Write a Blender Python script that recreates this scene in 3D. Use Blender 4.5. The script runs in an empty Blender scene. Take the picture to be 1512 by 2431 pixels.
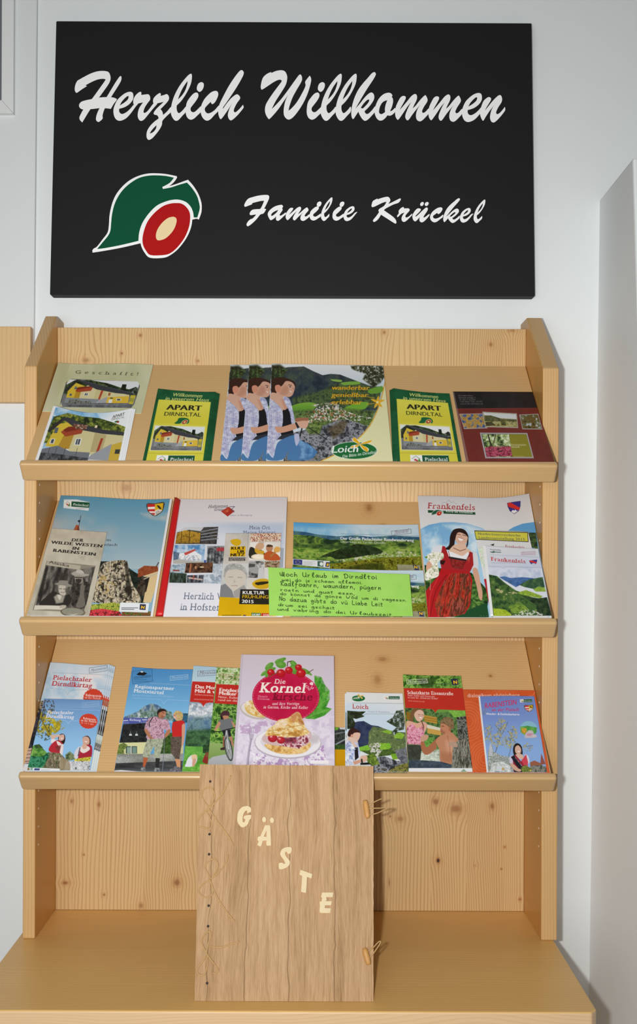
import bpy, math, random
import numpy as np
from mathutils import Vector, Matrix

SC = bpy.context.scene
COL = SC.collection

# ------------------------------------------------------------------ camera
F = 2500.0            # focal length in photo pixels (1512 wide)
VX, VY = 740.0, 1300.0
ROLL = math.radians(0.2)
CZ = 1.60             # eye height
cam_d = bpy.data.cameras.new('camera')
cam = bpy.data.objects.new('camera', cam_d)
COL.objects.link(cam)
cam_d.sensor_fit = 'HORIZONTAL'
cam_d.sensor_width = 36.0
cam_d.lens = F / 1512.0 * 36.0
cam_d.shift_x = (756.0 - VX) / 1512.0
cam_d.shift_y = (VY - 1215.5) / 1512.0
cam_d.clip_start = 0.05
cam.location = (0, 0, CZ)
cam.rotation_euler = (Matrix.Rotation(math.pi / 2, 3, 'X') @ Matrix.Rotation(ROLL, 3, 'Z')).to_euler()
SC.camera = cam

# ------------------------------------------------------------------ light
W = bpy.data.worlds.new('room_light')
SC.world = W
W.use_nodes = True
bg = W.node_tree.nodes['Background']
bg.inputs[0].default_value = (1.0, 0.975, 0.93, 1)
bg.inputs[1].default_value = 0.13


def area_light(name, loc, rot, sx, sy, power, color, shape='RECTANGLE'):
    d = bpy.data.lights.new(name, 'AREA')
    d.shape = shape
    d.size = sx
    d.size_y = sy
    d.energy = power
    d.color = color
    o = bpy.data.objects.new(name, d)
    o.location = loc
    o.rotation_euler = rot
    COL.objects.link(o)
    return o


# the camera's own flash, a hand's breadth left of the lens
fl = area_light('camera_flash', (-0.10, 0.02, CZ + 0.01), (math.pi / 2, 0, 0), 0.045, 0.03, 11.3, (1.0, 0.985, 0.96), 'ELLIPSE')
fl.data.spread = math.radians(112)
# added soft fill from behind the camera, brightens the right wall return
area_light('fill_light', (-0.75, -1.5, 1.55), (math.radians(88), 0, math.radians(-14)), 1.7, 1.4, 33.0, (0.92, 0.97, 1.0))

vs = SC.view_settings
SC.display_settings.display_device = 'sRGB'
vs.view_transform = 'Standard'
vs.look = 'None'
vs.exposure = -0.07
vs.gamma = 1.0
vs.use_curve_mapping = False
SC.cycles.max_bounces = 8
SC.cycles.diffuse_bounces = 5

CR, SR = math.cos(ROLL), math.sin(ROLL)


def ray(px, py):
    """photo pixel -> (x/depth, z/depth) of its sight line (z up, relative to the eye)"""
    dx, dy = px - VX, py - VY
    return (dx * CR + dy * SR) / F, -(-dx * SR + dy * CR) / F


def P(px, py, D):
    a, b = ray(px, py)
    return Vector((a * D, D, CZ + b * D))


def srgb(c):
    c = np.asarray(c, float) / 255.0
    return np.where(c <= 0.04045, c / 12.92, ((c + 0.055) / 1.055) ** 2.4)


# ------------------------------------------------------------------ object helpers
def link(name, me, parent=None, mat=None):
    o = bpy.data.objects.new(name, me)
    COL.objects.link(o)
    if parent is not None:
        o.parent = parent
        o.matrix_parent_inverse = parent.matrix_basis.inverted()
    if mat is not None and me is not None and len(me.materials) == 0:
        me.materials.append(mat)
    return o


def thing(name, loc, label, cat, group=None):
    o = bpy.data.objects.new(name, None)
    o.empty_display_size = 0.05
    o.location = loc
    COL.objects.link(o)
    return tag(o, label, cat, group)


def tag(o, label, cat, group=None):
    o['label'] = label
    o['category'] = cat
    if group:
        o['group'] = group
    return o


def struct(o):
    o['kind'] = 'structure'
    return o


def mesh(name, verts, faces, smooth=False):
    me = bpy.data.meshes.new(name)
    me.from_pydata([tuple(v) for v in verts], [], faces)
    me.validate()
    if smooth:
        me.polygons.foreach_set('use_smooth', [True] * len(me.polygons))
    me.update()
    return me


class MB:
    def __init__(self):
        self.v, self.f = [], []

    def add(self, vs_, fs_):
        b = len(self.v)
        self.v += [tuple(v) for v in vs_]
        self.f += [tuple(i + b for i in f) for f in fs_]

    def box(self, x0, x1, y0, y1, z0, z1):
        self.add([(x0, y0, z0), (x1, y0, z0), (x1, y1, z0), (x0, y1, z0), (x0, y0, z1), (x1, y0, z1), (x1, y1, z1), (x0, y1, z1)],
                 [(3, 2, 1, 0), (4, 5, 6, 7), (0, 1, 5, 4), (1, 2, 6, 5), (2, 3, 7, 6), (3, 0, 4, 7)])

    def prism(self, prof, x0, x1):
        """profile of (y, z) points extruded along x"""
        n = len(prof)
        self.add([(x0, y, z) for y, z in prof] + [(x1, y, z) for y, z in prof],
                 [tuple(range(n)), tuple(range(2 * n - 1, n - 1, -1))] + [(i, i + n, (i + 1) % n + n, (i + 1) % n) for i in range(n)])

    def tube(self, pts, r, seg=8, taper=None):
        pts = [Vector(p) for p in pts]
        rings = []
        n = len(pts)
        up = Vector((0.3, -0.9, 0.2))
        for i, p in enumerate(pts):
            t = (pts[min(i + 1, n - 1)] - pts[max(i - 1, 0)])
            if t.length < 1e-9:
                t = Vector((0, 0, 1))
            t.normalize()
            a = t.cross(up)
            if a.length < 1e-4:
                a = t.cross(Vector((1, 0, 0)))
            a.normalize()
            b = t.cross(a)
            rr = r if taper is None else r * taper[i]
            rings.append([p + (a * math.cos(2 * math.pi * k / seg) + b * math.sin(2 * math.pi * k / seg)) * rr for k in range(seg)])
        vv = [q for rg in rings for q in rg]
        ff = []
        for i in range(n - 1):
            for k in range(seg):
                ff.append((i * seg + k, i * seg + (k + 1) % seg, (i + 1) * seg + (k + 1) % seg, (i + 1) * seg + k))
        ff.append(tuple(range(seg - 1, -1, -1)))
        ff.append(tuple((n - 1) * seg + k for k in range(seg)))
        self.add(vv, ff)

    def build(self, name, mat, parent=None, bevel=0.0, seg=2, smooth=False):
        import bmesh
        me = mesh(name, self.v, self.f, smooth)
        bm = bmesh.new()
        bm.from_mesh(me)
        bmesh.ops.recalc_face_normals(bm, faces=bm.faces)
        if bevel > 0:
            es = [e for e in bm.edges if len(e.link_faces) == 2 and e.calc_face_angle(0) > 0.5]
            bmesh.ops.bevel(bm, geom=es, offset=bevel, segments=seg, affect='EDGES', profile=0.5, clamp_overlap=True)
        bm.to_mesh(me)
        bm.free()
        return link(name, me, parent, mat)


def spline(pts, n=6, closed=False):
    """centripetal-ish Catmull-Rom through 2D/3D points; a doubled point stays a corner"""
    pts = [np.asarray(p, float) for p in pts]
    N = len(pts)
    out = []
    for i in range(N if closed else N - 1):
        p1, p2 = pts[i], pts[(i + 1) % N]
        if np.allclose(p1, p2):
            continue
        p0 = pts[(i - 1) % N] if (closed or i > 0) else p1
        p3 = pts[(i + 2) % N] if (closed or i + 2 < N) else p2
        for k in range(n):
            t = k / n
            out.append(0.5 * ((2 * p1) + (-p0 + p2) * t + (2 * p0 - 5 * p1 + 4 * p2 - p3) * t * t + (-p0 + 3 * p1 - 3 * p2 + p3) * t ** 3))
    if not closed:
        out.append(pts[-1])
    return out


# ------------------------------------------------------------------ materials
def new_mat(name):
    m = bpy.data.materials.new(name)
    m.use_nodes = True
    nt = m.node_tree
    return m, nt, nt.nodes['Principled BSDF']


class NT:
    """tiny node-building helper"""
    def __init__(self, nt):
        self.nt = nt

    def n(self, kind, **kw):
        nd = self.nt.nodes.new(kind)
        for k, v in kw.items():
            setattr(nd, k, v)
        return nd

    def m(self, op, a, b=None, c=None):
        nd = self.n('ShaderNodeMath', operation=op)
        for i, v in enumerate((a, b, c)):
            if v is None:
                continue
            if hasattr(v, 'is_output'):
                self.nt.links.new(v, nd.inputs[i])
            else:
                nd.inputs[i].default_value = v
        return nd.outputs[0]

    def link(self, a, b):
        self.nt.links.new(a, b)

    def noise(self, vec, scale, detail=3, rough=0.5):
        nd = self.n('ShaderNodeTexNoise')
        nd.inputs['Scale'].default_value = scale
        nd.inputs['Detail'].default_value = detail
        nd.inputs['Roughness'].default_value = rough
        self.link(vec, nd.inputs['Vector'])
        return nd.outputs[0]

    def comb(self, x, y, z):
        nd = self.n('ShaderNodeCombineXYZ')
        for i, v in enumerate((x, y, z)):
            if hasattr(v, 'is_output'):
                self.link(v, nd.inputs[i])
            else:
                nd.inputs[i].default_value = v
        return nd.outputs[0]

    def mix(self, fac, a, b, mode='MIX'):
        nd = self.n('ShaderNodeMix', data_type='RGBA', blend_type=mode)
        for s, v in ((nd.inputs[0], fac), (nd.inputs[6], a), (nd.inputs[7], b)):
            if hasattr(v, 'is_output'):
                self.link(v, s)
            elif isinstance(v, (int, float)):
                s.default_value = v
            else:
                s.default_value = tuple(v) + (1,) if len(v) == 3 else v
        return nd.outputs[2]

    def ramp(self, fac, stops):
        nd = self.n('ShaderNodeValToRGB')
        el = nd.color_ramp.elements
        while len(el) < len(stops):
            el.new(0.5)
        for e, (p, c) in zip(el, stops):
            e.position = p
            e.color = (c, c, c, 1) if isinstance(c, (int, float)) else tuple(c) + (1,)
        self.link(fac, nd.inputs[0])
        return nd.outputs[0]


def plain(name, col, rough=0.6, noise=0.0, scale=60.0, bump=0.0, spec=0.4, metal=0.0):
    m, nt, b = new_mat(name)
    c = tuple(srgb(col))
    b.inputs['Roughness'].default_value = rough
    b.inputs['Specular IOR Level'].default_value = spec
    b.inputs['Metallic'].default_value = metal
    T = NT(nt)
    tc = T.n('ShaderNodeTexCoord').outputs['Object']
    nz = T.noise(tc, scale, 4)
    k = T.m('MULTIPLY_ADD', nz, noise * 2, 1 - noise)
    sc = T.n('ShaderNodeVectorMath', operation='SCALE')
    sc.inputs[0].default_value = c
    T.link(k, sc.inputs['Scale'])
    T.link(sc.outputs[0], b.inputs['Base Color'])
    if bump > 0:
        bp = T.n('ShaderNodeBump')
        bp.inputs['Strength'].default_value = bump
        bp.inputs['Distance'].default_value = 0.002
        T.link(nz, bp.inputs['Height'])
        T.link(bp.outputs[0], b.inputs['Normal'])
    return m


def wood(name, light, dark, grain, across, freq=170.0, plank=0.062, seed=0.0, knots=(), wob=0.006, line=0.55, rough=0.42, tint=0.10, fibre=0.10, spec=0.35):
    """pine: grain / across are 0,1,2 object axes; knots are (across, along, r_across, r_along, strength)"""
    m, nt, b = new_mat(name)
    T = NT(nt)
    tc = T.n('ShaderNodeTexCoord').outputs['Object']
    sp = T.n('ShaderNodeSeparateXYZ')
    T.link(tc, sp.inputs[0])
    g, a = sp.outputs[grain], sp.outputs[across]
    third = sp.outputs[3 - grain - across]
    a0 = T.m('ADD', a, T.m('MULTIPLY', third, 0.35))
    # glued lamellae
    pk = T.m('FLOOR', T.m('DIVIDE', T.m('ADD', a0, 10.0 + seed), plank))
    wn = T.n('ShaderNodeTexWhiteNoise', noise_dimensions='1D')
    T.link(pk, wn.inputs['W'])
    rnd = wn.outputs[0]
    # slow wander of the rings along the grain
    v1 = T.comb(T.m('MULTIPLY', a0, 9.0), T.m('ADD', T.m('MULTIPLY', g, 1.6), seed), T.m('MULTIPLY', rnd, 31.0))
    w1 = T.noise(v1, 1.0, 2)
    ph = T.m('ADD', a0, T.m('MULTIPLY', T.m('SUBTRACT', w1, 0.5), wob * 6))
    kmask = None
    kcore = None
    for (ka, kg, ra, rg, st) in knots:
        da = T.m('DIVIDE', T.m('SUBTRACT', a, ka), ra)
        dg = T.m('DIVIDE', T.m('SUBTRACT', g, kg), rg)
        d2 = T.m('ADD', T.m('MULTIPLY', da, da), T.m('MULTIPLY', dg, dg))
        ex = T.m('POWER', 2.718, T.m('MULTIPLY', d2, -0.16))
        # rings swing round the knot
        ph = T.m('SUBTRACT', ph, T.m('MULTIPLY', T.m('MULTIPLY', ex, T.m('SUBTRACT', a, ka)), 0.62))
        rg_ = T.m('MULTIPLY_ADD', T.m('SINE', T.m('MULTIPLY', T.m('SQRT', d2), 7.0)), 0.22, 0.5)
        halo = T.m('MULTIPLY', T.m('MULTIPLY', T.m('POWER', 2.718, T.m('MULTIPLY', d2, -0.38)), rg_), st)
        core = T.m('MULTIPLY', T.m('POWER', 2.718, T.m('MULTIPLY', T.m('MULTIPLY', d2, d2), -3.0)), min(1.0, 0.8 * st))
        kmask = halo if kmask is None else T.m('MAXIMUM', kmask, halo)
        kcore = core if kcore is None else T.m('MAXIMUM', kcore, core)
    fr = T.m('MULTIPLY', freq, T.m('ADD', 0.75, T.m('MULTIPLY', rnd, 0.6)))
    saw = T.m('FRACT', T.m('ADD', T.m('MULTIPLY', ph, fr), T.m('MULTIPLY', rnd, 7.0)))
    lines = T.ramp(saw, [(0.0, 0.25), (0.12, 0.0), (0.55, 0.12), (0.9, 1.0), (1.0, 0.25)])
    fib = T.noise(T.comb(T.m('MULTIPLY', a0, 900.0), T.m('MULTIPLY', g, 14.0), T.m('MULTIPLY', third, 900.0)), 1.0, 2)
    blot = T.noise(T.comb(T.m('MULTIPLY', a0, 16.0), T.m('ADD', T.m('MULTIPLY', g, 3.0), seed * 3), rnd), 1.0, 3)
    fac = T.m('ADD', T.m('MULTIPLY', lines, T.m('MULTIPLY', line, T.m('ADD', 0.35, blot))), T.m('MULTIPLY', T.m('SUBTRACT', fib, 0.5), fibre * 2.5))
    fac = T.m('ADD', fac, T.m('MULTIPLY', T.m('SUBTRACT', rnd, 0.5), tint * 2))
    nd = T.n('ShaderNodeClamp')
    T.link(fac, nd.inputs[0])
    c = T.mix(nd.outputs[0], tuple(srgb(light)), tuple(srgb(dark)))
    if kmask is not None:
        c = T.mix(kmask, c, tuple(srgb((178, 122, 66))))
        c = T.mix(kcore, c, tuple(srgb((138, 84, 42))))
        for (ka, kg, ra, rg, st) in knots:
            if st > 1.2:                # dead knot, nearly black
                da = T.m('DIVIDE', T.m('SUBTRACT', a, ka), ra * 0.75)
                dg = T.m('DIVIDE', T.m('SUBTRACT', g, kg), rg * 0.75)
                d2 = T.m('ADD', T.m('MULTIPLY', da, da), T.m('MULTIPLY', dg, dg))
                c = T.mix(T.m('POWER', 2.718, T.m('MULTIPLY', T.m('MULTIPLY', d2, d2), -2.0)), c, tuple(srgb((56, 38, 30))))
    T.link(c, b.inputs['Base Color'])
    b.inputs['Roughness'].default_value = rough
    b.inputs['Specular IOR Level'].default_value = spec
    bp = T.n('ShaderNodeBump')
    bp.inputs['Strength'].default_value = 0.12
    bp.inputs['Distance'].default_value = 0.0006
    T.link(fib, bp.inputs['Height'])
    T.link(bp.outputs[0], b.inputs['Normal'])
    return m
# ------------------------------------------------------------------ the place
DF, DB, DW = 1.852, 2.000, 2.055       # rack front, rack back panel, wall (distance from the eye)
ZC = CZ - 0.690                        # counter top
wall_m = plain('wall_paint', (232, 236, 237), 0.85, 0.012, 25, 0.05, 0.2)
wall_m2 = plain('wall_paint_warm', (224, 228, 229), 0.85, 0.012, 25, 0.05, 0.2)

mb = MB()
mb.box(-2.2, 1.6, DW, DW + 0.15, 0, 3.3)
struct(mb.build('wall_back', wall_m))
# the left part of the wall stands a finger's width proud
e0, e1, e2 = P(86, 0, DW - 0.008), P(74, 775, DW - 0.008), P(70, 1200, DW - 0.008)
mb = MB()
xt, xb = e0.x + 0.005, e2.x - 0.004
mb.add([(-2.2, DW - 0.008, 0), (xb, DW - 0.008, 0), (xt, DW - 0.008, 3.3), (-2.2, DW - 0.008, 3.3),
        (-2.2, DW + 0.002, 0), (xb, DW + 0.002, 0), (xt, DW + 0.002, 3.3), (-2.2, DW + 0.002, 3.3)],
       [(3, 2, 1, 0), (4, 5, 6, 7), (0, 1, 5, 4), (1, 2, 6, 5), (2, 3, 7, 6), (3, 0, 4, 7)])
struct(mb.build('wall_left', wall_m2, None, 0.002))
# half-height wall return on the right
a, b_ = P(1424, 473, DW), P(1396, 2290, DW)
sl = (a.x - b_.x) / (a.z - b_.z)
zt = a.z
xt, xb = a.x, a.x - sl * a.z
mb = MB()
f0, f1 = P(1503, 390, 1.835), P(1513, 735, 1.835)
sf_ = (f0.x - f1.x) / (f0.z - f1.z)
yt, yb = f0.x + sf_ * (zt - f0.z), f0.x - sf_ * f0.z
NR, NC = 60, 10
vs_, fs_ = [], []
for i in range(NR + 1):
    t = i / NR
    for j in range(NC + 1):
        u = j / NC
        vs_.append(((xb + (xt - xb) * t) * (1 - u) + (yb + (yt - yb) * t) * u, DW + 0.01 + (1.835 - DW - 0.01) * u, zt * t))
    vs_ += [(1.6, 1.835, zt * t), (1.6, DW + 0.01, zt * t)]
NW = NC + 3
for i in range(NR):
    for j in range(NW):
        k2 = (j + 1) % NW
        fs_.append((i * NW + j, i * NW + k2, (i + 1) * NW + k2, (i + 1) * NW + j))
fs_ += [tuple(range(NW - 1, -1, -1)), tuple(NR * NW + j for j in range(NW))]
mb.add(vs_, fs_)
struct(mb.build('wall_right', wall_m, None, 0.004))
mb = MB()
mb.box(-2.2, 1.6, -2.0, DW + 0.15, -0.05, 0)
struct(mb.build('floor', plain('floor_tile', (176, 160, 140), 0.5, 0.06, 12)))

# ------------------------------------------------------------------ cabinet under the rack
WL, WD = (226, 184, 132), (188, 136, 82)
top_m = wood('worktop_pine', (232, 188, 116), (204, 156, 86), 0, 1, 130, 0.075, 3.1, (), 0.01, 0.35, 0.38, 0.14)
front_m = wood('worktop_edge_pine', (226, 192, 150), (206, 166, 118), 0, 2, 160, 0.2, 1.7, (), 0.02, 0.5)
XA, XB = -0.5160, 0.4290
CF = 1.566
cab = thing('cabinet', ((XA + XB) / 2, 1.8, 0), 'light pine cabinet whose wide worktop carries the brochure rack', 'cabinet')
mb = MB()
mb.add([(x, y, z) for z in (ZC - 0.045, ZC) for x, y in ((XA, DW - 0.001), (XA, CF + 0.012), (XA + 0.010, CF), (XB - 0.010, CF), (XB, CF + 0.012), (XB, DW - 0.001))],
       [(5, 4, 3, 2, 1, 0), (6, 7, 8, 9, 10, 11)] + [(i, (i + 1) % 6, (i + 1) % 6 + 6, i + 6) for i in range(6)])
wt = mb.build('worktop', top_m, cab, 0.003, 3)
wt.data.materials.append(front_m)
for p_ in wt.data.polygons:
    p_.material_index = 0 if p_.normal.z > 0.5 else 1
mb = MB()
mb.box(XA + 0.03, XB - 0.03, CF + 0.03, DW - 0.002, 0, ZC - 0.0455)
mb.build('carcass', wood('carcass_pine', WL, WD, 2, 0, 150, 0.08, 8.0), cab, 0.002)
for k in range(2):
    x0 = XA + 0.034 + k * 0.4405
    mb = MB()
    mb.box(x0, x0 + 0.4365, CF + 0.012, CF + 0.0295, 0.06, ZC - 0.055)
    d = mb.build('door', wood('door_pine', WL, WD, 2, 0, 150, 0.08, 4.0 + k), cab, 0.003)
    mb = MB()
    xk = x0 + (0.40 if k == 0 else 0.036)
    mb.tube([(xk, CF + 0.0118, 0.62), (xk, CF + 0.003, 0.62), (xk, CF - 0.012, 0.62)], 0.012, 16, [0.6, 0.7, 1.0])
    mb.build('knob', front_m, d)

# ------------------------------------------------------------------ the brochure rack
XLo, XLi, XRi, XRo = -0.5065, -0.4845, 0.4055, 0.4340
rack = thing('brochure_rack', ((XLo + XRo) / 2, 1.93, ZC), 'pine display rack with three sloping shelves full of tourist brochures', 'rack')
side_m = wood('rack_side_pine', (207, 168, 115), (178, 134, 80), 2, 0, 210, 0.3, 2.2, (), 0.004, 0.5, 0.4, 0.03)
face_m = wood('rack_side_face_pine', (206, 154, 82), (178, 122, 58), 2, 1, 120, 0.09, 3.9,
              ((1.93, CZ - 0.375, 0.010, 0.022, 0.8), (1.895, CZ - 0.42, 0.004, 0.012, 0.6), (1.92, CZ + 0.26, 0.006, 0.020, 0.6)), 0.008, 0.4, 0.36, 0.06)
prof = [(DF, ZC + 0.0003), (DF, CZ + 0.317), (1.9955, CZ + 0.437), (DW - 0.001, CZ + 0.437), (DW - 0.001, ZC + 0.0003)]
hole_m = plain('pin_sleeve', (236, 228, 210), 0.4)
for s, (x0, x1) in enumerate(((XLo, XLi), (XRi, XRo))):
    mb = MB()
    mb.prism(prof, x0, x1)
    sd = mb.build('side_panel', side_m, rack, 0.0022, 2)
    sd.data.materials.append(face_m)
    for p_ in sd.data.polygons:
        p_.material_index = 1 if abs(p_.normal.x) > 0.7 else 0
    xi = x1 if s == 0 else x0
    sg = 1 if s == 0 else -1
    h0 = None
    for k in range(24):
        zz = CZ - 0.53 + k * 0.032
        c = Vector((xi, DF + 0.022, zz))
        if h0 is None:
            hb = MB()
            hb.tube([c - Vector((sg * 0.001, 0, 0)), c + Vector((sg * 0.0004, 0, 0))], 0.0019, 8)
            h0 = hb.build('pin_sleeve', hole_m, sd)
        else:
            h = h0.copy()
            COL.objects.link(h)
            h.location.z += k * 0.032


def kn(px, py, ra, rg, st):
    v = P(px, py, DB)
    return (v.x, v.z, ra, rg, st)


back_kn = [kn(333, 796, .004, .004, .9), kn(289, 839, .003, .003, 1), kn(205, 855, .008, .005, .6), kn(470, 857, .004, .004, .7),
           kn(912, 789, .004, .005, .8), kn(1165, 818, .005, .005, .8), kn(1215, 785, .010, .004, .5), kn(300, 1158, .012, .010, .5),
           kn(170, 1902, .004, .006, .7), kn(235, 1910, .004, .006, .8), kn(199, 2029, .0022, .0025, 1), kn(155, 2096, .007, .004, 1),
           kn(247, 2124, .003, .0035, .9), kn(420, 2095, .0085, .009, .95), kn(335, 2150, .006, .007, .7),
           kn(1034, 1903, .008, .008, .85), kn(1082, 1920, .014, .011, .8), kn(1168, 1914, .006, .008, .85), kn(1040, 2043, .0045, .006, 1.3),
           kn(950, 1944, .009, .007, .6), kn(926, 1938, .0025, .003, .9), kn(1198, 2011, .0025, .003, .9), kn(1190, 2063, .0028, .0025, .9),
           kn(1234, 2135, .0035, .003, .9), kn(924, 2095, .002, .012, .7), kn(1128, 2055, .004, .004, .3)]
back_m = wood('rack_back_pine', (208, 174, 123), (168, 122, 72), 2, 0, 165, 0.068, 0.7, back_kn, 0.010, 0.80, 0.45, 0.13)
mb = MB()
mb.box(XLi + 0.0002, XRi - 0.0002, DB, DB + 0.018, ZC + 0.0005, CZ + 0.4165)
mb.build('back_panel', back_m, rack, 0.001)

TH = math.atan2(0.217, 0.24)
CT, ST = math.cos(TH), math.sin(TH)
ZBK = [CZ + 0.347, CZ + 0.0890, CZ - 0.1740]       # where each board's face meets the back panel
LIPZ = [CZ + 0.1380, CZ - 0.1243, CZ - 0.3840]


def board_pt(k, x, s, n):
    """s down the slope from the back panel, n off the board's face"""
    return Vector((x, DB - s * CT - n * ST, ZBK[k] - s * ST + n * CT))


SFRONT = []
for k in range(3):
    bkn = [[(1.0, 0, .004, .004, .2)],
           [(P(875, 1200, DB).x, 0.02, .009, .016, .7), (P(905, 1240, DB).x, 0.070, .007, .005, .6)],
           [(P(905, 1560, DB).x, .05, .012, .009, .55), (P(890, 1610, DB).x, .10, .010, .017, .5), (P(1150, 1582, DB).x, .09, .004, .004, .8)]][k]
    bm_ = wood('shelf_pine', (214, 176, 122), (182, 140, 88), 0, 1, 200, 0.09, 6.0 + k * 2.3,
               [(yy, xx, r2, r1, st) for xx, yy, r1, r2, st in bkn], 0.006, 0.38, 0.42, 0.06)
    # front edge of the lip in board coordinates
    dv = (1.755 - DB, LIPZ[k] - ZBK[k])
    sf = -(dv[0] * CT + dv[1] * ST)
    nf = -dv[0] * ST + dv[1] * CT
    SFRONT.append(sf)
    # local frame: X right, Y down the slope, Z off the face, so that the grain follows the board
    rot = Matrix(((1, 0, 0), (0, -CT, -ST), (0, -ST, CT)))
    M = Matrix.Translation((0, DB, ZBK[k])) @ rot.to_4x4()
    mb = MB()
    mb.box(XLi + 0.0012, XRi - 0.0012, 0.002, sf - 0.0132, -0.018, 0)
    o = mb.build('display_shelf', bm_, None, 0.0008)
    o.parent = rack
    o.matrix_parent_inverse = rack.matrix_basis.inverted()
    o.matrix_basis = M
    mb = MB()
    mb.box(-0.4890, 0.4105, sf - 0.013, sf, nf - 0.0373, nf)
    l = mb.build('lip', wood('lip_pine', (204, 168, 118), (174, 134, 84), 0, 2, 260, 0.3, 1.1 + k, (), 0.004, 0.4, 0.27, 0.03, 0.10, 0.6), None, 0.0042, 4)
    l.parent = o

# ------------------------------------------------------------------ things on the wall
rail_m = wood('rail_pine', (216, 181, 130), (190, 146, 96), 2, 0, 150, 0.05, 9.4, (), 0.004, 0.45, 0.42, 0.08)
a, b_ = P(-260, 776, DW - 0.030), P(72, 955, DW - 0.030)
mb = MB()
mb.box(a.x, b_.x, DW - 0.030, DW - 0.008, b_.z, P(72, 775, DW - 0.03).z)
tag(mb.build('wall_board', rail_m, None, 0.0015), 'plain pine board fixed to the white wall left of the rack', 'board')

fr = thing('wall_picture', P(0, 268, DW - 0.008), 'white mitred frame round a dark picture, cut off at the top left', 'picture')
a, b_ = P(3, 237, DW - 0.02), P(31, 268, DW - 0.02)
FW = b_.x - a.x
L_, TOPZ = a.x - 0.5, a.z + 0.6
white_m = plain('frame_white', (230, 232, 232), 0.5, 0.01)
mb = MB()
o4 = [(b_.x, b_.z), (L_ - FW, b_.z), (L_ - FW, TOPZ + FW), (b_.x, TOPZ + FW)]
i4 = [(a.x, a.z), (L_, a.z), (L_, TOPZ), (a.x, TOPZ)]
for i in range(4):
    j = (i + 1) % 4
    q = [o4[i], o4[j], i4[j], i4[i]]
    c = (sum(p[0] for p in q) / 4, sum(p[1] for p in q) / 4)
    q = [(p[0] + (c[0] - p[0]) * 0.001, p[1] + (c[1] - p[1]) * 0.001) for p in q]
    mb.add([(x, DW - 0.018, z) for x, z in q] + [(x, DW - 0.0082, z) for x, z in q],
           [(0, 1, 2, 3), (7, 6, 5, 4), (0, 4, 5, 1), (1, 5, 6, 2), (2, 6, 7, 3), (3, 7, 4, 0)])
mb.build('frame', white_m, fr)
mb = MB()
mb.box(L_ + 0.0002, a.x - 0.0002, DW - 0.014, DW - 0.0085, a.z + 0.0002, TOPZ - 0.0002)
mb.build('picture', plain('dark_picture', (112, 114, 120), 0.3, 0.1, 9), fr)
# ------------------------------------------------------------------ the welcome sign
DS = 2.026
sign_m = plain('sign_black', (30, 30, 32), 0.6, 0.05, 900, 0.10, 0.16)
white_s = plain('sign_white', (254, 255, 255), 0.5, 0.0, 200)
corners = [(133, 49.3), (1262, 54.4), (1270, 703), (118, 699.5)]
q = [P(x, y, DS) for x, y in corners]
ctr = sum(q, Vector()) / 4
sign = thing('welcome_sign', (ctr.x, DW, q[3].z), 'black wall sign with white brush script and a green and red fruit emblem', 'sign')
mb = MB()
mb.add(q + [Vector((p.x, DW - 0.0005, p.z)) for p in q], [(3, 2, 1, 0), (4, 5, 6, 7), (0, 1, 5, 4), (1, 2, 6, 5), (2, 3, 7, 6), (3, 0, 4, 7)])
mb.build('panel', sign_m, sign, 0.002, 2)


def flat(l):
    return [(l[i], l[i + 1]) for i in range(0, len(l), 2)]


def plate(polys, D, t, to3, sm=4, zoff=0.00004):
    """list of (outline, [holes]) in photo pixels -> solid plates; returns (verts, faces)"""
    V_, F_ = [], []
    for k, (outer, holes) in enumerate(polys):
        cu = bpy.data.curves.new('tmp', 'CURVE')
        cu.dimensions = '2D'
        cu.fill_mode = 'BOTH'
        for lp in [outer] + holes:
            pts = spline(lp, sm, True) if sm > 1 else [np.array(p) for p in lp]
            s = cu.splines.new('POLY')
            s.points.add(len(pts) - 1)
            for i, p in enumerate(pts):
                s.points[i].co = (p[0], -p[1], 0, 1)
            s.use_cyclic_u = True
        cu.extrude = 0.5
        ob = bpy.data.objects.new('tmp', cu)
        me = bpy.data.meshes.new_from_object(ob)
        b = len(V_)
        for v in me.vertices:
            V_.append(to3(v.co.x, -v.co.y, (t + k * zoff) if v.co.z > 0 else 0.0))
        F_ += [tuple(b + i for i in p.vertices) for p in me.polygons]
        bpy.data.objects.remove(ob)
        bpy.data.curves.remove(cu)
        bpy.data.meshes.remove(me)
    return V_, F_


def on_sign(px, py, h):
    return P(px, py, DS - h)


def add_plate(name, polys, mat, parent, to3, D=0, t=0.0012, sm=4):
    V_, F_ = plate(polys, D, t, to3, sm)
    mb = MB()
    mb.add(V_, F_)
    return mb.build(name, mat, parent)


class Z:
    """coordinates read off an enlarged crop -> photo pixels"""
    def __init__(self, ox, oy, s):
        self.ox, self.oy, self.s = ox, oy, s

    def __call__(self, l, dx=0, dy=0):
        return [(x / self.s + self.ox + dx, y / self.s + self.oy + dy) for x, y in flat(l)]


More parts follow.
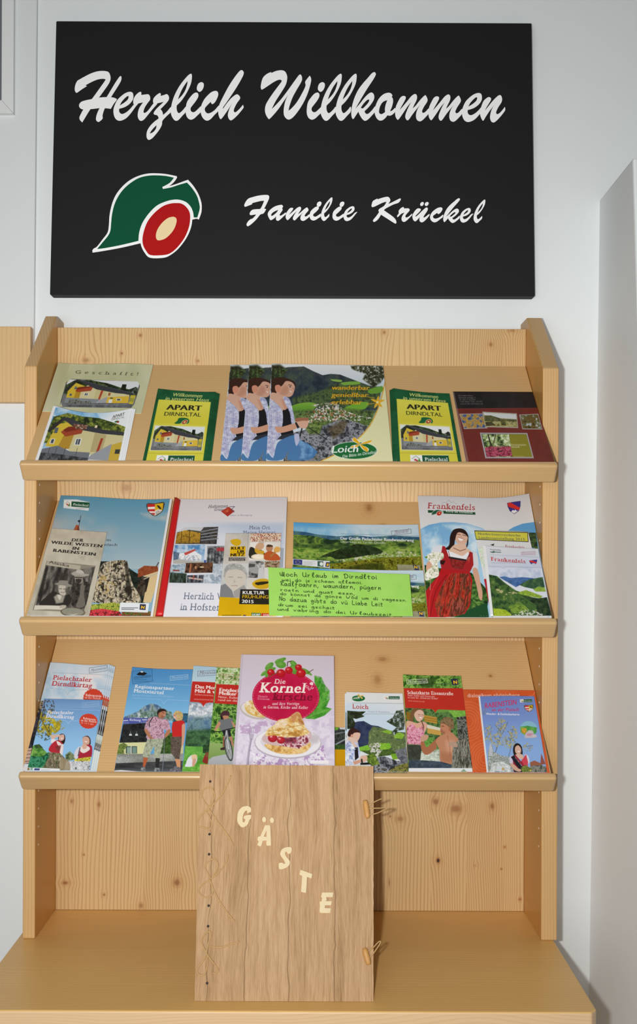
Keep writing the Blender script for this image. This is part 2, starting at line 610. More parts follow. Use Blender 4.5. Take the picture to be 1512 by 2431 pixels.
S_ = 6.873
zA, zB, zC, zD, zE = Z(170, 150, S_), Z(370, 150, S_), Z(610, 150, S_), Z(780, 150, S_), Z(990, 150, S_)
G_H = [(zA([95, 285, 95, 285, 200, 225, 320, 165, 430, 132, 530, 127, 600, 145, 630, 200, 633, 270, 600, 345, 520, 460, 440, 570, 300, 760, 182, 952, 165, 957, 135, 925, 128, 880, 160, 810, 200, 745, 330, 585, 450, 420, 545, 285, 548, 262, 500, 255, 420, 268, 330, 305, 225, 362, 225, 362, 250, 375, 250, 375, 170, 425, 95, 478, 70, 478, 52, 440, 55, 380, 72, 325]), []),
       (zA([800, 210, 813, 240, 790, 320, 640, 560, 540, 740, 505, 850, 505, 905, 450, 955, 425, 955, 400, 930, 400, 880, 420, 810, 460, 730, 570, 555, 700, 340, 770, 235]), []),
       (zA([180, 620, 330, 585, 480, 558, 640, 555, 720, 575, 735, 600, 690, 660, 640, 745, 640, 745, 550, 735, 450, 735, 310, 750, 190, 755, 140, 735, 122, 700, 130, 660]), [])]
G_e = [(zA([740, 610, 800, 545, 870, 492, 940, 467, 990, 478, 1007, 525, 1000, 590, 950, 660, 870, 715, 775, 745, 775, 745, 775, 785, 795, 818, 835, 828, 900, 795, 960, 740, 1020, 672, 1090, 650, 1040, 715, 960, 825, 880, 905, 790, 940, 730, 920, 695, 865, 682, 790, 692, 715]),
        [zA([785, 690, 785, 690, 820, 625, 880, 560, 920, 535, 930, 555, 910, 600, 850, 650])])]
G_r = [(zA([1005, 640, 1010, 590, 1040, 530, 1085, 485, 1120, 467, 1138, 480, 1135, 518, 1135, 518, 1190, 512, 1250, 508, 1277, 540, 1280, 595, 1240, 650, 1195, 720, 1172, 790, 1190, 812, 1230, 790, 1280, 730, 1340, 655, 1400, 655, 1330, 740, 1240, 850, 1180, 920, 1130, 942, 1095, 915, 1078, 860, 1085, 790, 1110, 720, 1165, 640, 1165, 640, 1085, 657, 1020, 675]), [])]
G_z = [(zB([-45, 640, -40, 580, 5, 525, 60, 488, 80, 500, 78, 535, 78, 535, 130, 520, 180, 505, 210, 540, 212, 590, 180, 640, 120, 705, 75, 750, 75, 750, 105, 790, 118, 845, 118, 845, 180, 790, 250, 712, 250, 790, 180, 860, 108, 940, 98, 1005, 60, 1080, 0, 1160, -60, 1225, -115, 1252, -145, 1225, -153, 1170, -140, 1100, -90, 1020, -20, 950, 40, 905, 40, 880, 20, 850, -25, 838, -35, 810, 0, 755, 60, 695, 130, 630, 130, 630, 20, 655, -25, 662]),
        [zB([-100, 1150, -100, 1150, -80, 1110, -30, 1050, 12, 1012, 12, 1012, 0, 1070, -45, 1125])])]
G_l = [(zB([570, 172, 585, 185, 588, 230, 575, 320, 540, 410, 480, 520, 410, 620, 340, 690, 340, 690, 338, 740, 350, 790, 375, 815, 410, 795, 450, 755, 490, 710, 490, 790, 430, 860, 370, 925, 325, 940, 285, 910, 250, 840, 245, 760, 260, 660, 290, 560, 340, 450, 400, 350, 470, 260, 530, 195]),
        [zB([360, 595, 360, 595, 385, 520, 430, 420, 480, 340, 518, 290, 518, 290, 510, 350, 480, 440, 430, 520])])]
G_dot = [(zB([750, 310, 780, 335, 778, 390, 750, 445, 710, 468, 675, 440, 668, 400, 685, 345, 715, 318]), [])]
G_ist = [(zB([660, 478, 690, 500, 690, 550, 650, 620, 600, 685, 568, 730, 570, 775, 600, 800, 640, 790, 690, 745, 735, 705, 735, 790, 680, 850, 620, 905, 565, 922, 515, 890, 488, 820, 490, 720, 510, 630, 560, 555, 610, 500]), [])]
G_c = [(zB([970, 452, 1005, 465, 1018, 510, 1000, 570, 965, 635, 925, 668, 905, 655, 895, 630, 895, 630, 840, 685, 800, 735, 805, 785, 840, 818, 890, 810, 960, 765, 1030, 690, 1025, 770, 960, 840, 890, 915, 830, 938, 775, 905, 740, 840, 730, 760, 745, 680, 790, 590, 850, 520, 910, 470]), [])]
G_h = [(zB([1395, 113, 1350, 145, 1270, 250, 1180, 390, 1090, 560, 1040, 665, 1020, 760, 1022, 840, 1050, 910, 1080, 895, 1150, 800, 1245, 655, 1245, 655, 1200, 745, 1175, 830, 1182, 890, 1215, 932, 1260, 915, 1340, 840, 1425, 735, 1430, 710, 1422, 678, 1422, 678, 1370, 740, 1310, 795, 1285, 800, 1270, 778, 1282, 730, 1320, 655, 1370, 585, 1370, 545, 1330, 508, 1285, 525, 1220, 580, 1150, 665, 1095, 745, 1095, 745, 1100, 715, 1180, 600, 1300, 420, 1400, 250, 1432, 175, 1428, 135]), [])]
G_W = [(zC([85, 430, 65, 410, 62, 370, 80, 280, 110, 220, 170, 170, 230, 145, 230, 145, 235, 160, 235, 160, 310, 128, 390, 115, 450, 130, 485, 185, 493, 250, 470, 350, 400, 470, 310, 610, 238, 750, 238, 750, 300, 690, 400, 580, 520, 420, 620, 280, 690, 190, 720, 195, 735, 240, 725, 300, 650, 430, 580, 560, 530, 700, 515, 775, 515, 775, 560, 740, 640, 650, 720, 520, 790, 375, 785, 310, 810, 265, 860, 203, 860, 203, 880, 240, 883, 290, 860, 390, 820, 510, 760, 640, 680, 770, 600, 870, 540, 915, 495, 915, 450, 870, 435, 810, 440, 720, 465, 610, 510, 515, 510, 515, 430, 630, 370, 720, 290, 820, 210, 905, 185, 905, 145, 840, 130, 770, 140, 690, 180, 610, 260, 490, 350, 370, 400, 300, 395, 275, 350, 272, 270, 310, 180, 370]), [])]
G_k = [(zD([745, 145, 768, 165, 765, 200, 720, 280, 640, 400, 560, 530, 490, 650, 435, 745, 435, 745, 510, 660, 580, 570, 650, 500, 700, 478, 735, 505, 745, 560, 725, 620, 660, 710, 585, 785, 585, 785, 600, 815, 625, 830, 660, 815, 710, 765, 760, 705, 755, 790, 700, 860, 640, 920, 590, 940, 545, 905, 505, 840, 485, 790, 485, 790, 440, 860, 400, 912, 375, 870, 370, 790, 385, 690, 420, 570, 480, 440, 560, 330, 640, 240, 700, 170]),
        [zD([525, 728, 525, 728, 570, 660, 630, 600, 662, 598, 650, 640, 600, 700, 555, 738])])]
G_o = [(zD([970, 482, 1020, 495, 1040, 530, 1030, 550, 1048, 580, 1050, 640, 1030, 720, 1005, 780, 1040, 770, 1085, 730, 1085, 790, 1040, 840, 995, 858, 960, 852, 930, 890, 880, 930, 830, 935, 785, 900, 755, 830, 750, 760, 775, 670, 820, 580, 890, 510]),
        [zD([958, 602, 958, 602, 930, 680, 918, 750, 920, 795, 890, 820, 855, 832, 825, 810, 825, 760, 845, 690, 890, 630])])]
G_m = [(zE([310, 542, 350, 548, 358, 580, 330, 640, 290, 710, 258, 770, 258, 770, 300, 725, 380, 630, 450, 545, 505, 510, 535, 525, 543, 570, 530, 620, 500, 680, 470, 745, 470, 745, 520, 700, 600, 600, 670, 532, 695, 550, 715, 605, 700, 650, 660, 710, 630, 770, 625, 800, 645, 818, 680, 800, 735, 745, 735, 820, 680, 890, 620, 945, 580, 955, 540, 930, 525, 870, 535, 800, 560, 740, 600, 680, 600, 680, 540, 750, 470, 840, 410, 925, 380, 938, 355, 905, 352, 860, 370, 800, 410, 710, 450, 640, 450, 640, 390, 710, 310, 830, 240, 925, 215, 920, 190, 870, 185, 790, 200, 710, 230, 640, 270, 570]), [])]
G_n = [(zE([1160, 555, 1200, 565, 1205, 600, 1170, 660, 1130, 725, 1105, 775, 1105, 775, 1150, 720, 1230, 620, 1310, 540, 1355, 520, 1380, 550, 1387, 600, 1370, 650, 1330, 710, 1295, 780, 1290, 815, 1310, 832, 1350, 810, 1400, 755, 1432, 712, 1432, 712, 1438, 745, 1430, 780, 1370, 860, 1300, 935, 1250, 968, 1210, 950, 1190, 890, 1200, 810, 1225, 740, 1260, 685, 1260, 685, 1190, 770, 1120, 875, 1080, 938, 1055, 915, 1030, 850, 1028, 790, 1050, 700, 1090, 610]), [])]
zF, zK = Z(570, 450, 10.08), Z(870, 450, 10.08)
G_F = [(zF([120, 412, 100, 390, 105, 350, 140, 280, 200, 215, 300, 180, 430, 147, 560, 130, 660, 132, 692, 160, 690, 215, 650, 310, 575, 460, 575, 460, 615, 465, 615, 485, 560, 570, 480, 600, 400, 700, 300, 800, 220, 862, 180, 878, 155, 850, 160, 810, 200, 750, 250, 710, 300, 690, 380, 600, 320, 605, 250, 612, 228, 585, 235, 550, 270, 500, 330, 475, 480, 465, 480, 465, 520, 400, 575, 270, 575, 270, 500, 272, 400, 295, 285, 325, 285, 325, 285, 350, 200, 385]), [])]
G_a = [(zF([980, 365, 1010, 375, 1027, 410, 1005, 440, 1005, 440, 1015, 490, 980, 545, 945, 600, 960, 625, 1010, 605, 1088, 550, 1090, 590, 1030, 650, 960, 715, 910, 748, 870, 735, 855, 695, 865, 640, 865, 640, 800, 700, 740, 732, 710, 715, 675, 650, 660, 590, 680, 530, 740, 465, 820, 410, 900, 380]),
        [zF([915, 485, 915, 485, 870, 550, 800, 610, 750, 630, 742, 605, 770, 560, 830, 520])])]
G_K = [(zK([140, 420, 120, 400, 125, 350, 150, 280, 200, 245, 260, 215, 260, 215, 265, 235, 265, 235, 350, 205, 440, 180, 515, 175, 555, 210, 570, 260, 550, 300, 520, 345, 520, 345, 600, 310, 700, 260, 800, 213, 820, 235, 790, 290, 745, 325, 650, 355, 540, 410, 450, 460, 415, 495, 415, 495, 500, 555, 600, 625, 670, 685, 705, 740, 715, 790, 695, 815, 650, 795, 540, 725, 430, 655, 345, 600, 345, 600, 300, 680, 240, 745, 180, 775, 158, 755, 160, 725, 230, 640, 295, 545, 285, 505, 310, 460, 420, 390, 480, 290, 480, 290, 400, 310, 300, 355, 200, 405]), [])]
G_r2 = [(zK([730, 630, 745, 660, 790, 620, 840, 575, 910, 550, 910, 550, 860, 620, 838, 690, 850, 750, 895, 775, 950, 750, 1020, 685, 1085, 615, 1085, 578, 1020, 640, 960, 668, 930, 655, 940, 610, 990, 550, 1030, 500, 1020, 460, 980, 450, 895, 452, 895, 452, 890, 425, 870, 418, 810, 455, 770, 510, 770, 570]), [])]
G_u = [(zK([1240, 450, 1290, 460, 1298, 490, 1260, 540, 1200, 600, 1170, 635, 1185, 645, 1240, 600, 1330, 510, 1410, 440, 1445, 430, 1468, 460, 1450, 515, 1400, 590, 1365, 650, 1375, 670, 1420, 645, 1500, 585, 1500, 625, 1430, 710, 1370, 765, 1320, 785, 1275, 760, 1265, 710, 1275, 655, 1275, 655, 1210, 730, 1165, 762, 1120, 730, 1098, 660, 1105, 600, 1150, 520, 1200, 465]), [])]


def shift(g, dx, dy=0):
    return [([(x + dx, y + dy) for x, y in o], [[(x + dx, y + dy) for x, y in h] for h in hs]) for o, hs in g]


def fit(g, x0, y0, x1, y1):
    al = [p for o, _ in g for p in o]
    ax, bx = min(p[0] for p in al), max(p[0] for p in al)
    ay, by = min(p[1] for p in al), max(p[1] for p in al)
    f = lambda p: (x0 + (p[0] - ax) / (bx - ax) * (x1 - x0), y0 + (p[1] - ay) / (by - ay) * (y1 - y0))
    return [([f(p) for p in o], [[f(p) for p in h] for h in hs]) for o, hs in g]


di = 240 + 325 / S_
word1 = [G_H, G_e, G_r, G_z, G_l, G_dot + G_ist, G_c, G_h, G_W, shift(G_dot + G_ist, di), shift(G_l, 355.67), shift(G_l, 391.1), G_k, G_o,
         shift(G_m, -79.05, -1.0), G_m, shift(G_e, 827.3, 2.9), G_n]
word2 = [G_F, G_a, fit(G_m, 678.1, 490.9, 734.4, 524.4), fit(G_ist, 735.1, 490.2, 761.2, 523.5) + fit(G_dot, 751.9, 478.4, 762.8, 491.1),
         fit(G_l, 761.9, 468.5, 789.1, 524.6), fit(G_ist, 789.4, 490.5, 815.3, 523.9) + fit(G_dot, 806.1, 478.6, 817.1, 491.3),
         fit(G_e, 815.3, 489.7, 848.1, 524.9), G_K, G_r2, G_u + fit(G_dot, 997.3, 479.6, 1005.9, 489.2) + fit(G_dot, 1008.2, 479.6, 1017.3, 489.2),
         fit(G_c, 1020.8, 492.2, 1051.5, 527.8), fit(G_k, 1052.1, 470.6, 1091.6, 529.3), fit(G_e, 1091.6, 493.8, 1123.7, 528.5),
         fit(G_l, 1124.2, 473.9, 1152.0, 529.6)]
for i, g in enumerate(word1 + word2):
    add_plate('letter', g, white_s, sign, on_sign, 0, 0.0012 + 0.00003 * (i % 2))
zL = Z(210, 400, 5.4)
leaf_w = zL([50, 1050, 70, 1025, 110, 1000, 180, 910, 245, 820, 262, 720, 270, 600, 300, 460, 350, 340, 430, 235, 530, 150, 640, 95, 760, 65, 880, 62, 1000, 72, 1130, 98, 1130, 98, 1133, 120, 1095, 175, 1035, 228, 1035, 228, 1150, 190, 1265, 148, 1285, 155, 1350, 230, 1410, 330, 1445, 430, 1452, 500, 1445, 570, 1415, 655, 1415, 655, 1335, 655, 1000, 800, 660, 960, 660, 960, 400, 1020, 80, 1075, 55, 1068])
leaf_g = zL([110, 1032, 110, 1032, 170, 960, 270, 830, 290, 700, 300, 600, 330, 470, 380, 360, 450, 265, 540, 185, 650, 120, 770, 92, 880, 88, 1000, 97, 1095, 118, 1095, 118, 1040, 185, 945, 238, 945, 238, 955, 262, 955, 262, 1060, 242, 1150, 212, 1262, 180, 1262, 180, 1330, 255, 1390, 350, 1420, 450, 1425, 520, 1395, 628, 1395, 628, 1350, 628, 1350, 628, 1340, 560, 1310, 490, 1250, 430, 1160, 400, 1070, 402, 970, 430, 870, 480, 770, 580, 690, 700, 650, 820, 640, 928, 640, 928, 400, 985, 200, 1022])
fr_w = zL([1120, 415, 1200, 425, 1270, 470, 1315, 550, 1330, 650, 1310, 770, 1250, 900, 1150, 1030, 1050, 1110, 960, 1145, 790, 1145, 720, 1080, 675, 990, 665, 900, 690, 770, 750, 640, 840, 530, 950, 450, 1040, 420])
fr_r = zL([1120, 443, 1190, 450, 1250, 490, 1295, 560, 1303, 650, 1285, 760, 1230, 890, 1140, 1010, 1050, 1085, 960, 1110, 795, 1110, 735, 1050, 700, 980, 693, 890, 720, 770, 770, 660, 860, 555, 960, 480, 1050, 450])
seed_p = zL([1095, 620, 1125, 640, 1128, 690, 1100, 770, 1050, 840, 980, 900, 900, 922, 870, 900, 865, 850, 885, 780, 940, 700, 1010, 640, 1060, 622])
add_plate('leaf_border', [(leaf_w, [])], white_s, sign, on_sign, 0, 0.0008)
add_plate('leaf', [(leaf_g, [])], plain('emblem_green', (14, 84, 56), 0.7, 0.03, 300, 0, 0.08), sign, on_sign, 0, 0.0011)
add_plate('fruit_border', [(fr_w, [])], white_s, sign, on_sign, 0, 0.0012)
add_plate('fruit', [(fr_r, [])], plain('emblem_red', (182, 24, 26), 0.7, 0.03, 300, 0, 0.08), sign, on_sign, 0, 0.0015)
add_plate('kernel', [(seed_p, [])], plain('emblem_cream', (246, 222, 170), 0.5, 0.02, 300), sign, on_sign, 0, 0.0018)
# ------------------------------------------------------------------ the guest book
GB0, GB1 = (1.600, -0.690), (1.7497, -0.361)       # bottom / top of its front face (distance, height)
_gd = (GB1[0] - GB0[0], GB1[1] - GB0[1])
_gl = math.hypot(*_gd)
gdir = (_gd[0] / _gl, _gd[1] / _gl)
gnor = (-gdir[1], gdir[0])                          # towards the viewer


def on_book(px, py, h=0.0):
    a, b = ray(px, py)
    # (a*D, D, b*D) on the cover plane lifted by h
    q0 = (GB0[0] + gnor[0] * h, GB0[1] + gnor[1] * h)
    D = (gnor[0] * q0[0] + gnor[1] * q0[1]) / (gnor[0] + gnor[1] * b)
    return Vector((a * D, D, CZ + b * D))


book = thing('guest_book', (on_book(675, 2378).x, 1.62, ZC), 'large rustic wooden guest book with pale letters, leaning on the bottom shelf', 'book')


def bark_mat():
    m, nt, b = new_mat('rustic_oak')
    T = NT(nt)
    tc = T.n('ShaderNodeTexCoord').outputs['Object']
    sp = T.n('ShaderNodeSeparateXYZ')
    T.link(tc, sp.inputs[0])
    x, z = sp.outputs[0], sp.outputs[2]
    big = T.noise(T.comb(T.m('MULTIPLY', x, 14.0), 0.3, T.m('MULTIPLY', z, 4.5)), 1.0, 3)
    xw = T.m('ADD', x, T.m('MULTIPLY', T.m('SUBTRACT', big, 0.5), 0.028))
    bands = T.noise(T.comb(T.m('MULTIPLY', xw, 34.0), 1.0, T.m('MULTIPLY', z, 1.2)), 1.0, 2)
    fine = T.noise(T.comb(T.m('MULTIPLY', xw, 520.0), 2.0, T.m('MULTIPLY', z, 30.0)), 1.0, 4, 0.7)
    mid = T.noise(T.comb(T.m('MULTIPLY', xw, 130.0), 5.0, T.m('MULTIPLY', z, 7.0)), 1.0, 3, 0.6)
    v = T.m('ADD', T.m('MULTIPLY', bands, 0.36), T.m('ADD', T.m('MULTIPLY', fine, 0.60), T.m('MULTIPLY', mid, 0.40)))
    c = T.ramp(v, [(0.42, tuple(srgb((130, 96, 62)))), (0.58, tuple(srgb((168, 133, 95)))), (0.72, tuple(srgb((190, 154, 115)))), (0.92, tuple(srgb((210, 178, 144))))])
    # long cracks between the boards, wandering with the grain
    wv = T.noise(T.comb(3.0, 9.0, T.m('MULTIPLY', z, 11.0)), 1.0, 3, 0.6)
    wv2 = T.noise(T.comb(8.0, 2.0, T.m('MULTIPLY', z, 9.0)), 1.0, 2, 0.6)
    crk = None
    for i, px_ in enumerate((499, 588, 686, 794)):
        xk = on_book(px_, 2100).x
        d_ = T.m('ABSOLUTE', T.m('SUBTRACT', T.m('ADD', x, T.m('MULTIPLY', T.m('SUBTRACT', wv if i % 2 else wv2, 0.5), 0.024)), xk))
        wd = T.m('MULTIPLY_ADD', T.noise(T.comb(float(i * 5), 1.0, T.m('MULTIPLY', z, 16.0)), 1.0, 2), 0.0034, -0.0006)
        l_ = T.m('SUBTRACT', 1.0, T.m('DIVIDE', d_, T.m('MAXIMUM', wd, 0.0002)))
        l_ = T.m('MAXIMUM', l_, 0.0)
        crk = l_ if crk is None else T.m('MAXIMUM', crk, l_)
    c = T.mix(T.m('MULTIPLY', crk, 0.6), c, tuple(srgb((104, 78, 48))))
    T.link(c, b.inputs['Base Color'])
    b.inputs['Roughness'].default_value = 0.75
    b.inputs['Specular IOR Level'].default_value = 0.2
    bp = T.n('ShaderNodeBump')
    bp.inputs['Strength'].default_value = 0.5
    bp.inputs['Distance'].default_value = 0.0016
    T.link(T.m('SUBTRACT', v, crk), bp.inputs['Height'])
    T.link(bp.outputs[0], b.inputs['Normal'])
    return m


oak = bark_mat()
gq = [on_book(474.5, 1814.5), on_book(886.5, 1818.5), on_book(886.5, 2381), on_book(462, 2376.5)]
off = Vector((0, gnor[0], gnor[1]))


def slab(q, h0, h1, name, mat, parent, bevel=0.0, wavy=0.0):
    mb = MB()
    n = 40
    rng = random.Random(5)
    # outline with slightly hand-cut edges
    ring = []
    for i in range(4):
        a_, b_2 = q[i], q[(i + 1) % 4]
        for k in range(n):
            p = a_.lerp(b_2, k / n)
            if k and wavy:
                nrm = (b_2 - a_).cross(off).normalized()
                p = p + nrm * (rng.random() - 0.5) * wavy
            ring.append(p)
    N = len(ring)
    g3 = Vector((0, gdir[0], gdir[1]))

    def stand(p):                      # trimmed square to the worktop
        lowest = ZC + 0.0005
        return p if p.z >= lowest else p + g3 * ((lowest - p.z) / g3.z)
    mb.add([stand(p + off * h1) for p in ring] + [stand(p + off * h0) for p in ring], [tuple(range(N - 1, -1, -1)), tuple(range(N, 2 * N))] + [(i, (i + 1) % N, (i + 1) % N + N, i + N) for i in range(N)])
    return mb.build(name, mat, parent, bevel)


def inset(q, d):
    c = sum(q, Vector()) / 4
    return [p + (c - p).normalized() * d for p in q]


slab(gq, -0.0040, 0.0, 'front_cover', oak, book, 0.0, 0.0006)
slab(inset(gq, 0.006), -0.0110, -0.0042, 'pages', plain('book_paper', (226, 214, 190), 0.8, 0.05, 300), book)
slab(gq, -0.0150, -0.0112, 'back_cover', oak, book, 0.0, 0.0006)

zG = Z(540, 1890, 5.214)
lime = plain('pale_lime_wood', (222, 202, 160), 0.55, 0.06, 90)
glyphs = [
    [(zG([260, 125, 290, 150, 292, 195, 292, 195, 240, 215, 240, 215, 245, 185, 225, 182, 200, 215, 188, 270, 190, 318, 210, 320, 220, 290, 200, 275, 200, 275, 215, 242, 295, 232, 295, 232, 290, 275, 270, 300, 250, 350, 200, 385, 160, 375, 125, 320, 122, 260, 135, 190, 175, 140, 220, 125]), [])],
    [(zG([465, 360, 465, 360, 520, 362, 530, 385, 535, 500, 538, 605, 530, 612, 490, 612, 482, 600, 482, 548, 482, 548, 440, 552, 440, 552, 415, 618, 400, 620, 370, 605, 370, 600, 388, 555, 388, 555, 372, 545, 380, 505, 408, 497, 408, 497, 440, 420]),
      [zG([450, 500, 450, 500, 482, 425, 482, 425, 485, 505, 485, 505])])] +
    [([(cx / 5.214 + 540 + 24 / 5.214 * math.cos(k * math.pi / 6), cy / 5.214 + 1890 + 33 / 5.214 * math.sin(k * math.pi / 6)) for k in range(12)], []) for cx, cy in ((454, 290), (551, 299))],
    [(zG([770, 630, 795, 650, 785, 700, 750, 715, 735, 690, 718, 692, 715, 725, 740, 765, 770, 805, 760, 860, 700, 898, 650, 905, 635, 880, 640, 830, 680, 825, 695, 838, 715, 828, 690, 780, 655, 730, 660, 680, 700, 642]), [])],
    [(zG([905, 912, 905, 912, 1050, 965, 1050, 965, 1040, 1018, 1040, 1018, 985, 1000, 985, 1000, 972, 1190, 965, 1196, 916, 1186, 912, 1180, 925, 988, 925, 988, 890, 970, 890, 970]), [])],
    [(zG([1172, 1193, 1172, 1193, 1310, 1193, 1310, 1193, 1303, 1250, 1303, 1250, 1218, 1250, 1218, 1250, 1228, 1285, 1212, 1298, 1292, 1300, 1292, 1300, 1282, 1350, 1282, 1350, 1208, 1352, 1208, 1352, 1205, 1386, 1205, 1386, 1280, 1388, 1280, 1388, 1272, 1440, 1265, 1446, 1160, 1445, 1140, 1425, 1145, 1350, 1140, 1335, 1145, 1305, 1165, 1300, 1170, 1252, 1170, 1252, 1158, 1248]), [])]]
for g in glyphs:
    add_plate('letter', g, lime, book, on_book, 0, 0.0028, 4)

hole_d = plain('lacing_hole', (58, 46, 42), 0.8, 0.1, 200)
zH, zI = Z(460, 1840, 8.4), Z(460, 2080, 7.597)
for x, y in zH([328, 128, 313, 1180, 305, 1580]) + zI([268, 532, 258, 903, 240, 1930]):
    mb = MB()
    c = on_book(x, y, 0.0)
    mb.tube([c - off * 0.002, c + off * 0.0002], 0.0021, 14)
    mb.build('lacing_hole', hole_d, book)
cord_m = plain('raffia_cord', (194, 158, 106), 0.85, 0.2, 400)


def cord(paths, name='cord_bow', r=0.0011):
    mb = MB()
    for pts in paths:
        sp_ = spline(pts, 6)
        n = len(sp_)
        mb.tube([on_book(p[0], p[1], 0.0008 + 0.0010 * abs(math.sin(i * 0.23))) for i, p in enumerate(sp_)], r, 7)
    return mb.build(name, cord_m, book, 0, 1, True)


cord([zH([740, 10, 640, 240, 540, 400, 380, 600, 310, 650]),
      zH([310, 650, 230, 560, 175, 460, 165, 350, 220, 270, 300, 255, 380, 290, 415, 400, 390, 500, 330, 600, 300, 670]),
      zH([310, 660, 230, 720, 120, 830, 75, 930, 75, 1010, 200, 1050, 330, 1075, 350, 950, 310, 830, 270, 740, 310, 680]),
      zH([310, 690, 420, 850, 560, 1050, 680, 1200, 790, 1410])])
cord([zH([340, 2070, 260, 1930, 225, 1820, 290, 1720, 400, 1670, 470, 1740, 480, 1820, 430, 1940, 370, 2040]),
      zH([340, 2070, 480, 1960, 600, 1800, 660, 1690, 675, 1600]),
      zI([290, 60, 180, 130, 100, 220, 95, 300, 170, 370, 260, 380, 330, 320, 340, 220, 310, 120, 290, 60]),
      zI([290, 60, 380, 300, 480, 480, 620, 680, 740, 820])])
cord([zI([235, 1390, 190, 1310, 145, 1200, 160, 1100, 230, 1020, 300, 1000, 310, 1080, 260, 1220, 230, 1370]),
      zI([235, 1390, 180, 1500, 110, 1600, 60, 1690, 80, 1760, 150, 1790, 210, 1740, 240, 1600, 240, 1420]),
      zI([235, 1400, 300, 1500, 380, 1600, 440, 1690, 400, 1750, 340, 1740]),
      zI([290, 1270, 500, 1280, 650, 1230, 820, 1180])])
tog_m = plain('toggle_wood', (200, 148, 84), 0.5, 0.12, 150)
for zz, p0, p1, loops in (
        (Z(840, 1860, 12.6), (335, 500), (415, 1040), ([430, 660, 480, 640, 600, 560, 700, 510, 830, 455], [440, 760, 600, 742, 800, 735, 940, 715, 990, 745, 940, 780, 860, 805, 740, 870, 600, 912, 460, 930])),
        (Z(840, 2200, 12.6), (312, 640), (450, 1140), ([420, 740, 480, 690, 600, 600, 700, 490, 760, 440, 800, 450, 760, 540, 660, 690, 540, 860, 460, 930],))):
    (x0, y0), (x1, y1) = zz(list(p0) + list(p1))
    pts = [on_book(x0 + (x1 - x0) * k / 10, y0 + (y1 - y0) * k / 10, 0.0052) for k in range(11)]
    mb = MB()
    mb.tube(pts, 0.0047, 16, [0.55, 0.86, 0.96, 1, 1, 1, 1, 1, 0.97, 0.88, 0.55])
    tg = mb.build('toggle', tog_m, book, 0, 1, True)
    mb = MB()
    for lp in loops:
        sp_ = spline(zz(lp), 6)
        mb.tube([on_book(p[0], p[1], 0.004 - 0.012 * min(1, max(0, (p[0] - 880) / 40))) for p in sp_], 0.0010, 7)
    l_ = mb.build('string_loop', cord_m, tg, 0, 1, True)
# ------------------------------------------------------------------ printed matter: colours worked out point by point on the sheet itself
DENS = 1.2
ALB = 1.0        # photo tone -> paper reflectance


def hx(c):
    if isinstance(c, str):
        return np.array([int(c[i:i + 2], 16) for i in (0, 2, 4)], float) / 255.0
    return np.asarray(c, float)


_lat = {}


def vnoise(x, y, seed):
    if seed not in _lat:
        _lat[seed] = np.random.RandomState(seed).rand(64, 64)
    L = _lat[seed]
    xi, yi = np.floor(x).astype(int), np.floor(y).astype(int)
    fx, fy = x - xi, y - yi
    fx, fy = fx * fx * (3 - 2 * fx), fy * fy * (3 - 2 * fy)
    g = lambda i, j: L[(yi + j) % 64, (xi + i) % 64]
    return (g(0, 0) * (1 - fx) + g(1, 0) * fx) * (1 - fy) + (g(0, 1) * (1 - fx) + g(1, 1) * fx) * fy


def fbm(x, y, seed, octv=4):
    s, a, t = 0, 0.5, 0
    for i in range(octv):
        s = s + a * vnoise(x * 2 ** i + 17.3 * i, y * 2 ** i + 9.1 * i, seed + i)
        t += a
        a *= 0.6
    return s / t


# ---- letters: outlines of Blender's own font, or a hand-drawn single-stroke alphabet
EM = 72
_gl = {}


def _text_mesh(s):
    cu = bpy.data.curves.new('tmp', 'FONT')
    cu.body = s
    cu.size = 1.0
    ob = bpy.data.objects.new('tmp', cu)
    me = bpy.data.meshes.new_from_object(ob)
    me.calc_loop_triangles()
    v = np.array([x.co[:2] for x in me.vertices]).reshape(-1, 2)
    t = np.array([x.vertices[:] for x in me.loop_triangles]).reshape(-1, 3)
    bpy.data.objects.remove(ob)
    bpy.data.curves.remove(cu)
    bpy.data.meshes.remove(me)
    return v, t


def glyph(ch):
    if ch in _gl:
        return _gl[ch]
    vi, _ = _text_mesh('I')
    va, _ = _text_mesh(ch + 'I')
    adv = va[:, 0].max() - vi[:, 0].max()
    H, W_ = int(EM * 1.5), int(EM * (adv + 0.3)) + 4
    M = np.zeros((H, W_))
    if ch != ' ':
        v, t = _text_mesh(ch)
        px = v[:, 0] * EM + 4
        py = (1.05 - v[:, 1]) * EM
        for a, b, c in t:
            xs, ys = px[[a, b, c]], py[[a, b, c]]
            x0, x1 = max(0, int(xs.min()) - 1), min(W_, int(xs.max()) + 2)
            y0, y1 = max(0, int(ys.min()) - 1), min(H, int(ys.max()) + 2)
            if x1 <= x0 or y1 <= y0:
                continue
            X, Y = np.meshgrid(np.arange(x0, x1) + 0.5, np.arange(y0, y1) + 0.5)
            e = [(xs[(i + 1) % 3] - xs[i]) * (Y - ys[i]) - (ys[(i + 1) % 3] - ys[i]) * (X - xs[i]) for i in range(3)]
            ins = ((e[0] >= 0) & (e[1] >= 0) & (e[2] >= 0)) | ((e[0] <= 0) & (e[1] <= 0) & (e[2] <= 0))
            M[y0:y1, x0:x1] = np.maximum(M[y0:y1, x0:x1], ins)
    _gl[ch] = (M, adv)
    return _gl[ch]


def dil(M, r):
    o = M.copy()
    for k in range(1, r + 1):
        o[:, k:] = np.maximum(o[:, k:], M[:, :-k])
        o[:, :-k] = np.maximum(o[:, :-k], M[:, k:])
    return o


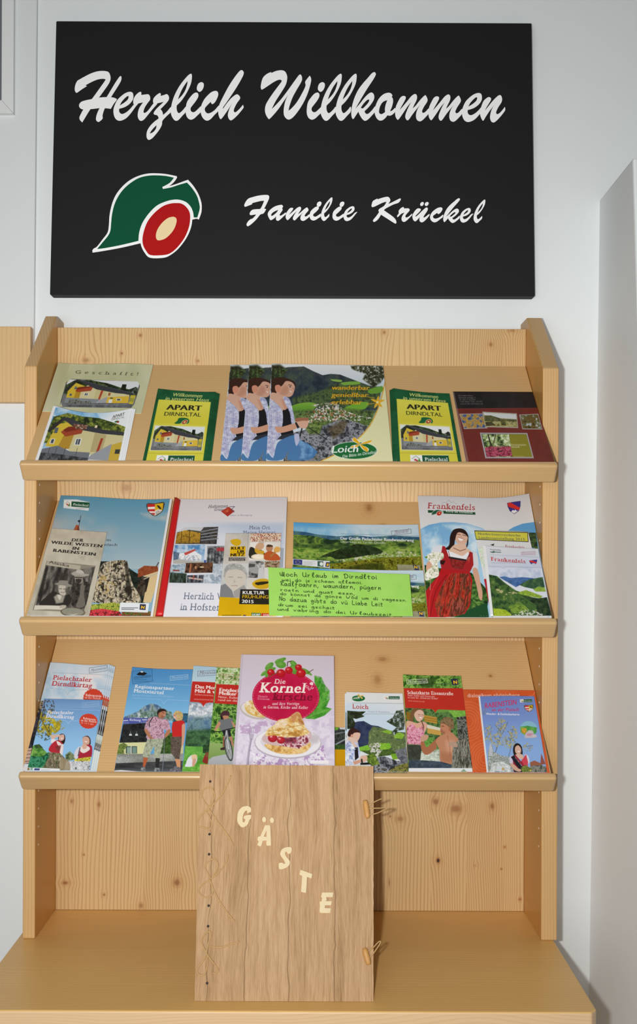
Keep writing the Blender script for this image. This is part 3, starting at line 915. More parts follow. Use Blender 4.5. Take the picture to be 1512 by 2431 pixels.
HAND = {
    'M': '0,.85 .04,.3 .16,.1 .3,.3 .38,1 .36,.1 .5,.15 .62,.95 .62,.05 .7,0', 'o': '.4,.5 .15,.55 .02,.25 .2,0 .45,.2 .38,.5', 'c': '.4,.45 .2,.55 .03,.25 .2,0 .42,.1',
    'h': '.1,1 .08,0 .12,.35 .3,.5 .4,.3 .42,0', 'U': '.05,1 .05,.3 .3,0 .5,.3 .52,1 .52,.2 .6,0', 'r': '.05,.55 .08,0 .1,.3 .3,.52', 'l': '.15,.2 .35,.9 .22,1 .12,.5 .2,0 .38,.1',
    'a': '.4,.48 .15,.5 .03,.2 .2,0 .4,.45 .42,.05 .5,0', 'u': '.05,.5 .06,.1 .2,0 .4,.2 .42,.5 .42,.05 .5,0', 'b': '.1,1 .1,.05 .35,0 .42,.3 .2,.48 .1,.3',
    'i': '.1,.5 .12,.05 .2,0/.12,.75 .14,.78', 'm': '.05,.5 .07,0 .1,.35 .25,.5 .3,0 .35,.38 .5,.5 .55,0', 'D': '.15,.95 .15,.05/.0,.8 .3,1 .62,.6 .5,.1 .1,0',
    'n': '.05,.5 .07,0 .12,.35 .3,.5 .38,.3 .4,0', 'd': '.4,.45 .15,.5 .03,.2 .2,0 .4,.3 .45,1 .42,.1 .5,0', 'e': '.05,.25 .4,.35 .25,.55 .05,.35 .1,.05 .3,0 .45,.12',
    't': '.2,.85 .18,.1 .3,0/.02,.52 .4,.56', 'w': '.03,.5 .1,.05 .25,.05 .3,.4 .38,.02 .55,.1 .6,.5', 's': '.38,.5 .12,.45 .1,.3 .35,.2 .3,.02 .03,.03', 'p': '.08,.5 .05,-.4/.08,.4 .3,.5 .42,.25 .25,0 .08,.1',
    'g': '.4,.45 .15,.5 .03,.2 .2,.02 .4,.4 .42,-.2 .25,-.42 .05,-.3', '\u00fc': '.05,.5 .06,.1 .2,0 .4,.2 .42,.5 .42,.05 .5,0/.12,.75 .14,.78/.32,.75 .34,.78', 'f': '.4,.9 .25,1 .15,.5 .1,-.3 .0,-.35/.0,.45 .35,.5',
    'k': '.08,1 .07,0/.4,.5 .1,.22 .42,0', 'v': '.03,.5 .18,0 .4,.52', 'z': '.03,.5 .38,.5 .05,.02 .42,.0', 'A': '0,0 .25,1 .5,0/.1,.35 .4,.35', 'L': '.1,1 .08,.05 .5,.0', 'S': '.5,.9 .2,1 .1,.7 .45,.4 .35,.02 .03,.1',
    'N': '.03,0 .1,1 .42,.05 .5,1', 'R': '.1,.95 .1,0/.0,.85 .3,1 .48,.75 .12,.5 .5,0', 'W': '.03,.9 .15,.05 .35,.3 .45,.05 .7,.95', '\u00f6': '.4,.5 .15,.55 .02,.25 .2,0 .45,.2 .38,.5/.12,.75 .2,.82 .36,.75', 'K': '.08,1 .07,0/.45,.9 .1,.45 .5,0',
    ',': '.1,.08 .03,-.2', '.': '.08,.02 .1,.04', ' ': ''}
HADV = {'M': .85, 'm': .7, 'w': .7, 'W': .85, 'D': .75, 'i': .3, '.': .3, ',': .3, ' ': .62, 'U': .7}


def hand_glyph(ch):
    key = ('h', ch)
    if key in _gl:
        return _gl[key]
    adv = HADV.get(ch, 0.56)
    H, W_ = int(EM * 1.5), int(EM * (adv + 0.3)) + 4
    X, Y = np.meshgrid(np.arange(W_) + 0.5, np.arange(H) + 0.5)
    D_ = np.full((H, W_), 1e9)
    for st in HAND.get(ch, '').split('/'):
        if not st:
            continue
        pts = [tuple(map(float, q_.split(','))) for q_ in st.split()]
        pts = spline([(p[0] * EM * 0.92 + 4, (1.05 - p[1] * 0.72) * EM) for p in pts], 5)
        for a, b in zip(pts[:-1], pts[1:]):
            d = b - a
            L2 = max(1e-6, d @ d)
            t = np.clip(((X - a[0]) * d[0] + (Y - a[1]) * d[1]) / L2, 0, 1)
            D_ = np.minimum(D_, np.hypot(X - a[0] - t * d[0], Y - a[1] - t * d[1]))
    M = np.clip(3.9 - D_, 0, 1)
    _gl[key] = (M, adv)
    return _gl[key]


STEM = set('AFHIKMNPTXYfhiklmnpqrtxydbuRDBEL1')


def str_mask(s, bold, serif, hand):
    gs = []
    for ch in s:
        M, adv = hand_glyph(ch) if hand else glyph(ch)
        if serif and ch in STEM:
            M = M.copy()
            base, xh, cap = int(1.05 * EM), int((1.05 - 0.53) * EM), int((1.05 - 0.72) * EM)
            th = int(EM * 0.075)
            r = int(EM * 0.09)
            rows = [(base - th, base + 1)]
            if ch in 'mnrpuqxyik':
                rows.append((xh, xh + th))
            if ch in 'hklbdAFHIKMNPTXYRDBEL':
                rows.append((cap, cap + th))
            for a, b in rows:
                M[a:b] = dil(M[a:b], r)
        if bold:
            M = dil(M, max(1, int(bold * 0.45)))
        gs.append((M, adv + (0.015 if bold else 0) + (0.05 if serif else 0)))
    W_ = int(sum(a for _, a in gs) * EM) + EM
    out = np.zeros((gs[0][0].shape[0], W_))
    x = 8.0
    for M, adv in gs:
        i = int(x)
        w = min(M.shape[1], W_ - i)
        out[:, i:i + w] = np.maximum(out[:, i:i + w], M[:, :w])
        x += adv * EM
    cols = np.where(out.max(0) > 0)[0]
    return out[:, cols[0]:cols[-1] + 1] if len(cols) else out


def box1(M, r, ax):
    if r <= 1:
        return M
    r = int(r)
    pad = [(0, 0), (0, 0)]
    pad[ax] = (r, r)
    c = np.cumsum(np.pad(M, pad), axis=ax)
    n = M.shape[ax]
    lo, hi = r - r // 2 - 1, r - r // 2 - 1 + r
    sl = lambda s: tuple(slice(s, s + n) if i == ax else slice(None) for i in range(2))
    return (c[sl(hi)] - c[sl(lo)]) / r


class Art:
    """one printed sheet. Outline corners TL TR BR BL; painting coordinates go through self.tf"""
    def __init__(self, tl, tr, br, bl, ext=8, bow=0.0, dens=None, base='ffffff', wave=0.0):
        dens = dens or DENS
        tl, tr, br, bl = [np.array(p, float) for p in (tl, tr, br, bl)]
        self.vis = (tl, tr, br, bl)
        if ext:
            bl = bl + (bl - tl) / np.linalg.norm(bl - tl) * ext
            br = br + (br - tr) / np.linalg.norm(br - tr) * ext
        self.quad = (tl, tr, br, bl)
        self.nu = int(max(np.linalg.norm(tr - tl), np.linalg.norm(br - bl)) * dens) + 2
        self.nv = int(max(np.linalg.norm(bl - tl), np.linalg.norm(br - tr)) * dens) + 2
        # homography unit square -> outline
        self.Hm = self.homog((tl, tr, br, bl))
        U, V = np.meshgrid(np.linspace(0, 1, self.nu), np.linspace(0, 1, self.nv))
        self.U, self.V = U, V
        self.X, self.Y = self.app(self.Hm, U, V)
        up = (tl + tr - bl - br)
        up = up / np.linalg.norm(up)
        dy = bow * 4 * U * (1 - U) * (1 - V) ** 2 + wave * np.sin(U * 2 * math.pi) * (1 - V) ** 2
        self.X = self.X - up[0] * dy
        self.Y = self.Y - up[1] * dy
        # painting is done in flat sheet space so that the print bends with the sheet
        self.FX, self.FY = self.X, self.Y
        self.C = np.ones((self.nv, self.nu, 3)) * hx(base)
        self.tf = lambda x, y: (np.asarray(x, float), np.asarray(y, float))
        self.aa = 1.0 / dens

    @staticmethod
    def homog(q):
        A_, B_ = [], []
        for (u, v), (x, y) in zip(((0, 0), (1, 0), (1, 1), (0, 1)), q):
            A_ += [[u, v, 1, 0, 0, 0, -u * x, -v * x], [0, 0, 0, u, v, 1, -u * y, -v * y]]
            B_ += [x, y]
        h = np.linalg.solve(np.array(A_), np.array(B_))
        return np.append(h, 1).reshape(3, 3)

    @staticmethod
    def app(H, u, v):
        w = H[2, 0] * u + H[2, 1] * v + 1
        return (H[0, 0] * u + H[0, 1] * v + H[0, 2]) / w, (H[1, 0] * u + H[1, 1] * v + H[1, 2]) / w

    def zoom(self, ox, oy, s):
        self.tf = lambda x, y: (np.asarray(x, float) / s + ox, np.asarray(y, float) / s + oy)
        self.su = 1.0 / s
        return self

    def unit(self, q=None):
        """unit square painting; q given in the CURRENT coordinates, None = the visible sheet"""
        if q is None:
            q = self.vis
        else:
            l = [self.tf(q[i], q[i + 1]) for i in range(0, 8, 2)]
            q = [np.array(p, float) for p in l]
        H = self.homog(q)
        self.tf = lambda x, y: self.app(H, np.asarray(x, float), np.asarray(y, float))
        return self

    def pts(self, l, sm=0):
        p = np.array(l, float).reshape(-1, 2)
        if sm:
            p = np.array(spline(p, sm, True))
        x, y = self.tf(p[:, 0], p[:, 1])
        return np.stack([x, y], 1)

    def win(self, x0, y0, x1, y1, m=2):
        ok = (self.FX > x0 - m) & (self.FX < x1 + m) & (self.FY > y0 - m) & (self.FY < y1 + m)
        r = np.where(ok.any(1))[0]
        c = np.where(ok.any(0))[0]
        if len(r) == 0 or len(c) == 0:
            return None
        return slice(r[0], r[-1] + 1), slice(c[0], c[-1] + 1)

    def cover(self, P_, soft=0.0):
        w = self.win(P_[:, 0].min(), P_[:, 1].min(), P_[:, 0].max(), P_[:, 1].max(), 2 + soft)
        if w is None:
            return None, None
        X, Y = self.FX[w], self.FY[w]
        ins = np.zeros(X.shape, bool)
        dm = np.full(X.shape, 1e9)
        n = len(P_)
        for i in range(n):
            x0, y0 = P_[i]
            x1, y1 = P_[(i + 1) % n]
            if y0 != y1:
                cr = ((y0 > Y) != (y1 > Y)) & (X < (x1 - x0) * (Y - y0) / (y1 - y0) + x0)
                ins ^= cr
            dx, dy = x1 - x0, y1 - y0
            L2 = max(dx * dx + dy * dy, 1e-9)
            t = np.clip(((X - x0) * dx + (Y - y0) * dy) / L2, 0, 1)
            dm = np.minimum(dm, (X - x0 - t * dx) ** 2 + (Y - y0 - t * dy) ** 2)
        d = np.sqrt(dm)
        d = np.where(ins, d, -d)
        return w, np.clip(0.5 + d / (self.aa + soft), 0, 1)

    def put(self, w, cov, col):
        if w is None:
            return
        c = self.C[w]
        self.C[w] = c + (col - c) * cov[..., None]

    def p(self, l, col, a=1.0, soft=0.0, sm=0):
        w, cv = self.cover(self.pts(l, sm), soft)
        if w is not None:
            self.put(w, cv * a, hx(col))
        return self

    def rect(self, x0, y0, x1, y1, col, a=1.0, soft=0.0):
        return self.p([x0, y0, x1, y0, x1, y1, x0, y1], col, a, soft)

    def g(self, l, c0, c1, p0, p1, a=1.0, soft=0.0, sm=0):
        """gradient from c0 at p0 to c1 at p1"""
        w, cv = self.cover(self.pts(l, sm), soft)
        if w is None:
            return self
        (ax, ay), (bx, by) = self.pts(p0)[0], self.pts(p1)[0]
        t = np.clip(((self.FX[w] - ax) * (bx - ax) + (self.FY[w] - ay) * (by - ay)) / max(1e-6, (bx - ax) ** 2 + (by - ay) ** 2), 0, 1)[..., None]
        self.put(w, cv * a, hx(c0) * (1 - t) + hx(c1) * t)
        return self

    def n(self, l, cols, sc, seed=1, a=1.0, soft=0.0, sm=0, sx=1.0, sy=1.0, k=1.6, rot=0.0):
        """mottled fill through a list of colours; sc = blotch size in photo pixels"""
        w, cv = self.cover(self.pts(l, sm), soft)
        if w is None:
            return self
        X, Y = self.FX[w], self.FY[w]
        if rot:
            X, Y = X * math.cos(rot) + Y * math.sin(rot), -X * math.sin(rot) + Y * math.cos(rot)
        t = fbm(X / (sc * sx), Y / (sc * sy), seed)
        t = np.clip((t - 0.5) * k * 1.5 + 0.5, 0, 0.9999) * (len(cols) - 1)
        i = np.floor(t).astype(int)
        f = (t - i)[..., None]
        pal = np.array([hx(c) for c in cols])
        gr = 1.0 if sc >= 18 else (0.86 + 0.28 * fbm(self.FX[w] / 2.1, self.FY[w] / 2.1, seed + 7, 2))[..., None]     # grain of the printed photograph
        self.put(w, cv * a, np.clip((pal[i] * (1 - f) + pal[np.minimum(i + 1, len(cols) - 1)] * f) * gr, 0, 1))
        return self

    def sp(self, l, col, sc, th=0.6, seed=1, a=1.0, sm=0, soft=0.0):
        """scattered dabs of one colour inside an outline"""
        w, cv = self.cover(self.pts(l, sm), soft)
        if w is None:
            return self
        t = fbm(self.FX[w] / sc, self.FY[w] / sc, seed, 3)
        self.put(w, cv * a * np.clip((t - th) * 14, 0, 1), hx(col))
        return self

    def e(self, cx, cy, rx, ry, col, rot=0.0, a=1.0, soft=0.0):
        th = np.linspace(0, 2 * math.pi, 28, endpoint=False)
        x, y = rx * np.cos(th), ry * np.sin(th)
        l = np.stack([cx + x * math.cos(rot) - y * math.sin(rot), cy + x * math.sin(rot) + y * math.cos(rot)], 1).ravel()
        return self.p(l, col, a, soft)

    def l(self, l, w_, col, a=1.0, sm=0):
        """a line; w_ in photo pixels"""
        q = np.array(l, float).reshape(-1, 2)
        if sm:
            q = np.array(spline(q, sm))
        x, y = self.tf(q[:, 0], q[:, 1])
        P_ = np.stack([x, y], 1)
        w = self.win(P_[:, 0].min(), P_[:, 1].min(), P_[:, 0].max(), P_[:, 1].max(), 2 + w_)
        if w is None:
            return self
        X, Y = self.FX[w], self.FY[w]
        dm = np.full(X.shape, 1e9)
        for (x0, y0), (x1, y1) in zip(P_[:-1], P_[1:]):
            dx, dy = x1 - x0, y1 - y0
            t = np.clip(((X - x0) * dx + (Y - y0) * dy) / max(dx * dx + dy * dy, 1e-9), 0, 1)
            dm = np.minimum(dm, (X - x0 - t * dx) ** 2 + (Y - y0 - t * dy) ** 2)
        cov = np.clip((w_ / 2 - np.sqrt(dm)) / self.aa + 0.5, 0, 1) * min(1.0, w_ / self.aa + 0.3)
        self.put(w, cov * a, hx(col))
        return self

    def t(self, s, x0, y0, x1, y1, h, col, bold=0, it=0.0, serif=False, hand=False, a=1.0, amp=1.0):
        """a line of lettering: baseline (x0,y0)-(x1,y1), cap height h"""
        (ax, ay), (bx, by), (cx, cy) = self.pts([x0, y0, x1, y1, (x0 + x1) / 2, (y0 + y1) / 2])
        _, (hx_, hy_) = self.pts([x0, y0, x0, y0 - h])
        hp = math.hypot(hx_ - ax, hy_ - ay)
        tl, tr, br, bl = self.quad
        u = np.clip((cx - (tl[0] + bl[0]) / 2) / max(1, ((tr[0] + br[0]) - (tl[0] + bl[0])) / 2), 0, 1)
        up = (tl - bl) / np.linalg.norm(tl - bl) * (1 - u) + (tr - br) / np.linalg.norm(tr - br) * u
        up = up / np.linalg.norm(up)
        b = np.array([bx - ax, by - ay])
        L = np.linalg.norm(b)
        M = str_mask(s, bold, serif, hand)
        mh, mw = M.shape
        capm = 0.72 * EM
        ky, kx = capm / max(hp, 1e-3), mw / max(L, 1e-3)
        M = box1(box1(M, ky * self.aa * 0.9, 0), kx * self.aa * 0.9, 1)
        ex = hp * 1.6
        w = self.win(min(ax, bx) - ex, min(ay, by) - ex, max(ax, bx) + ex, max(ay, by) + ex)
        if w is None:
            return self
        X, Y = self.FX[w] - ax, self.FY[w] - ay
        det = b[0] * up[1] - b[1] * up[0]
        al = (X * up[1] - Y * up[0]) / det
        be = (b[0] * Y - b[1] * X) / det
        if it:
            tot = 1 + 0.0
            al = al - it * be / L
        mx = al * mw - 0.5
        my = 1.05 * EM - be * ky - 0.5
        x_i, y_i = np.floor(mx).astype(int), np.floor(my).astype(int)
        fx, fy = mx - x_i, my - y_i

        def at(i, j):
            ok = (i >= 0) & (i < mw) & (j >= 0) & (j < mh)
            return np.where(ok, M[np.clip(j, 0, mh - 1), np.clip(i, 0, mw - 1)], 0)
        cov = (at(x_i, y_i) * (1 - fx) + at(x_i + 1, y_i) * fx) * (1 - fy) + (at(x_i, y_i + 1) * (1 - fx) + at(x_i + 1, y_i + 1) * fx) * fy
        self.put(w, np.clip(cov * a * amp, 0, 1), hx(col))
        return self

    def bars(self, x0, y0, x1, y1, n, h, col, a=0.5):
        """lines of print too small to read, as soft grey rules"""
        for i in range(n):
            y = y0 + (y1 - y0) * i / max(1, n - 1)
            self.l([x0, y, x0 + (x1 - x0) * (1 - 0.25 * (i % 2)), y], h, col, a)
        return self


def paper_mat(name, rough, spec):
    m, nt, b = new_mat(name)
    T = NT(nt)
    at = T.n('ShaderNodeAttribute', attribute_name='print')
    T.link(at.outputs['Color'], b.inputs['Base Color'])
    b.inputs['Roughness'].default_value = rough
    b.inputs['Specular IOR Level'].default_value = spec
    return m


gloss = paper_mat('printed_gloss_paper', 0.38, 0.25)
matt = paper_mat('printed_matt_paper', 0.7, 0.15)
page_m = plain('white_page_edges', (224, 226, 226), 0.75, 0.08, 900)


def unproject(k, X, Y, n):
    dx, dy = X - VX, Y - VY
    a = (dx * CR + dy * SR) / F
    b = -(-dx * SR + dy * CR) / F
    c0 = -ST * DB + CT * (ZBK[k] - CZ)
    D = (n + c0) / (CT * b - ST)
    D = np.minimum(D, DB - 0.0040)           # sheets taller than the board bend up against the back panel
    X3, Z3_ = a * D, CZ + b * D
    over = np.maximum(0, -((D - DB) * CT + (Z3_ - ZBK[k]) * ST) - (SFRONT[k] - 0.0165))   # foot of the sheet stops at the lip
    return np.stack([X3, D + over * CT, Z3_ + over * ST], -1)


def sheet_mesh(name, k, A, n0, th, curl=0.0, curlside=0.0, lift=0.0):
    nf = n0 + lift * (1 - A.V) + curl * (1 - A.V) ** 3 + curlside * (2 * A.U - 1) ** 4 * (1 - A.V)
    co = unproject(k, A.X, A.Y, nf)
    nv, nu = A.nv, A.nu
    idx = np.arange(nv * nu).reshape(nv, nu)
    q = np.stack([idx[:-1, :-1], idx[1:, :-1], idx[1:, 1:], idx[:-1, 1:]], -1).reshape(-1, 4)
    ring = np.concatenate([idx[0, :], idx[1:, -1], idx[-1, -2::-1], idx[-2:0:-1, 0]])
    co2 = co.reshape(-1, 3)[ring] - np.array([0, -ST, CT]) * th
    b0 = nv * nu
    R = len(ring)
    j = np.arange(R)
    sk = np.stack([ring, ring[(j + 1) % R], b0 + (j + 1) % R, b0 + j], -1)
    # coarse back face
    iu = np.unique(np.linspace(0, nu - 1, 16).astype(int))
    iv = np.unique(np.linspace(0, nv - 1, 16).astype(int))
    bk = co[np.ix_(iv, iu)].reshape(-1, 3) - np.array([0, -ST, CT]) * th
    bi = b0 + R + np.arange(len(bk)).reshape(len(iv), len(iu))
    bq = np.stack([bi[:-1, :-1], bi[:-1, 1:], bi[1:, 1:], bi[1:, :-1]], -1).reshape(-1, 4)
    allco = np.concatenate([co.reshape(-1, 3), co2, bk])
    quads = np.concatenate([q, sk, bq])
    me = bpy.data.meshes.new(name)
    nq = len(quads)
    me.vertices.add(len(allco))
    me.vertices.foreach_set('co', allco.astype(np.float32).ravel())
    me.loops.add(nq * 4)
    me.polygons.add(nq)
    me.loops.foreach_set('vertex_index', quads.ravel().astype(np.int32))
    me.polygons.foreach_set('loop_start', (np.arange(nq) * 4).astype(np.int32))
    sm = np.ones(nq, bool)
    sm[len(q):len(q) + R] = False
    me.polygons.foreach_set('use_smooth', sm)
    me.update(calc_edges=True)
    at = me.color_attributes.new('print', 'FLOAT_COLOR', 'POINT')
    c = np.ones((len(allco), 4), np.float32)
    lin = srgb(np.clip(A.C, 0, 1).reshape(-1, 3) * 255.0)
    c[:b0, :3] = np.clip(lin * ALB, 0.004, 0.92)
    c[b0:, :3] = srgb((225, 226, 226))
    at.data.foreach_set('color', c.ravel())
    return me, co


def base_of(k, co):
    p = co[-1].mean(0)
    return Vector(p)


def page_block(name, k, A, n0, th, parent, inset=0.004, mat=None, curl=0.0, dx=0.0, lift=0.0):
    """the leaves under a cover: a coarse slab following the sheet"""
    m_ = 14
    u = np.linspace(inset, 1 - inset, m_)
    iu = (np.linspace(inset, 1 - inset, m_) * (A.nu - 1)).astype(int)
    iv = (np.linspace(inset, 1 - inset * 0.5, m_) * (A.nv - 1)).astype(int)
    X, Y, V = A.X[np.ix_(iv, iu)] + dx, A.Y[np.ix_(iv, iu)], A.V[np.ix_(iv, iu)]
    co = unproject(k, X, Y, n0 + curl * (1 - V) ** 3 + lift * (1 - V))
    nn = np.array([0, -ST, CT])
    top = co.reshape(-1, 3)
    bot = top - nn * th
    idx = np.arange(m_ * m_).reshape(m_, m_)
    fs_ = []
    for i in range(m_ - 1):
        for j in range(m_ - 1):
            fs_.append((idx[i, j], idx[i + 1, j], idx[i + 1, j + 1], idx[i, j + 1]))
            fs_.append(tuple(m_ * m_ + t for t in (idx[i, j], idx[i, j + 1], idx[i + 1, j + 1], idx[i + 1, j])))
    ring = list(idx[0, :]) + list(idx[1:, -1]) + list(idx[-1, -2::-1]) + list(idx[-2:0:-1, 0])
    for a, b in zip(ring, ring[1:] + ring[:1]):
        fs_.append((a, b, b + m_ * m_, a + m_ * m_))
    me = mesh(name, list(top) + list(bot), fs_)
    return link(name, me, parent, mat or page_m)


def put_sheet(name, k, A, n0, label, cat, group=None, th=0.0004, mat=None, pages=0.0, cover='cover', curl=0.0, curlside=0.0, pdx=0.0, lift=0.0):
    """a printed thing lying on shelf k: one mesh when a single sheet, cover + pages when it has leaves"""
    n0, th, pages = n0 * NS, th * NS, pages * NS
    me, co = sheet_mesh(name if not pages else cover, k, A, n0, th, curl, curlside, lift)
    b = base_of(k, co)
    if not pages:
        me.transform(Matrix.Translation(-b))
        o = link(name, me, None, mat or gloss)
        o.location = b
        return tag(o, label, cat, group)
    r = thing(name, b, label, cat, group)
    link(cover, me, r, mat or gloss)
    page_block('pages', k, A, n0 - th - 0.0001, pages, r, 0.004, None, curl, pdx, lift)
    return r


NS = 0.45        # paper thickness scale


def copy_thing(o, dx, ds, dn, label, group=None, rot=0.0):
    """a further copy, moved along its shelf: dx right, ds down the slope, dn off the board"""
    dn *= NS
    c = o.copy()
    COL.objects.link(c)
    c.location = o.location + Vector((dx, -ds * CT - dn * ST, -ds * ST + dn * CT))
    c['label'] = label
    if group:
        c['group'] = group
    for ch in list(o.children):
        d = ch.copy()
        COL.objects.link(d)
        d.parent = c
        d.matrix_parent_inverse = ch.matrix_parent_inverse.copy()
    return c
# ------------------------------------------------------------------ pictures that come back on several sheets
GREENS = ['1e2a14', '33451f', '4d6428', '6d8436', '8a9c50']
DARKG = ['141c14', '22301c', '33452a', '4a5c38']


def house(A, q, close=False):
    """the yellow guest house with its long dark roof"""
    old = A.tf
    A.unit(q)
    A.g([0, 0, 1, 0, 1, 1, 0, 1], 'dfe4e6', 'f0f0ee', [0, 0], [0, .4])
    A.n([0, .55, 0, .2, .1, .02, .3, .0, .55, .1, .75, .25, .85, .3, 1, .3, 1, .7], DARKG, 9, 31)
    A.sp([0, .55, 0, .2, .1, .02, .3, .0, .55, .1, .75, .25, 1, .3, 1, .7], '6a7a3c', 7, .62, 32, .7)
    A.n([.76, .12, .82, .12, .83, .45, .75, .45], ['101810', '1c2818'], 5, 33)
    A.n([.88, .3, .96, .2, 1, .25, 1, .5, .88, .5], ['141a14', '3a4638', '8a9088'], 4, 34)
    A.rect(0, .55, 1, 1, '77797c')
    A.p([.045, .78, .045, .42, .12, .12, .24, .22, .24, .78], 'd8bc3c')
    A.p([.15, .78, .15, .3, .25, .22, .25, .78], 'b8922c')
    A.p([.22, .8, .22, .36, .30, .16, .55, .34, .9, .52, .9, .8], 'd8cfa0')
    A.p([.42, .75, .42, .30, .55, .36, .62, .75], 'cfc490')
    A.p([.14, .42, .16, .33, .37, .22, .35, .40, .18, .46], 'a8482c')
    A.p([.14, .33, .17, .28, .35, .22, .36, .25, .16, .37], '7a3020')
    A.p([0, .5, .02, .3, .12, .01, .155, .02, .05, .32, .02, .5], '30302f')
    A.p([.1, .0, .16, .0, .5, .2, .95, .44, .95, .5, .7, .46, .42, .34, .2, .1], '3c3e44')
    A.l([.16, .02, .5, .2, .95, .45], .8, '5e646e')
    A.rect(.08, .52, .11, .6, '5c6670').rect(.27, .48, .33, .58, 'f0f0ea').rect(.28, .49, .32, .57, '50585e').rect(.30, .49, .305, .57, 'f0f0ea')
    A.rect(.12, .26, .15, .36, '6a727a')
    A.p([.49, .38, .52, .38, .5, .78, .475, .78], 'b0402c').p([.6, .45, .63, .45, .63, .56, .6, .56], 'a06030')
    A.p([.04, .78, .04, .66, .24, .68, .5, .7, .48, .85, .04, .85], '8a9096')
    A.p([.46, .85, .48, .76, .6, .6, .62, .82], 'a6a8ac')
    A.p([.6, .62, .9, .56, .91, .82, .6, .84], 'dcb83c')
    A.rect(.63, .7, .68, .83, 'e8e8e4').rect(.73, .66, .80, .74, 'f0f0f0').rect(.74, .67, .79, .73, '50504c').rect(.64, .63, .68, .67, '4a4a40')
    A.p([.92, .52, .99, .52, .98, .95, .92, .92], 'c8b83c').p([.92, .62, .98, .64, .98, .78, .92, .76], 'a09a40')
    A.n([.08, .88, .1, .74, .2, .72, .28, .8, .38, .76, .4, .86, .2, .9], ['3a4034', '8a8c88', '60685c'], 3, 35)
    A.n([0, .86, .3, .88, .6, .83, 1, .86, 1, 1, 0, 1], ['55585c', '6c6e72', '7c7e82'], 14, 36)
    A.l([.1, .9, .5, .9, .9, .88], .8, 'a0a2a4')
    A.tf = old


def hiker(A, dx=0.0):
    """young woman with a checked shirt, seen from her right"""
    o = lambda l: [v + (dx if i % 2 == 0 else 0) for i, v in enumerate(l)]
    # painted in the 3.15x crop of the top shelf
    A.p(o([520, 240, 515, 200, 545, 178, 600, 175, 650, 188, 690, 210, 700, 250, 670, 230, 640, 228, 600, 260, 570, 300, 530, 300, 512, 270]), '38201a', sm=4)
    A.p(o([625, 205, 665, 210, 690, 235, 690, 270, 665, 318, 610, 320, 560, 310, 560, 270, 600, 235]), 'd8a890', sm=4)
    A.p(o([610, 250, 640, 240, 650, 290, 620, 318, 580, 318]), 'c8947c', .6, 4)
    A.p(o([545, 240, 575, 232, 590, 255, 575, 285, 550, 280]), 'd89478', sm=3)
    A.p(o([650, 275, 672, 280, 660, 292]), 'f0e0d8', .8)
    A.l(o([646, 232, 668, 236]), 1.3, '402820').e(658 + dx, 246, 6, 4, '3c2820').p(o([610, 235, 640, 250, 636, 290, 600, 310, 575, 300]), 'c08870', .5, 4, 3).l(o([676, 255, 690, 262, 680, 268]), 1, 'b07060')
    A.p(o([505, 330, 520, 290, 570, 300, 640, 330, 650, 380, 640, 420, 600, 430, 560, 400, 520, 360]), 'd8ac94', sm=4)
    A.p(o([590, 340, 640, 345, 642, 400, 620, 425]), 'c89078', .7, 3)
    A.p(o([600, 430, 620, 420, 655, 400, 672, 450, 668, 540, 680, 600, 600, 615, 585, 560]), '17171c', sm=3)
    A.n(o([500, 345, 530, 350, 580, 395, 602, 440, 598, 540, 560, 560, 580, 590, 575, 640, 540, 660, 545, 740, 530, 775, 500, 740, 480, 735, 490, 560, 500, 480]), ['9c9cc4', 'b4b6d4', 'cacce0', 'd8daea'], 7, 41, sm=3, k=1.1)
    A.n(o([605, 320, 650, 335, 672, 400, 690, 500, 668, 520, 655, 440, 620, 370]), ['a4a6cc', 'bcc0dc', 'd4d8ea'], 6, 42, sm=3)
    for k in range(8):
        A.l(o([492 + k * 14, 400 + k * 9, 484 + k * 13, 720]), .9, '7a6a9c', .35)
        A.l(o([500, 420 + k * 40, 590, 440 + k * 40]), .9, '7a6a9c', .3)
    A.p(o([545, 545, 600, 545, 690, 520, 710, 545, 690, 565, 600, 590, 560, 585]), 'd09c80', sm=3)
    A.p(o([700, 490, 745, 478, 790, 490, 792, 530, 770, 558, 720, 550, 700, 530]), 'd8aa92', sm=4)
    A.p(o([692, 515, 705, 510, 728, 550, 712, 560]), '28262a').p(o([700, 482, 745, 478, 790, 478, 790, 500, 750, 500, 700, 508]), 'a06850', sm=3)
    A.l(o([745, 560, 720, 660, 700, 780]), 3.2, '202024').p(o([690, 755, 712, 760, 706, 790, 686, 788]), 'b83028')
    A.l(o([800, 555, 870, 600, 930, 640]), 2, '26262a')
    A.p(o([560, 640, 590, 610, 680, 590, 690, 610, 600, 640]), '2c3038')
    A.p(o([580, 650, 690, 605, 720, 640, 790, 670, 850, 720, 855, 745, 800, 792, 640, 792, 650, 720, 600, 792, 485, 792, 490, 740, 530, 778, 550, 700]), '4a78a8', sm=3)
    A.n(o([690, 620, 760, 660, 830, 710, 800, 780, 720, 792, 740, 720]), ['3c6898', '6a98c4', '88b0d4'], 12, 43, .7, sm=3)
    A.p(o([690, 600, 720, 600, 728, 640, 705, 690, 690, 640]), 'b8bcd8', sm=3)


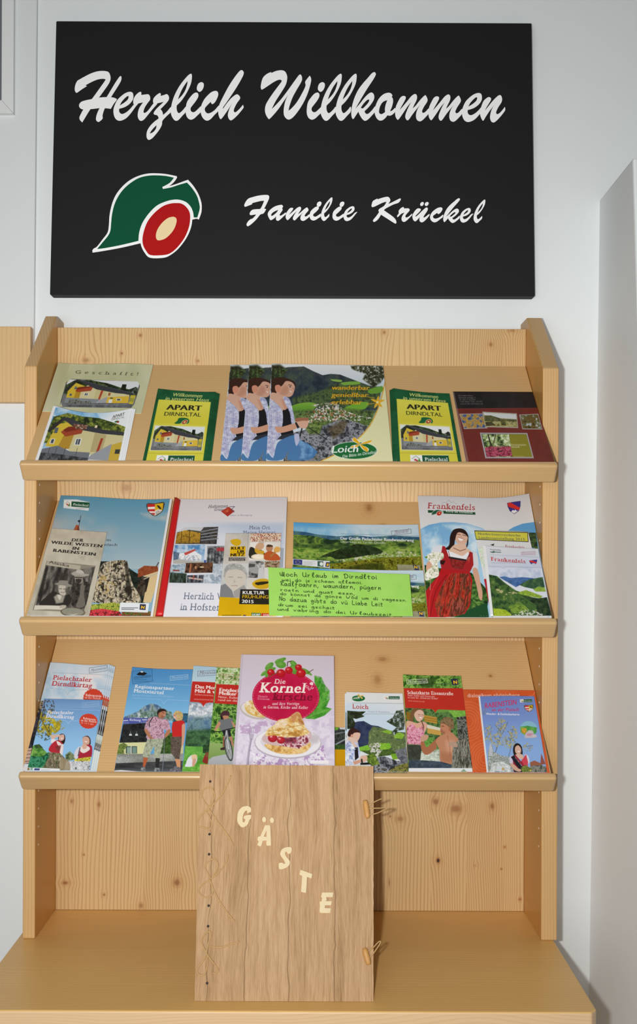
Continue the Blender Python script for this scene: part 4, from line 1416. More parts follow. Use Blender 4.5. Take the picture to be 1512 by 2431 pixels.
def shield_rab(A, q):
    old = A.tf
    A.unit(q)
    sh = [0, 0, .5, .03, 1, 0, 1, .45, .9, .7, .5, 1, .12, .7, 0, .45]
    A.p(sh, '403830', sm=3)
    s2 = [.04, .04, .5, .07, .5, .96, .14, .67, .04, .45]
    A.p(s2, 'f0ece8')
    A.p([.04, .04, .5, .07, .5, .25, .04, .25], 'c83030').p([.04, .42, .5, .42, .5, .6, .08, .58], 'c83030').p([.2, .72, .5, .72, .5, .92], 'c83030')
    A.p([.5, .07, .96, .04, .96, .45, .86, .67, .5, .96], 'dcb428')
    A.p([.5, .55, .7, .45, .95, .55, .85, .68, .5, .96], 'e8e8e0')
    A.n([.55, .6, .75, .5, .9, .6, .55, .9], ['606060', 'e8e8e0'], 1.4, 51, .7)
    A.p([.6, .15, .75, .2, .9, .42, .8, .46, .66, .3], '38342c')
    A.tf = old


def mostviertel(A, x0, y0, x1, y1, h, col, slope=0.1, txt='Mostviertel', a=.85):
    """the little tilted stamp box with script lettering"""
    d = (x1 - x0) * slope
    A.l([x0, y0, x1, y0 - d, x1, y1 - d, x0, y1, x0, y0], .9, col, a)
    m = (y1 - y0)
    A.t(txt, x0 + m * .25, y1 - m * .3, x1 - m * .25, y1 - m * .3 - d, h, col, it=.25, serif=True, a=a)


def pielachtal(A, q, txt='Pielachtal'):
    """house emblem and green name plate"""
    old = A.tf
    A.unit(q)
    A.rect(0, 0, 1, 1, 'f2f4f0')
    A.p([.02, .5, .14, .05, .26, .5], 'b0b4a8').p([.05, .5, .14, .15, .22, .5, .2, .95, .07, .95], 'e8eae4').e(.12, .6, .025, .12, 'b83838').e(.16, .7, .025, .12, 'b83838')
    A.p([.16, .95, .22, .4, .27, .9], '5a9040')
    A.rect(.3, .04, 1, .96, '1c5438')
    A.t(txt, .36, .72, .96, .74, .42, 'f4f6f2', bold=4, serif=True)
    A.tf = old


def n_box(A, q):
    old = A.tf
    A.unit(q)
    A.rect(0, 0, 1, 1, '28304c')
    A.t('N', .2, .8, .8, .8, .55, 'f0c030', bold=9)
    A.tf = old


# ------------------------------------------------------------------ top shelf
Z3, Z4, Z5 = (0, 740, 2.8), (480, 840, 3.15), (880, 740, 2.8)


def zz(z, *l):
    return [(l[i] / z[2] + z[0], l[i + 1] / z[2] + z[1]) for i in range(0, len(l), 2)]


# pale green booklet with the typed word
A = Art(*zz(Z3, 388, 338, 1018, 352, 940, 678, 280, 664), ext=0, bow=0, wave=2.0, base='c6c8a0')
A.zoom(*Z3)
A.n([260, 330, 1030, 330, 1030, 690, 260, 690], ['bcbf96', 'c8caa4', 'cfd0ac'], 60, 60)
A.g([388, 338, 470, 338, 350, 664, 268, 664], 'd2d4b4', 'c2c49c', [330, 500], [400, 510])
A.t('G e s c h a f f t !', 500, 410, 915, 424, 22, '50503c', serif=True)
A.p([440, 470, 455, 450, 480, 447, 900, 465, 928, 472, 928, 500, 888, 628, 870, 640, 410, 634, 398, 615], '44464a', sm=0)
house(A, [452, 449, 930, 465, 885, 640, 398, 632])
for c in ([398, 632, 405, 600, 415, 632], [452, 449, 470, 446, 445, 475], [930, 465, 930, 490, 915, 463], [885, 640, 870, 642, 893, 615]):
    A.p(c, 'c6c8a0')
put_sheet('booklet', 0, A, .0030, 'pale green booklet with a typed heading over a photo of a yellow house', 'booklet', pages=.0018, mat=matt, curl=0.003)

# stack of picture cards with the yellow house
Q = zz(Z3, 355, 622, 878, 640, 805, 990, 232, 990)
A = Art(*Q, bow=15, base='eef0f2')
A.zoom(*Z3)
A.unit()
A.g([.035, .04, .965, .04, .965, 1.1, .035, 1.1], '6aa4d0', 'e8ecee', [.3, .0], [.6, .45])
A.n([.035, .04, .5, .04, .7, .3, .3, .35, .035, .2], ['6aa6d6', '9cc4e0', 'f0f2f4'], 22, 61, .8)
A.n([.035, .42, .05, .22, .2, .14, .4, .2, .6, .22, .8, .3, .965, .38, .965, .7, .035, .7], ['1e2614', '3a4a20', '5c6c2c', '94963c'], 7, 62)
A.p([.06, .75, .12, .36, .27, .3, .36, .48, .34, .8], 'd4b83c')
A.p([.2, .8, .26, .4, .36, .36, .4, .8], 'b48c30')
A.p([.34, .85, .36, .42, .5, .4, .75, .52, .965, .55, .965, .9, .34, .9], 'cfc594')
A.p([.6, .85, .6, .5, .75, .54, .74, .85], 'b8a878')
A.p([.19, .5, .24, .42, .45, .4, .44, .52, .26, .58], 'a04428').p([.21, .46, .26, .4, .44, .38, .44, .43, .25, .5], '7c2c1c')
A.p([.03, .48, .08, .36, .16, .24, .2, .25, .1, .44, .06, .5], '34322f')
A.p([.15, .24, .22, .22, .45, .36, .7, .44, .965, .48, .965, .54, .7, .52, .45, .46, .3, .38], '3a3b40')
A.n([.3, .34, .5, .36, .48, .44, .36, .44], ['8a5038', '50382c', 'c8a88c'], 3, 63)
A.rect(.11, .42, .15, .52, '5c646c').rect(.1, .62, .15, .71, 'e8e8e4').rect(.11, .63, .14, .7, '444c54')
A.rect(.39, .61, .46, .73, 'f0f0ec').rect(.4, .62, .45, .72, '4a525a').rect(.42, .62, .425, .72, 'f0f0ec')
A.p([.69, .6, .72, .6, .7, .88, .67, .88], 'a83c28').p([.58, .36, .61, .36, .61, .41, .58, .41], 'e8d8b0')
A.p([.035, .8, .2, .74, .36, .84, .6, .86, .6, .98, .035, .98], '70757c')
A.p([.58, .98, .62, .9, .84, .7, .86, 1], '989ca0').p([.84, .72, .965, .66, .965, 1, .84, 1], 'c8a83c').rect(.9, .8, .96, .88, '3c3c38')
A.n([.035, .86, .2, .88, .4, .92, .6, .96, .6, 1.1, .035, 1.1], ['26282a', '44484c', '66686c'], 7, 64)
for x in (.12, .2, .3, .44):
    A.l([x, .78, x, .92], .9, '303030')
A.t('APART', .77, .22, .92, .15, .06, '50504c', bold=5)
A.t('DIRNDLTAL', .765, .265, .925, .205, .042, '70706c')
A.e(.84, .28, .03, .018, '2c6a3c', -.3).e(.855, .288, .016, .016, 'a83028')
A.tf(0, 0)
o = put_sheet('picture_card', 0, A, .0074, 'front white-bordered picture card showing a yellow house with a dark roof', 'card', 'picture cards of the yellow house', th=.0006, curl=.004)
copy_thing(o, .0032, -.0006, -.0014, 'white-edged picture card directly behind the front yellow house card', 'picture cards of the yellow house')
copy_thing(o, .0062, -.0002, -.0028, 'white-edged picture card hindmost in the yellow house card stack', 'picture cards of the yellow house')


def apart(tl, tr, br, bl):
    A = Art(tl, tr, br, bl, bow=2.5, base='14502c')
    A.unit()
    A.n([0, 0, 1, 0, 1, 1.1, 0, 1.1], ['155430', '1a5c36', '114a28'], 30, 70)
    A.p([.05, .165, .94, .165, .945, 1.1, .05, 1.1], 'd8cf44')
    A.g([.05, .165, .94, .165, .945, .5, .05, .5], 'dcd650', 'd4c83c', [.5, .17], [.5, .5])
    A.t('Willkommen', .26, .105, .77, .102, .055, 'd6d880', it=.25, bold=2)
    A.t('in unserem Haus', .155, .163, .90, .158, .05, 'd6d880', it=.25, bold=2)
    A.t('APART', .2, .305, .80, .300, .075, '26261c', bold=8)
    A.t('DIRNDLTAL', .19, .392, .80, .388, .056, '2c3420', bold=1)
    A.p([.38, .5, .42, .46, .44, .42, .54, .415, .6, .43, .62, .47, .59, .5, .52, .47, .47, .5], '1c6434', sm=3).e(.545, .475, .055, .032, 'c0d0a0', -.35).e(.545, .475, .046, .026, 'b04428', -.35).e(.545, .475, .02, .012, 'e0c080', -.35)
    A.rect(.07, .53, .905, .875, 'e4e0a0')
    house(A, [.085, .54, .89, .54, .89, .865, .085, .865])
    A.l([.05, .905, .945, .905], .8, '9c9424')
    A.rect(.05, .895, .945, .9, 'e8e468', .5)
    pielachtal(A, [.2, .93, .8, .93, .8, 1.03, .2, 1.03])
    return A


NAME = 'APART leaflets'
A = apart(*zz(Z3, 1050, 510, 1432, 532, 1372, 990, 948, 990))
o = put_sheet('leaflet', 0, A, .0080, 'front yellow and green house leaflet of the left-hand stack', 'leaflet', 'left stack of yellow and green leaflets', pages=.0005, cover='front_panel', curl=.004)
for i, w in enumerate(('second', 'third', 'hindmost')):
    copy_thing(o, .0026 * (i + 1), .0008 * (i + 1), -.0017 * (i + 1), w + ' yellow and green leaflet from the front in the left-hand stack', 'left stack of yellow and green leaflets')
A = apart(*zz(Z5, 148, 508, 522, 543, 602, 990, 172, 990))
o = put_sheet('leaflet', 0, A, .0080, 'front yellow and green house leaflet of the right-hand stack', 'leaflet', 'right stack of yellow and green leaflets', pages=.0005, cover='front_panel', curl=.004)
for i, w in enumerate(('second', 'third', 'hindmost')):
    copy_thing(o, -.0022 * (i + 1), .0008 * (i + 1), -.0017 * (i + 1), w + ' yellow and green leaflet from the front in the right-hand stack', 'right stack of yellow and green leaflets')


def loich_logo(A, q, sub=True):
    old = A.tf
    A.unit(q)
    A.e(.5, .55, .5, .44, 'e8eee0').e(.5, .55, .485, .42, '1c6a34')
    for (x0, y0, x1, y1) in ((.55, .2, .5, -.1), (.58, .3, .42, .42), (.7, .3, .78, .62), (.72, .22, .88, .04)):
        dx, dy = x1 - x0, y1 - y0
        L = math.hypot(dx, dy)
        nx, ny = -dy / L * .07, dx / L * .07
        A.p([.62, .25, (x0 + x1) / 2 + nx, (y0 + y1) / 2 + ny, x1, y1, (x0 + x1) / 2 - nx, (y0 + y1) / 2 - ny], 'f0f0e0', sm=3)
        A.p([.63, .25, (x0 + x1) / 2 + nx * .7, (y0 + y1) / 2 + ny * .7, x1, y1, (x0 + x1) / 2 - nx * .7, (y0 + y1) / 2 - ny * .7], 'e8b020', sm=3)
    A.t('Loich', .02, .66, .58, .62, .36, 'f4f6f4', bold=4, it=.2)
    if sub:
        A.t('Die Bl\u00fcte im Dirndltal', .25, .92, .96, .7, .15, 'e8ece4', it=.15, bold=1)
    A.tf = old


Q = zz(Z4, 519, 72, 1352, 88, 1425, 797, 478, 797)
A = Art(*Q, base='e6e2b4')
A.zoom(*Z4)
A.rect(470, 60, 1440, 900, 'e4e0b0')
ph = [515, 70, 1358, 88, 1368, 200, 1345, 300, 1310, 420, 1250, 540, 1160, 640, 1040, 730, 900, 797, 890, 860, 470, 860, 478, 797]
A.g(ph, 'e8eef4', 'd0dce6', [900, 80], [900, 220])
A.p([515, 130, 640, 100, 760, 95, 830, 130, 900, 160, 960, 150, 1030, 155, 1120, 190, 1250, 240, 1340, 250, 1310, 420, 515, 420], '28364a')
A.n([515, 130, 640, 100, 760, 95, 830, 130, 900, 160, 960, 150, 1030, 155, 1120, 190, 1250, 240, 1340, 250, 1300, 440, 515, 440], ['1c2838', '2c3c48', '3c4c4c', '4c6048'], 14, 81, .8, k=1.3)
A.n([680, 330, 900, 270, 1000, 220, 1120, 200, 1250, 240, 1345, 250, 1310, 400, 1000, 400, 680, 380], ['2c3c2a', '4a5c36', '5c7440', '38482c'], 8, 82, .9, 6)
A.g([665, 390, 760, 365, 850, 370, 830, 420, 680, 430], '7cae3c', '5c9030', [700, 370], [700, 430], sm=2)
A.p([1040, 215, 1160, 205, 1180, 225, 1060, 235], '7cb048', sm=2).p([960, 190, 1040, 195, 1040, 210, 980, 205], '88b450', sm=2)
A.p([1050, 410, 1150, 370, 1240, 360, 1220, 410, 1090, 440], '74ac38', sm=2).p([1180, 500, 1260, 480, 1280, 500, 1200, 530], '80b440', sm=2).p([1240, 270, 1345, 240, 1345, 285, 1260, 300], '6ca038', sm=2)
A.n([670, 430, 800, 420, 1000, 400, 1300, 430, 1250, 540, 1100, 560, 900, 540, 700, 520], ['2c3a20', '4c6430', '6a8440', '3a4a2c'], 6, 83, .95, 5)
A.sp([820, 380, 1000, 360, 1060, 420, 1160, 460, 1280, 480, 1200, 500, 1000, 500, 800, 520, 720, 500, 760, 470, 840, 450], 'dcd8d0', 3.2, .52, 84, .95)
A.sp([820, 380, 1000, 360, 1060, 420, 1160, 460, 1000, 500, 800, 520, 720, 500], 'a85c40', 3.0, .62, 85, .9)
A.n([680, 590, 800, 560, 900, 540, 1000, 500, 1080, 490, 1180, 520, 1245, 545, 1160, 640, 1040, 730, 900, 797, 600, 850, 620, 700], ['2a2a2c', '50525a', '7c7e86', 'a0a2a8', '44484a'], 8, 86, sm=0)
A.n([940, 560, 1040, 500, 1090, 500, 1060, 580, 980, 640], ['4a3c2c', '6c5c40', '3c3424'], 6, 87, .8, 6)
A.n([760, 540, 850, 500, 900, 520, 880, 600, 800, 600], ['3a4c20', '5c7430', '80944c'], 4, 88, .9, 4)
A.n([620, 700, 700, 700, 850, 740, 900, 790, 620, 800], ['2c2c28', '5c5c58', '88888a', '44442c'], 5, 89)
A.n([518, 85, 580, 80, 640, 120, 600, 180, 518, 190], ['101810', '1c2818', '2c3c24', '507040'], 4, 90, 1, 5)
A.n([1110, 90, 1200, 85, 1360, 92, 1365, 170, 1330, 220, 1280, 250, 1200, 190, 1220, 150, 1120, 115], ['14180e', '2c3420', '464c30', 'c0c8c4'], 4, 91, .95, 3)
A.l([1369, 200, 1345, 310, 1310, 420, 1250, 540, 1160, 640, 1040, 730, 890, 800], 2.2, 'd8a428', sm=4)
hiker(A)
for s, y, x1 in (('wanderbar', 268, 1250), ('genie\u00dfbar', 322, 1238), ('erlebbar', 376, 1195)):
    A.t(s, 965, y, x1, y + 2, 34, 'dca824', it=.25, bold=5)
for ang in (-150, -80, -20, 50, 115):
    r = math.radians(ang)
    A.p([1310, 362, 1310 + 22 * math.cos(r + .5), 362 + 22 * math.sin(r + .5), 1310 + 58 * math.cos(r), 362 + 50 * math.sin(r), 1310 + 22 * math.cos(r - .5), 362 + 22 * math.sin(r - .5)], 'e4b030', sm=2)
A.e(1310, 362, 9, 8, 'f4e8b0')
A.l([1225, 320, 1290, 330], 1, 'e4b030').l([1225, 376, 1290, 370], 1, 'e4b030')
loich_logo(A, [962, 640, 1310, 640, 1310, 790, 962, 790])
o = put_sheet('magazine', 0, A, .0090, 'frontmost of the three fanned hiking magazines, its green oval emblem in full view', 'magazine', 'fanned hiking magazines on the top shelf', pages=.0012)
copy_thing(o, -.0425, 0, -.0025, 'middle of the three fanned hiking magazines, mostly covered by the front one', 'fanned hiking magazines on the top shelf')
copy_thing(o, -.078, .0008, -.0050, 'leftmost and hindmost of the three fanned hiking magazines', 'fanned hiking magazines on the top shelf')

# dark red brochure with a black band
Q = zz(Z5, 545, 530, 1074, 533, 1218, 990, 632, 990)
A = Art(*Q, base='6c2c24')
A.zoom(*Z5)
A.n([530, 520, 1300, 520, 1300, 1100, 530, 1100], ['6a2a22', '742e26', '702a24'], 40, 100)
A.n([540, 525, 1090, 528, 1115, 640, 566, 645], ['1c1a1c', '262224', '1e1c1e'], 30, 101)
A.l([566, 645, 1115, 640], .8, '8a4038').p([545, 530, 553, 530, 650, 990, 640, 1010, 630, 990], '9a8880', .6)
for i, (s, x1) in enumerate((('Dirndl-Haus', 678), ('Dobersnigg 1', 692), ('A-3211 Loich', 694), ('+43 664 122 13 57', 740), ('www.dirndl-haus.at', 745))):
    A.t(s, 583 + i * 3, 562 + i * 13.5, x1 + 2, 561 + i * 13.5, 9, '8c8688')
for q, pal, sd in (([592, 683, 742, 680, 772, 770, 622, 775], ['3a4a78', '5c6c90', 'c09848', 'a88040'], 102), ([990, 688, 1110, 682, 1138, 778, 1010, 776], ['b8bcc0', '5a5c30', '7c5c30', '3a3c20'], 103), ([745, 668, 968, 680, 976, 768, 762, 762], ['a8a060', '8a8448', 'c0b480', '606030'], 104)):
    cx, cy = sum(q[::2]) / 4, sum(q[1::2]) / 4
    A.p([q[0] - 4, q[1] - 4, q[2] + 3, q[3] - 4, q[4] + 4, q[5] + 5, q[6] - 2, q[7] + 5], 'b4aca8')
    A.n(q, pal, 7, sd)
A.p([748, 670, 966, 682, 970, 715, 860, 708, 800, 690, 752, 688], 'd4d8d8')
A.n([754, 690, 800, 690, 870, 712, 970, 716, 972, 730, 758, 728], ['4a4c30', '6c6c40'], 5, 105)
A.n([760, 735, 800, 730, 830, 755, 770, 760], ['30281c', '54502c'], 4, 106)
A.n([865, 725, 890, 720, 900, 755, 868, 755], ['3c3c20', '606034'], 3, 107)
A.p([725, 804, 1040, 806, 1084, 974, 762, 974], 'aca8ac').p([736, 812, 1034, 814, 1074, 966, 770, 966], '30302c')
A.n([740, 814, 918, 814, 942, 966, 770, 966], ['26301c', '5c7440', 'a8b878', 'e0e8c8'], 8, 108)
A.l([780, 820, 800, 890, 790, 900], 3, '30281c').l([830, 816, 815, 880], 2, '30281c')
A.n([758, 905, 800, 895, 930, 895, 942, 960, 770, 966], ['6c1c30', 'a83850', 'c8647c', '4a1420'], 4, 109)
A.p([918, 814, 1034, 814, 1074, 966, 942, 966], '8a8428')
A.t('Pielachtaler', 934, 890, 1035, 890, 12, 'd8d4b0', bold=3, serif=True).t('Dirndl', 936, 904, 990, 904, 12, 'd8d4b0', bold=3, serif=True)
A.bars(815, 876, 870, 900, 3, 1.2, 'd0cc90', .7).l([952, 961, 1020, 961], .9, 'd0cc90', .6)
put_sheet('brochure', 0, A, .0100, 'dark red brochure with a black top band and small framed photos', 'brochure', pages=.0070)
# ------------------------------------------------------------------ middle shelf
Z6, Z7, Z8, Y1 = (30, 1150, 3.78), (360, 1150, 3.78), (620, 1150, 3.78), (960, 1140, 3.78)
LIPY = 1466

# blue village magazine with the big rock
A = Art(*zz(Z6, 432, 98, 1412, 128, 1236, 1192, 125, 1190), bow=3, wave=-1.5, base='8ab0c4')
A.zoom(*Z6)
A.g([100, 60, 1450, 60, 1450, 760, 100, 760], '5e9ab8', 'a8bcc4', [800, 100], [750, 720])
A.n([100, 250, 700, 300, 900, 420, 900, 760, 100, 760], ['7caac0', 'b0b8bc', 'c8bcb4'], 40, 201, .55, 40)
A.n([1150, 260, 1420, 250, 1380, 330, 1200, 300], ['a8c0c8', 'd8c8b8', '8cb4c4'], 20, 202, .6, 8)
A.n([760, 690, 860, 690, 1000, 720, 1100, 790, 1180, 830, 1250, 860, 1180, 1080, 1000, 1080, 900, 900, 760, 800], ['141c18', '24302a', '1c2420'], 8, 203)
A.n([830, 700, 960, 680, 1025, 690, 1040, 760, 1080, 900, 1120, 960, 1150, 1060, 1000, 1070, 720, 1060, 690, 1000, 760, 850, 780, 760], ['302c26', '807868', 'b4a890', 'd8ccb4', '6c6450', 'c8b898'], 11, 204, sm=3, sy=1.4)
A.sp([830, 700, 960, 680, 1025, 690, 1040, 760, 1080, 900, 1120, 1060, 700, 1060, 760, 850], '2c2822', 5, .58, 205, .9)
A.sp([760, 800, 900, 740, 950, 900, 800, 1000], 'c8a860', 8, .6, 206, .6)
A.p([1000, 700, 1025, 690, 1040, 760, 1050, 860, 1075, 960, 1040, 1020, 1005, 960, 1020, 850], '26241f', .75, 3)
A.p([1125, 765, 1180, 730, 1300, 735, 1310, 780, 1125, 835], '8c4428').n([1125, 765, 1180, 730, 1300, 735, 1310, 780, 1125, 835], ['7c3820', 'a05c38'], 3, 207, .6)
A.p([1180, 820, 1330, 770, 1310, 850, 1240, 1060, 1170, 1060, 1200, 900], 'd4bc8c').n([1150, 830, 1230, 830, 1200, 960, 1150, 1000, 1110, 940], ['1c1a18', '38302a', '504434'], 5, 208)
A.l([1180, 850, 1330, 780], 2, 'b8b4a8').p([1170, 905, 1195, 900, 1180, 1000, 1160, 1000], '50483c').l([1290, 735, 1310, 700], 2, '3c2420')
A.n([690, 1080, 900, 1060, 1000, 1075, 980, 1140, 690, 1140], ['5c6c28', '94a83c', 'b8b850', '7c8830'], 5, 209)
A.n([680, 1130, 800, 1115, 960, 1140, 1000, 1200, 660, 1260], ['c83038', 'e05058', '8c2028', '5c2c20'], 4, 210)
A.n([980, 1140, 1240, 1140, 1230, 1250, 980, 1250], ['38481c', '6c7838', '8c3830', '50602c'], 4, 211)
A.p([965, 1060, 1225, 1066, 1212, 1150, 955, 1142], 'e4e8ec').bars(978, 1108, 1125, 1122, 2, 1.7, '404448', .8)
n_box(A, [1142, 1074, 1196, 1076, 1192, 1128, 1138, 1124])
A.p([460, 135, 575, 135, 690, 160, 680, 236, 455, 212], 'e0e8ec')
pielachtal(A, [462, 146, 692, 160, 686, 212, 460, 196])
A.bars(570, 214, 672, 222, 2, 1, '9c9a98', .6)
A.l([612, 280, 590, 400], 1.2, '34343c').e(596, 330, 11, 10, '2c3038').p([572, 360, 596, 372, 596, 412, 545, 410], 'a8593a').p([590, 365, 600, 410, 575, 410], '7c3c28')
A.t('in', 840, 508, 880, 510, 24, '505c64', bold=1).t('elach', 820, 550, 938, 553, 24, '505c64', bold=1)
shield_rab(A, [1204, 172, 1360, 160, 1345, 285, 1212, 285])
put_sheet('magazine', 1, A, .0050, 'blue village magazine with a tall rock and a red and yellow crest', 'magazine', pages=.0026, pdx=7, lift=.010)

# beige wild-west flyer
A = Art(*zz(Z6, 355, 393, 846, 430, 684, 1192, 122, 1190), base='c2baa8')
A.zoom(*Z6)
A.n([100, 380, 860, 380, 860, 1300, 100, 1300], ['b0a996', 'bfb8a6', 'ccc6b4'], 50, 220)
for s, x0, y0, x1, y1 in (('DER', 524, 510, 636, 514), ('WILDE WESTEN', 343, 530, 806, 566), ('IN', 530, 584, 598, 588), ('RABENSTEIN', 357, 602, 748, 640)):
    A.t(s, x0, y0, x1, y1, 27, '2a2622', bold=7, serif=True)
A.n([590, 640, 650, 640, 640, 680, 600, 670], ['a8a494', 'b8b2a0'], 3, 221, .7, 4)
A.p([305, 686, 745, 730, 640, 1150, 178, 1128], '8c8678')
A.n([300, 720, 600, 765, 740, 740, 640, 1130, 200, 1110], ['2c2a28', '46423e', '64605a', '7c7870'], 14, 222, sx=.6, sy=2.2, rot=.25)
A.p([310, 690, 612, 728, 600, 768, 300, 724], 'b4ac9a').t('Alaska', 322, 706, 506, 742, 26, '4c4840', bold=2)
A.p([300, 740, 320, 740, 262, 1000, 225, 1000], '282622', .8).p([420, 790, 500, 800, 470, 900, 420, 880], '38342f', .7)
# man with the broad hat
A.p([525, 800, 560, 780, 580, 765, 625, 770, 645, 800, 690, 808, 650, 825, 570, 825], 'a8a296', sm=3).p([580, 768, 622, 772, 640, 800, 575, 795], 'bcb6aa', sm=2)
A.p([556, 822, 630, 824, 622, 870, 600, 892, 570, 880], '948c80', sm=3).p([565, 850, 620, 852, 600, 890, 575, 884], '38342e', sm=2).l([560, 835, 625, 838], 2, '2c2824')
A.n([540, 880, 600, 895, 650, 870, 690, 900, 680, 1000, 640, 1110, 540, 1100, 520, 1000], ['24221f', '3c3833', '4c4842'], 6, 223, sm=3)
A.p([615, 890, 655, 880, 640, 980, 650, 1090, 570, 1100, 600, 1000], '7c766c', .8, sm=3).p([630, 830, 650, 850, 660, 900, 640, 910], '2c2824', .8)
# woman leaning forward
A.p([375, 892, 410, 880, 425, 862, 490, 865, 500, 890, 535, 910, 500, 920, 420, 908], '8c867c', sm=3)
A.p([405, 910, 490, 916, 486, 970, 460, 1000, 425, 985], 'c0b8aa', sm=3).p([480, 915, 520, 950, 525, 1010, 490, 1000, 470, 960], '57524a', .9, 3).p([395, 910, 412, 912, 410, 980, 380, 960], '57524a', .9, 3)
A.l([420, 935, 440, 936], 1.3, '3c3832').l([455, 938, 475, 940], 1.3, '3c3832').l([432, 968, 462, 970], 1.2, '6c5c54')
A.p([370, 960, 420, 985, 470, 1000, 510, 985, 520, 1060, 440, 1110, 240, 1085, 300, 1010], '2f2c29', sm=3)
A.p([400, 985, 470, 1000, 450, 1060, 390, 1070, 370, 1010], 'a8a294', .9, 3).p([400, 990, 440, 1000, 420, 1040], 'ccc4b6', sm=2)
A.p([200, 1085, 300, 1085, 480, 1090, 470, 1125, 300, 1120, 190, 1125], 'd4ccbc', sm=0).p([430, 1085, 480, 1085, 470, 1110, 420, 1110], 'b8ae9e', sm=2)
A.e(540, 1146, 112, 42, '6c5c4a', .05).e(540, 1144, 100, 35, '8c8c7e', .05).p([490, 1160, 540, 1165, 600, 1155, 545, 1178], 'c4c0b2', .8).l([460, 1140, 620, 1160], 1.5, '9c8c70')
put_sheet('flyer', 1, A, .0066, 'narrow beige flyer with a black-and-white picture of two people in hats', 'flyer', pages=.0003, cover='front_panel', mat=matt, lift=.009)

# white booklet in a red slide binding
A = Art(*zz(Z7, 250, 128, 1216, 113, 1180, 1194, 100, 1194), bow=1, wave=1.5, base='dcdce2')
A.zoom(*Z7)
A.g([90, 100, 1230, 100, 1230, 1300, 90, 1300], 'd6d4d8', 'e0e0e8', [700, 100], [600, 1000])
A.g([230, 345, 1190, 345, 1175, 900, 150, 900], 'b4c4da', 'd4dae4', [700, 345], [650, 480], .9, 10)
A.t('Hofstetten', 505, 212, 680, 206, 30, '40404c', it=.3, serif=True).t('Gr\u00fcnau', 558, 236, 650, 236, 26, '40404c', it=.3, serif=True)
A.p([622, 242, 690, 200, 745, 240, 682, 288], 'a83428').p([640, 240, 690, 208, 700, 236, 660, 262], 'c05038', .7).e(678, 240, 8, 8, 'c87850')
A.l([700, 200, 745, 198, 715, 225, 740, 250], 1.3, '50546c')
A.t('leben in Bewegung', 705, 284, 900, 282, 15, '8c8c96', it=.2)
A.t('Mein Ort', 874, 402, 1064, 402, 34, '56607c', serif=True).t('Meine Heimat', 818, 446, 1112, 444, 32, '56607c', serif=True)
# collage of village pictures
A.n([228, 430, 430, 385, 598, 380, 582, 536, 212, 534], ['2c2c2c', '505050', '3c3830'], 9, 230)
A.g([225, 440, 300, 410, 440, 436, 430, 525, 215, 530], 'b48c30', '5c4418', [350, 430], [350, 530]).n([225, 440, 300, 410, 440, 436, 430, 525, 215, 530], ['6c5420', 'd0a840', 'a87c28'], 5, 231, .6)
A.p([230, 425, 300, 385, 470, 382, 440, 420, 300, 405], 'c8ccd0')
for k in range(4):
    A.l([445, 425 + k * 25, 595, 395 + k * 30], 2, '8c94a0')
A.l([270, 420, 262, 528], 1.2, '302818').l([340, 410, 335, 528], 1.2, '302818')
A.g([208, 545, 478, 540, 470, 700, 190, 700], '3c78b4', 'a8c4dc', [340, 545], [330, 640]).n([208, 545, 478, 540, 474, 610, 200, 610], ['4880b8', 'b4cce0', 'e8ecf0'], 12, 232, .7)
A.p([230, 620, 390, 600, 450, 640, 440, 690, 240, 680], 'e4e8ec').p([290, 615, 385, 580, 400, 590, 300, 640], 'c05048').n([235, 630, 440, 640, 435, 685, 240, 680], ['8090a4', 'dce0e4', 'f0f0f0'], 3, 233, .8)
A.p([195, 660, 300, 680, 470, 690, 465, 715, 190, 712], 'b0b0ac').n([195, 600, 250, 615, 240, 670, 195, 680], ['4c6080', '6c8498'], 3, 234)
A.rect(497, 550, 652, 715, 'a4a8ac').n([505, 560, 650, 555, 640, 712, 490, 712], ['3c4044', '6c7074', 'a0a4a8'], 8, 235).p([580, 570, 650, 565, 650, 600, 585, 600], 'a83c44').p([470, 680, 490, 678, 485, 715, 470, 712], '3850a0')
for k in range(5):
    A.l([515 + k * 28, 600, 508 + k * 28, 700], 1.3, '1c1e22')
A.n([308, 705, 552, 700, 545, 792, 296, 795], ['2c1c18', '50382c', '6c4c38'], 7, 236).e(450, 742, 20, 6, 'd8c8a0').e(395, 745, 10, 14, 'b08060').p([345, 710, 360, 710, 350, 790, 335, 790], 'a86848')
A.n([170, 720, 300, 715, 295, 800, 160, 800], ['8ca4b8', 'b8c4cc', '7c98a8'], 8, 237).n([165, 790, 315, 800, 310, 885, 155, 882], ['1c241c', '34443a', '50605c'], 5, 238, sx=.5, sy=2).p([190, 765, 250, 768, 250, 780, 190, 778], '8c4038')
A.n([318, 815, 468, 812, 462, 884, 314, 884], ['282c34', '4c5058', '6c7884'], 6, 239).p([330, 830, 460, 850, 455, 862, 330, 845], 'c0a8a0').p([370, 815, 385, 815, 372, 870], 'a05040').p([410, 815, 425, 815, 412, 870], 'b4b8bc')
A.n([470, 810, 640, 800, 620, 890, 466, 886], ['a8b4c0', 'ccd4dc', '8c9cac'], 8, 240).n([550, 710, 640, 715, 635, 810, 548, 795], ['9caab8', 'c4ccd4'], 7, 241)
A.t('Herzlich Willkommen', 285, 1028, 1000, 1040, 62, '5c687c', serif=True).t('in Hofstetten-Gr\u00fcnau', 254, 1126, 1010, 1140, 64, '5c687c', serif=True)
A.p([1155, 570, 1185, 570, 1180, 745, 1150, 745], 'a0a8b4')
bk_ = put_sheet('bound_booklet', 1, A, .0042, 'white booklet in a red slide binding with a collage of village pictures', 'booklet', pages=.0022, lift=.010)
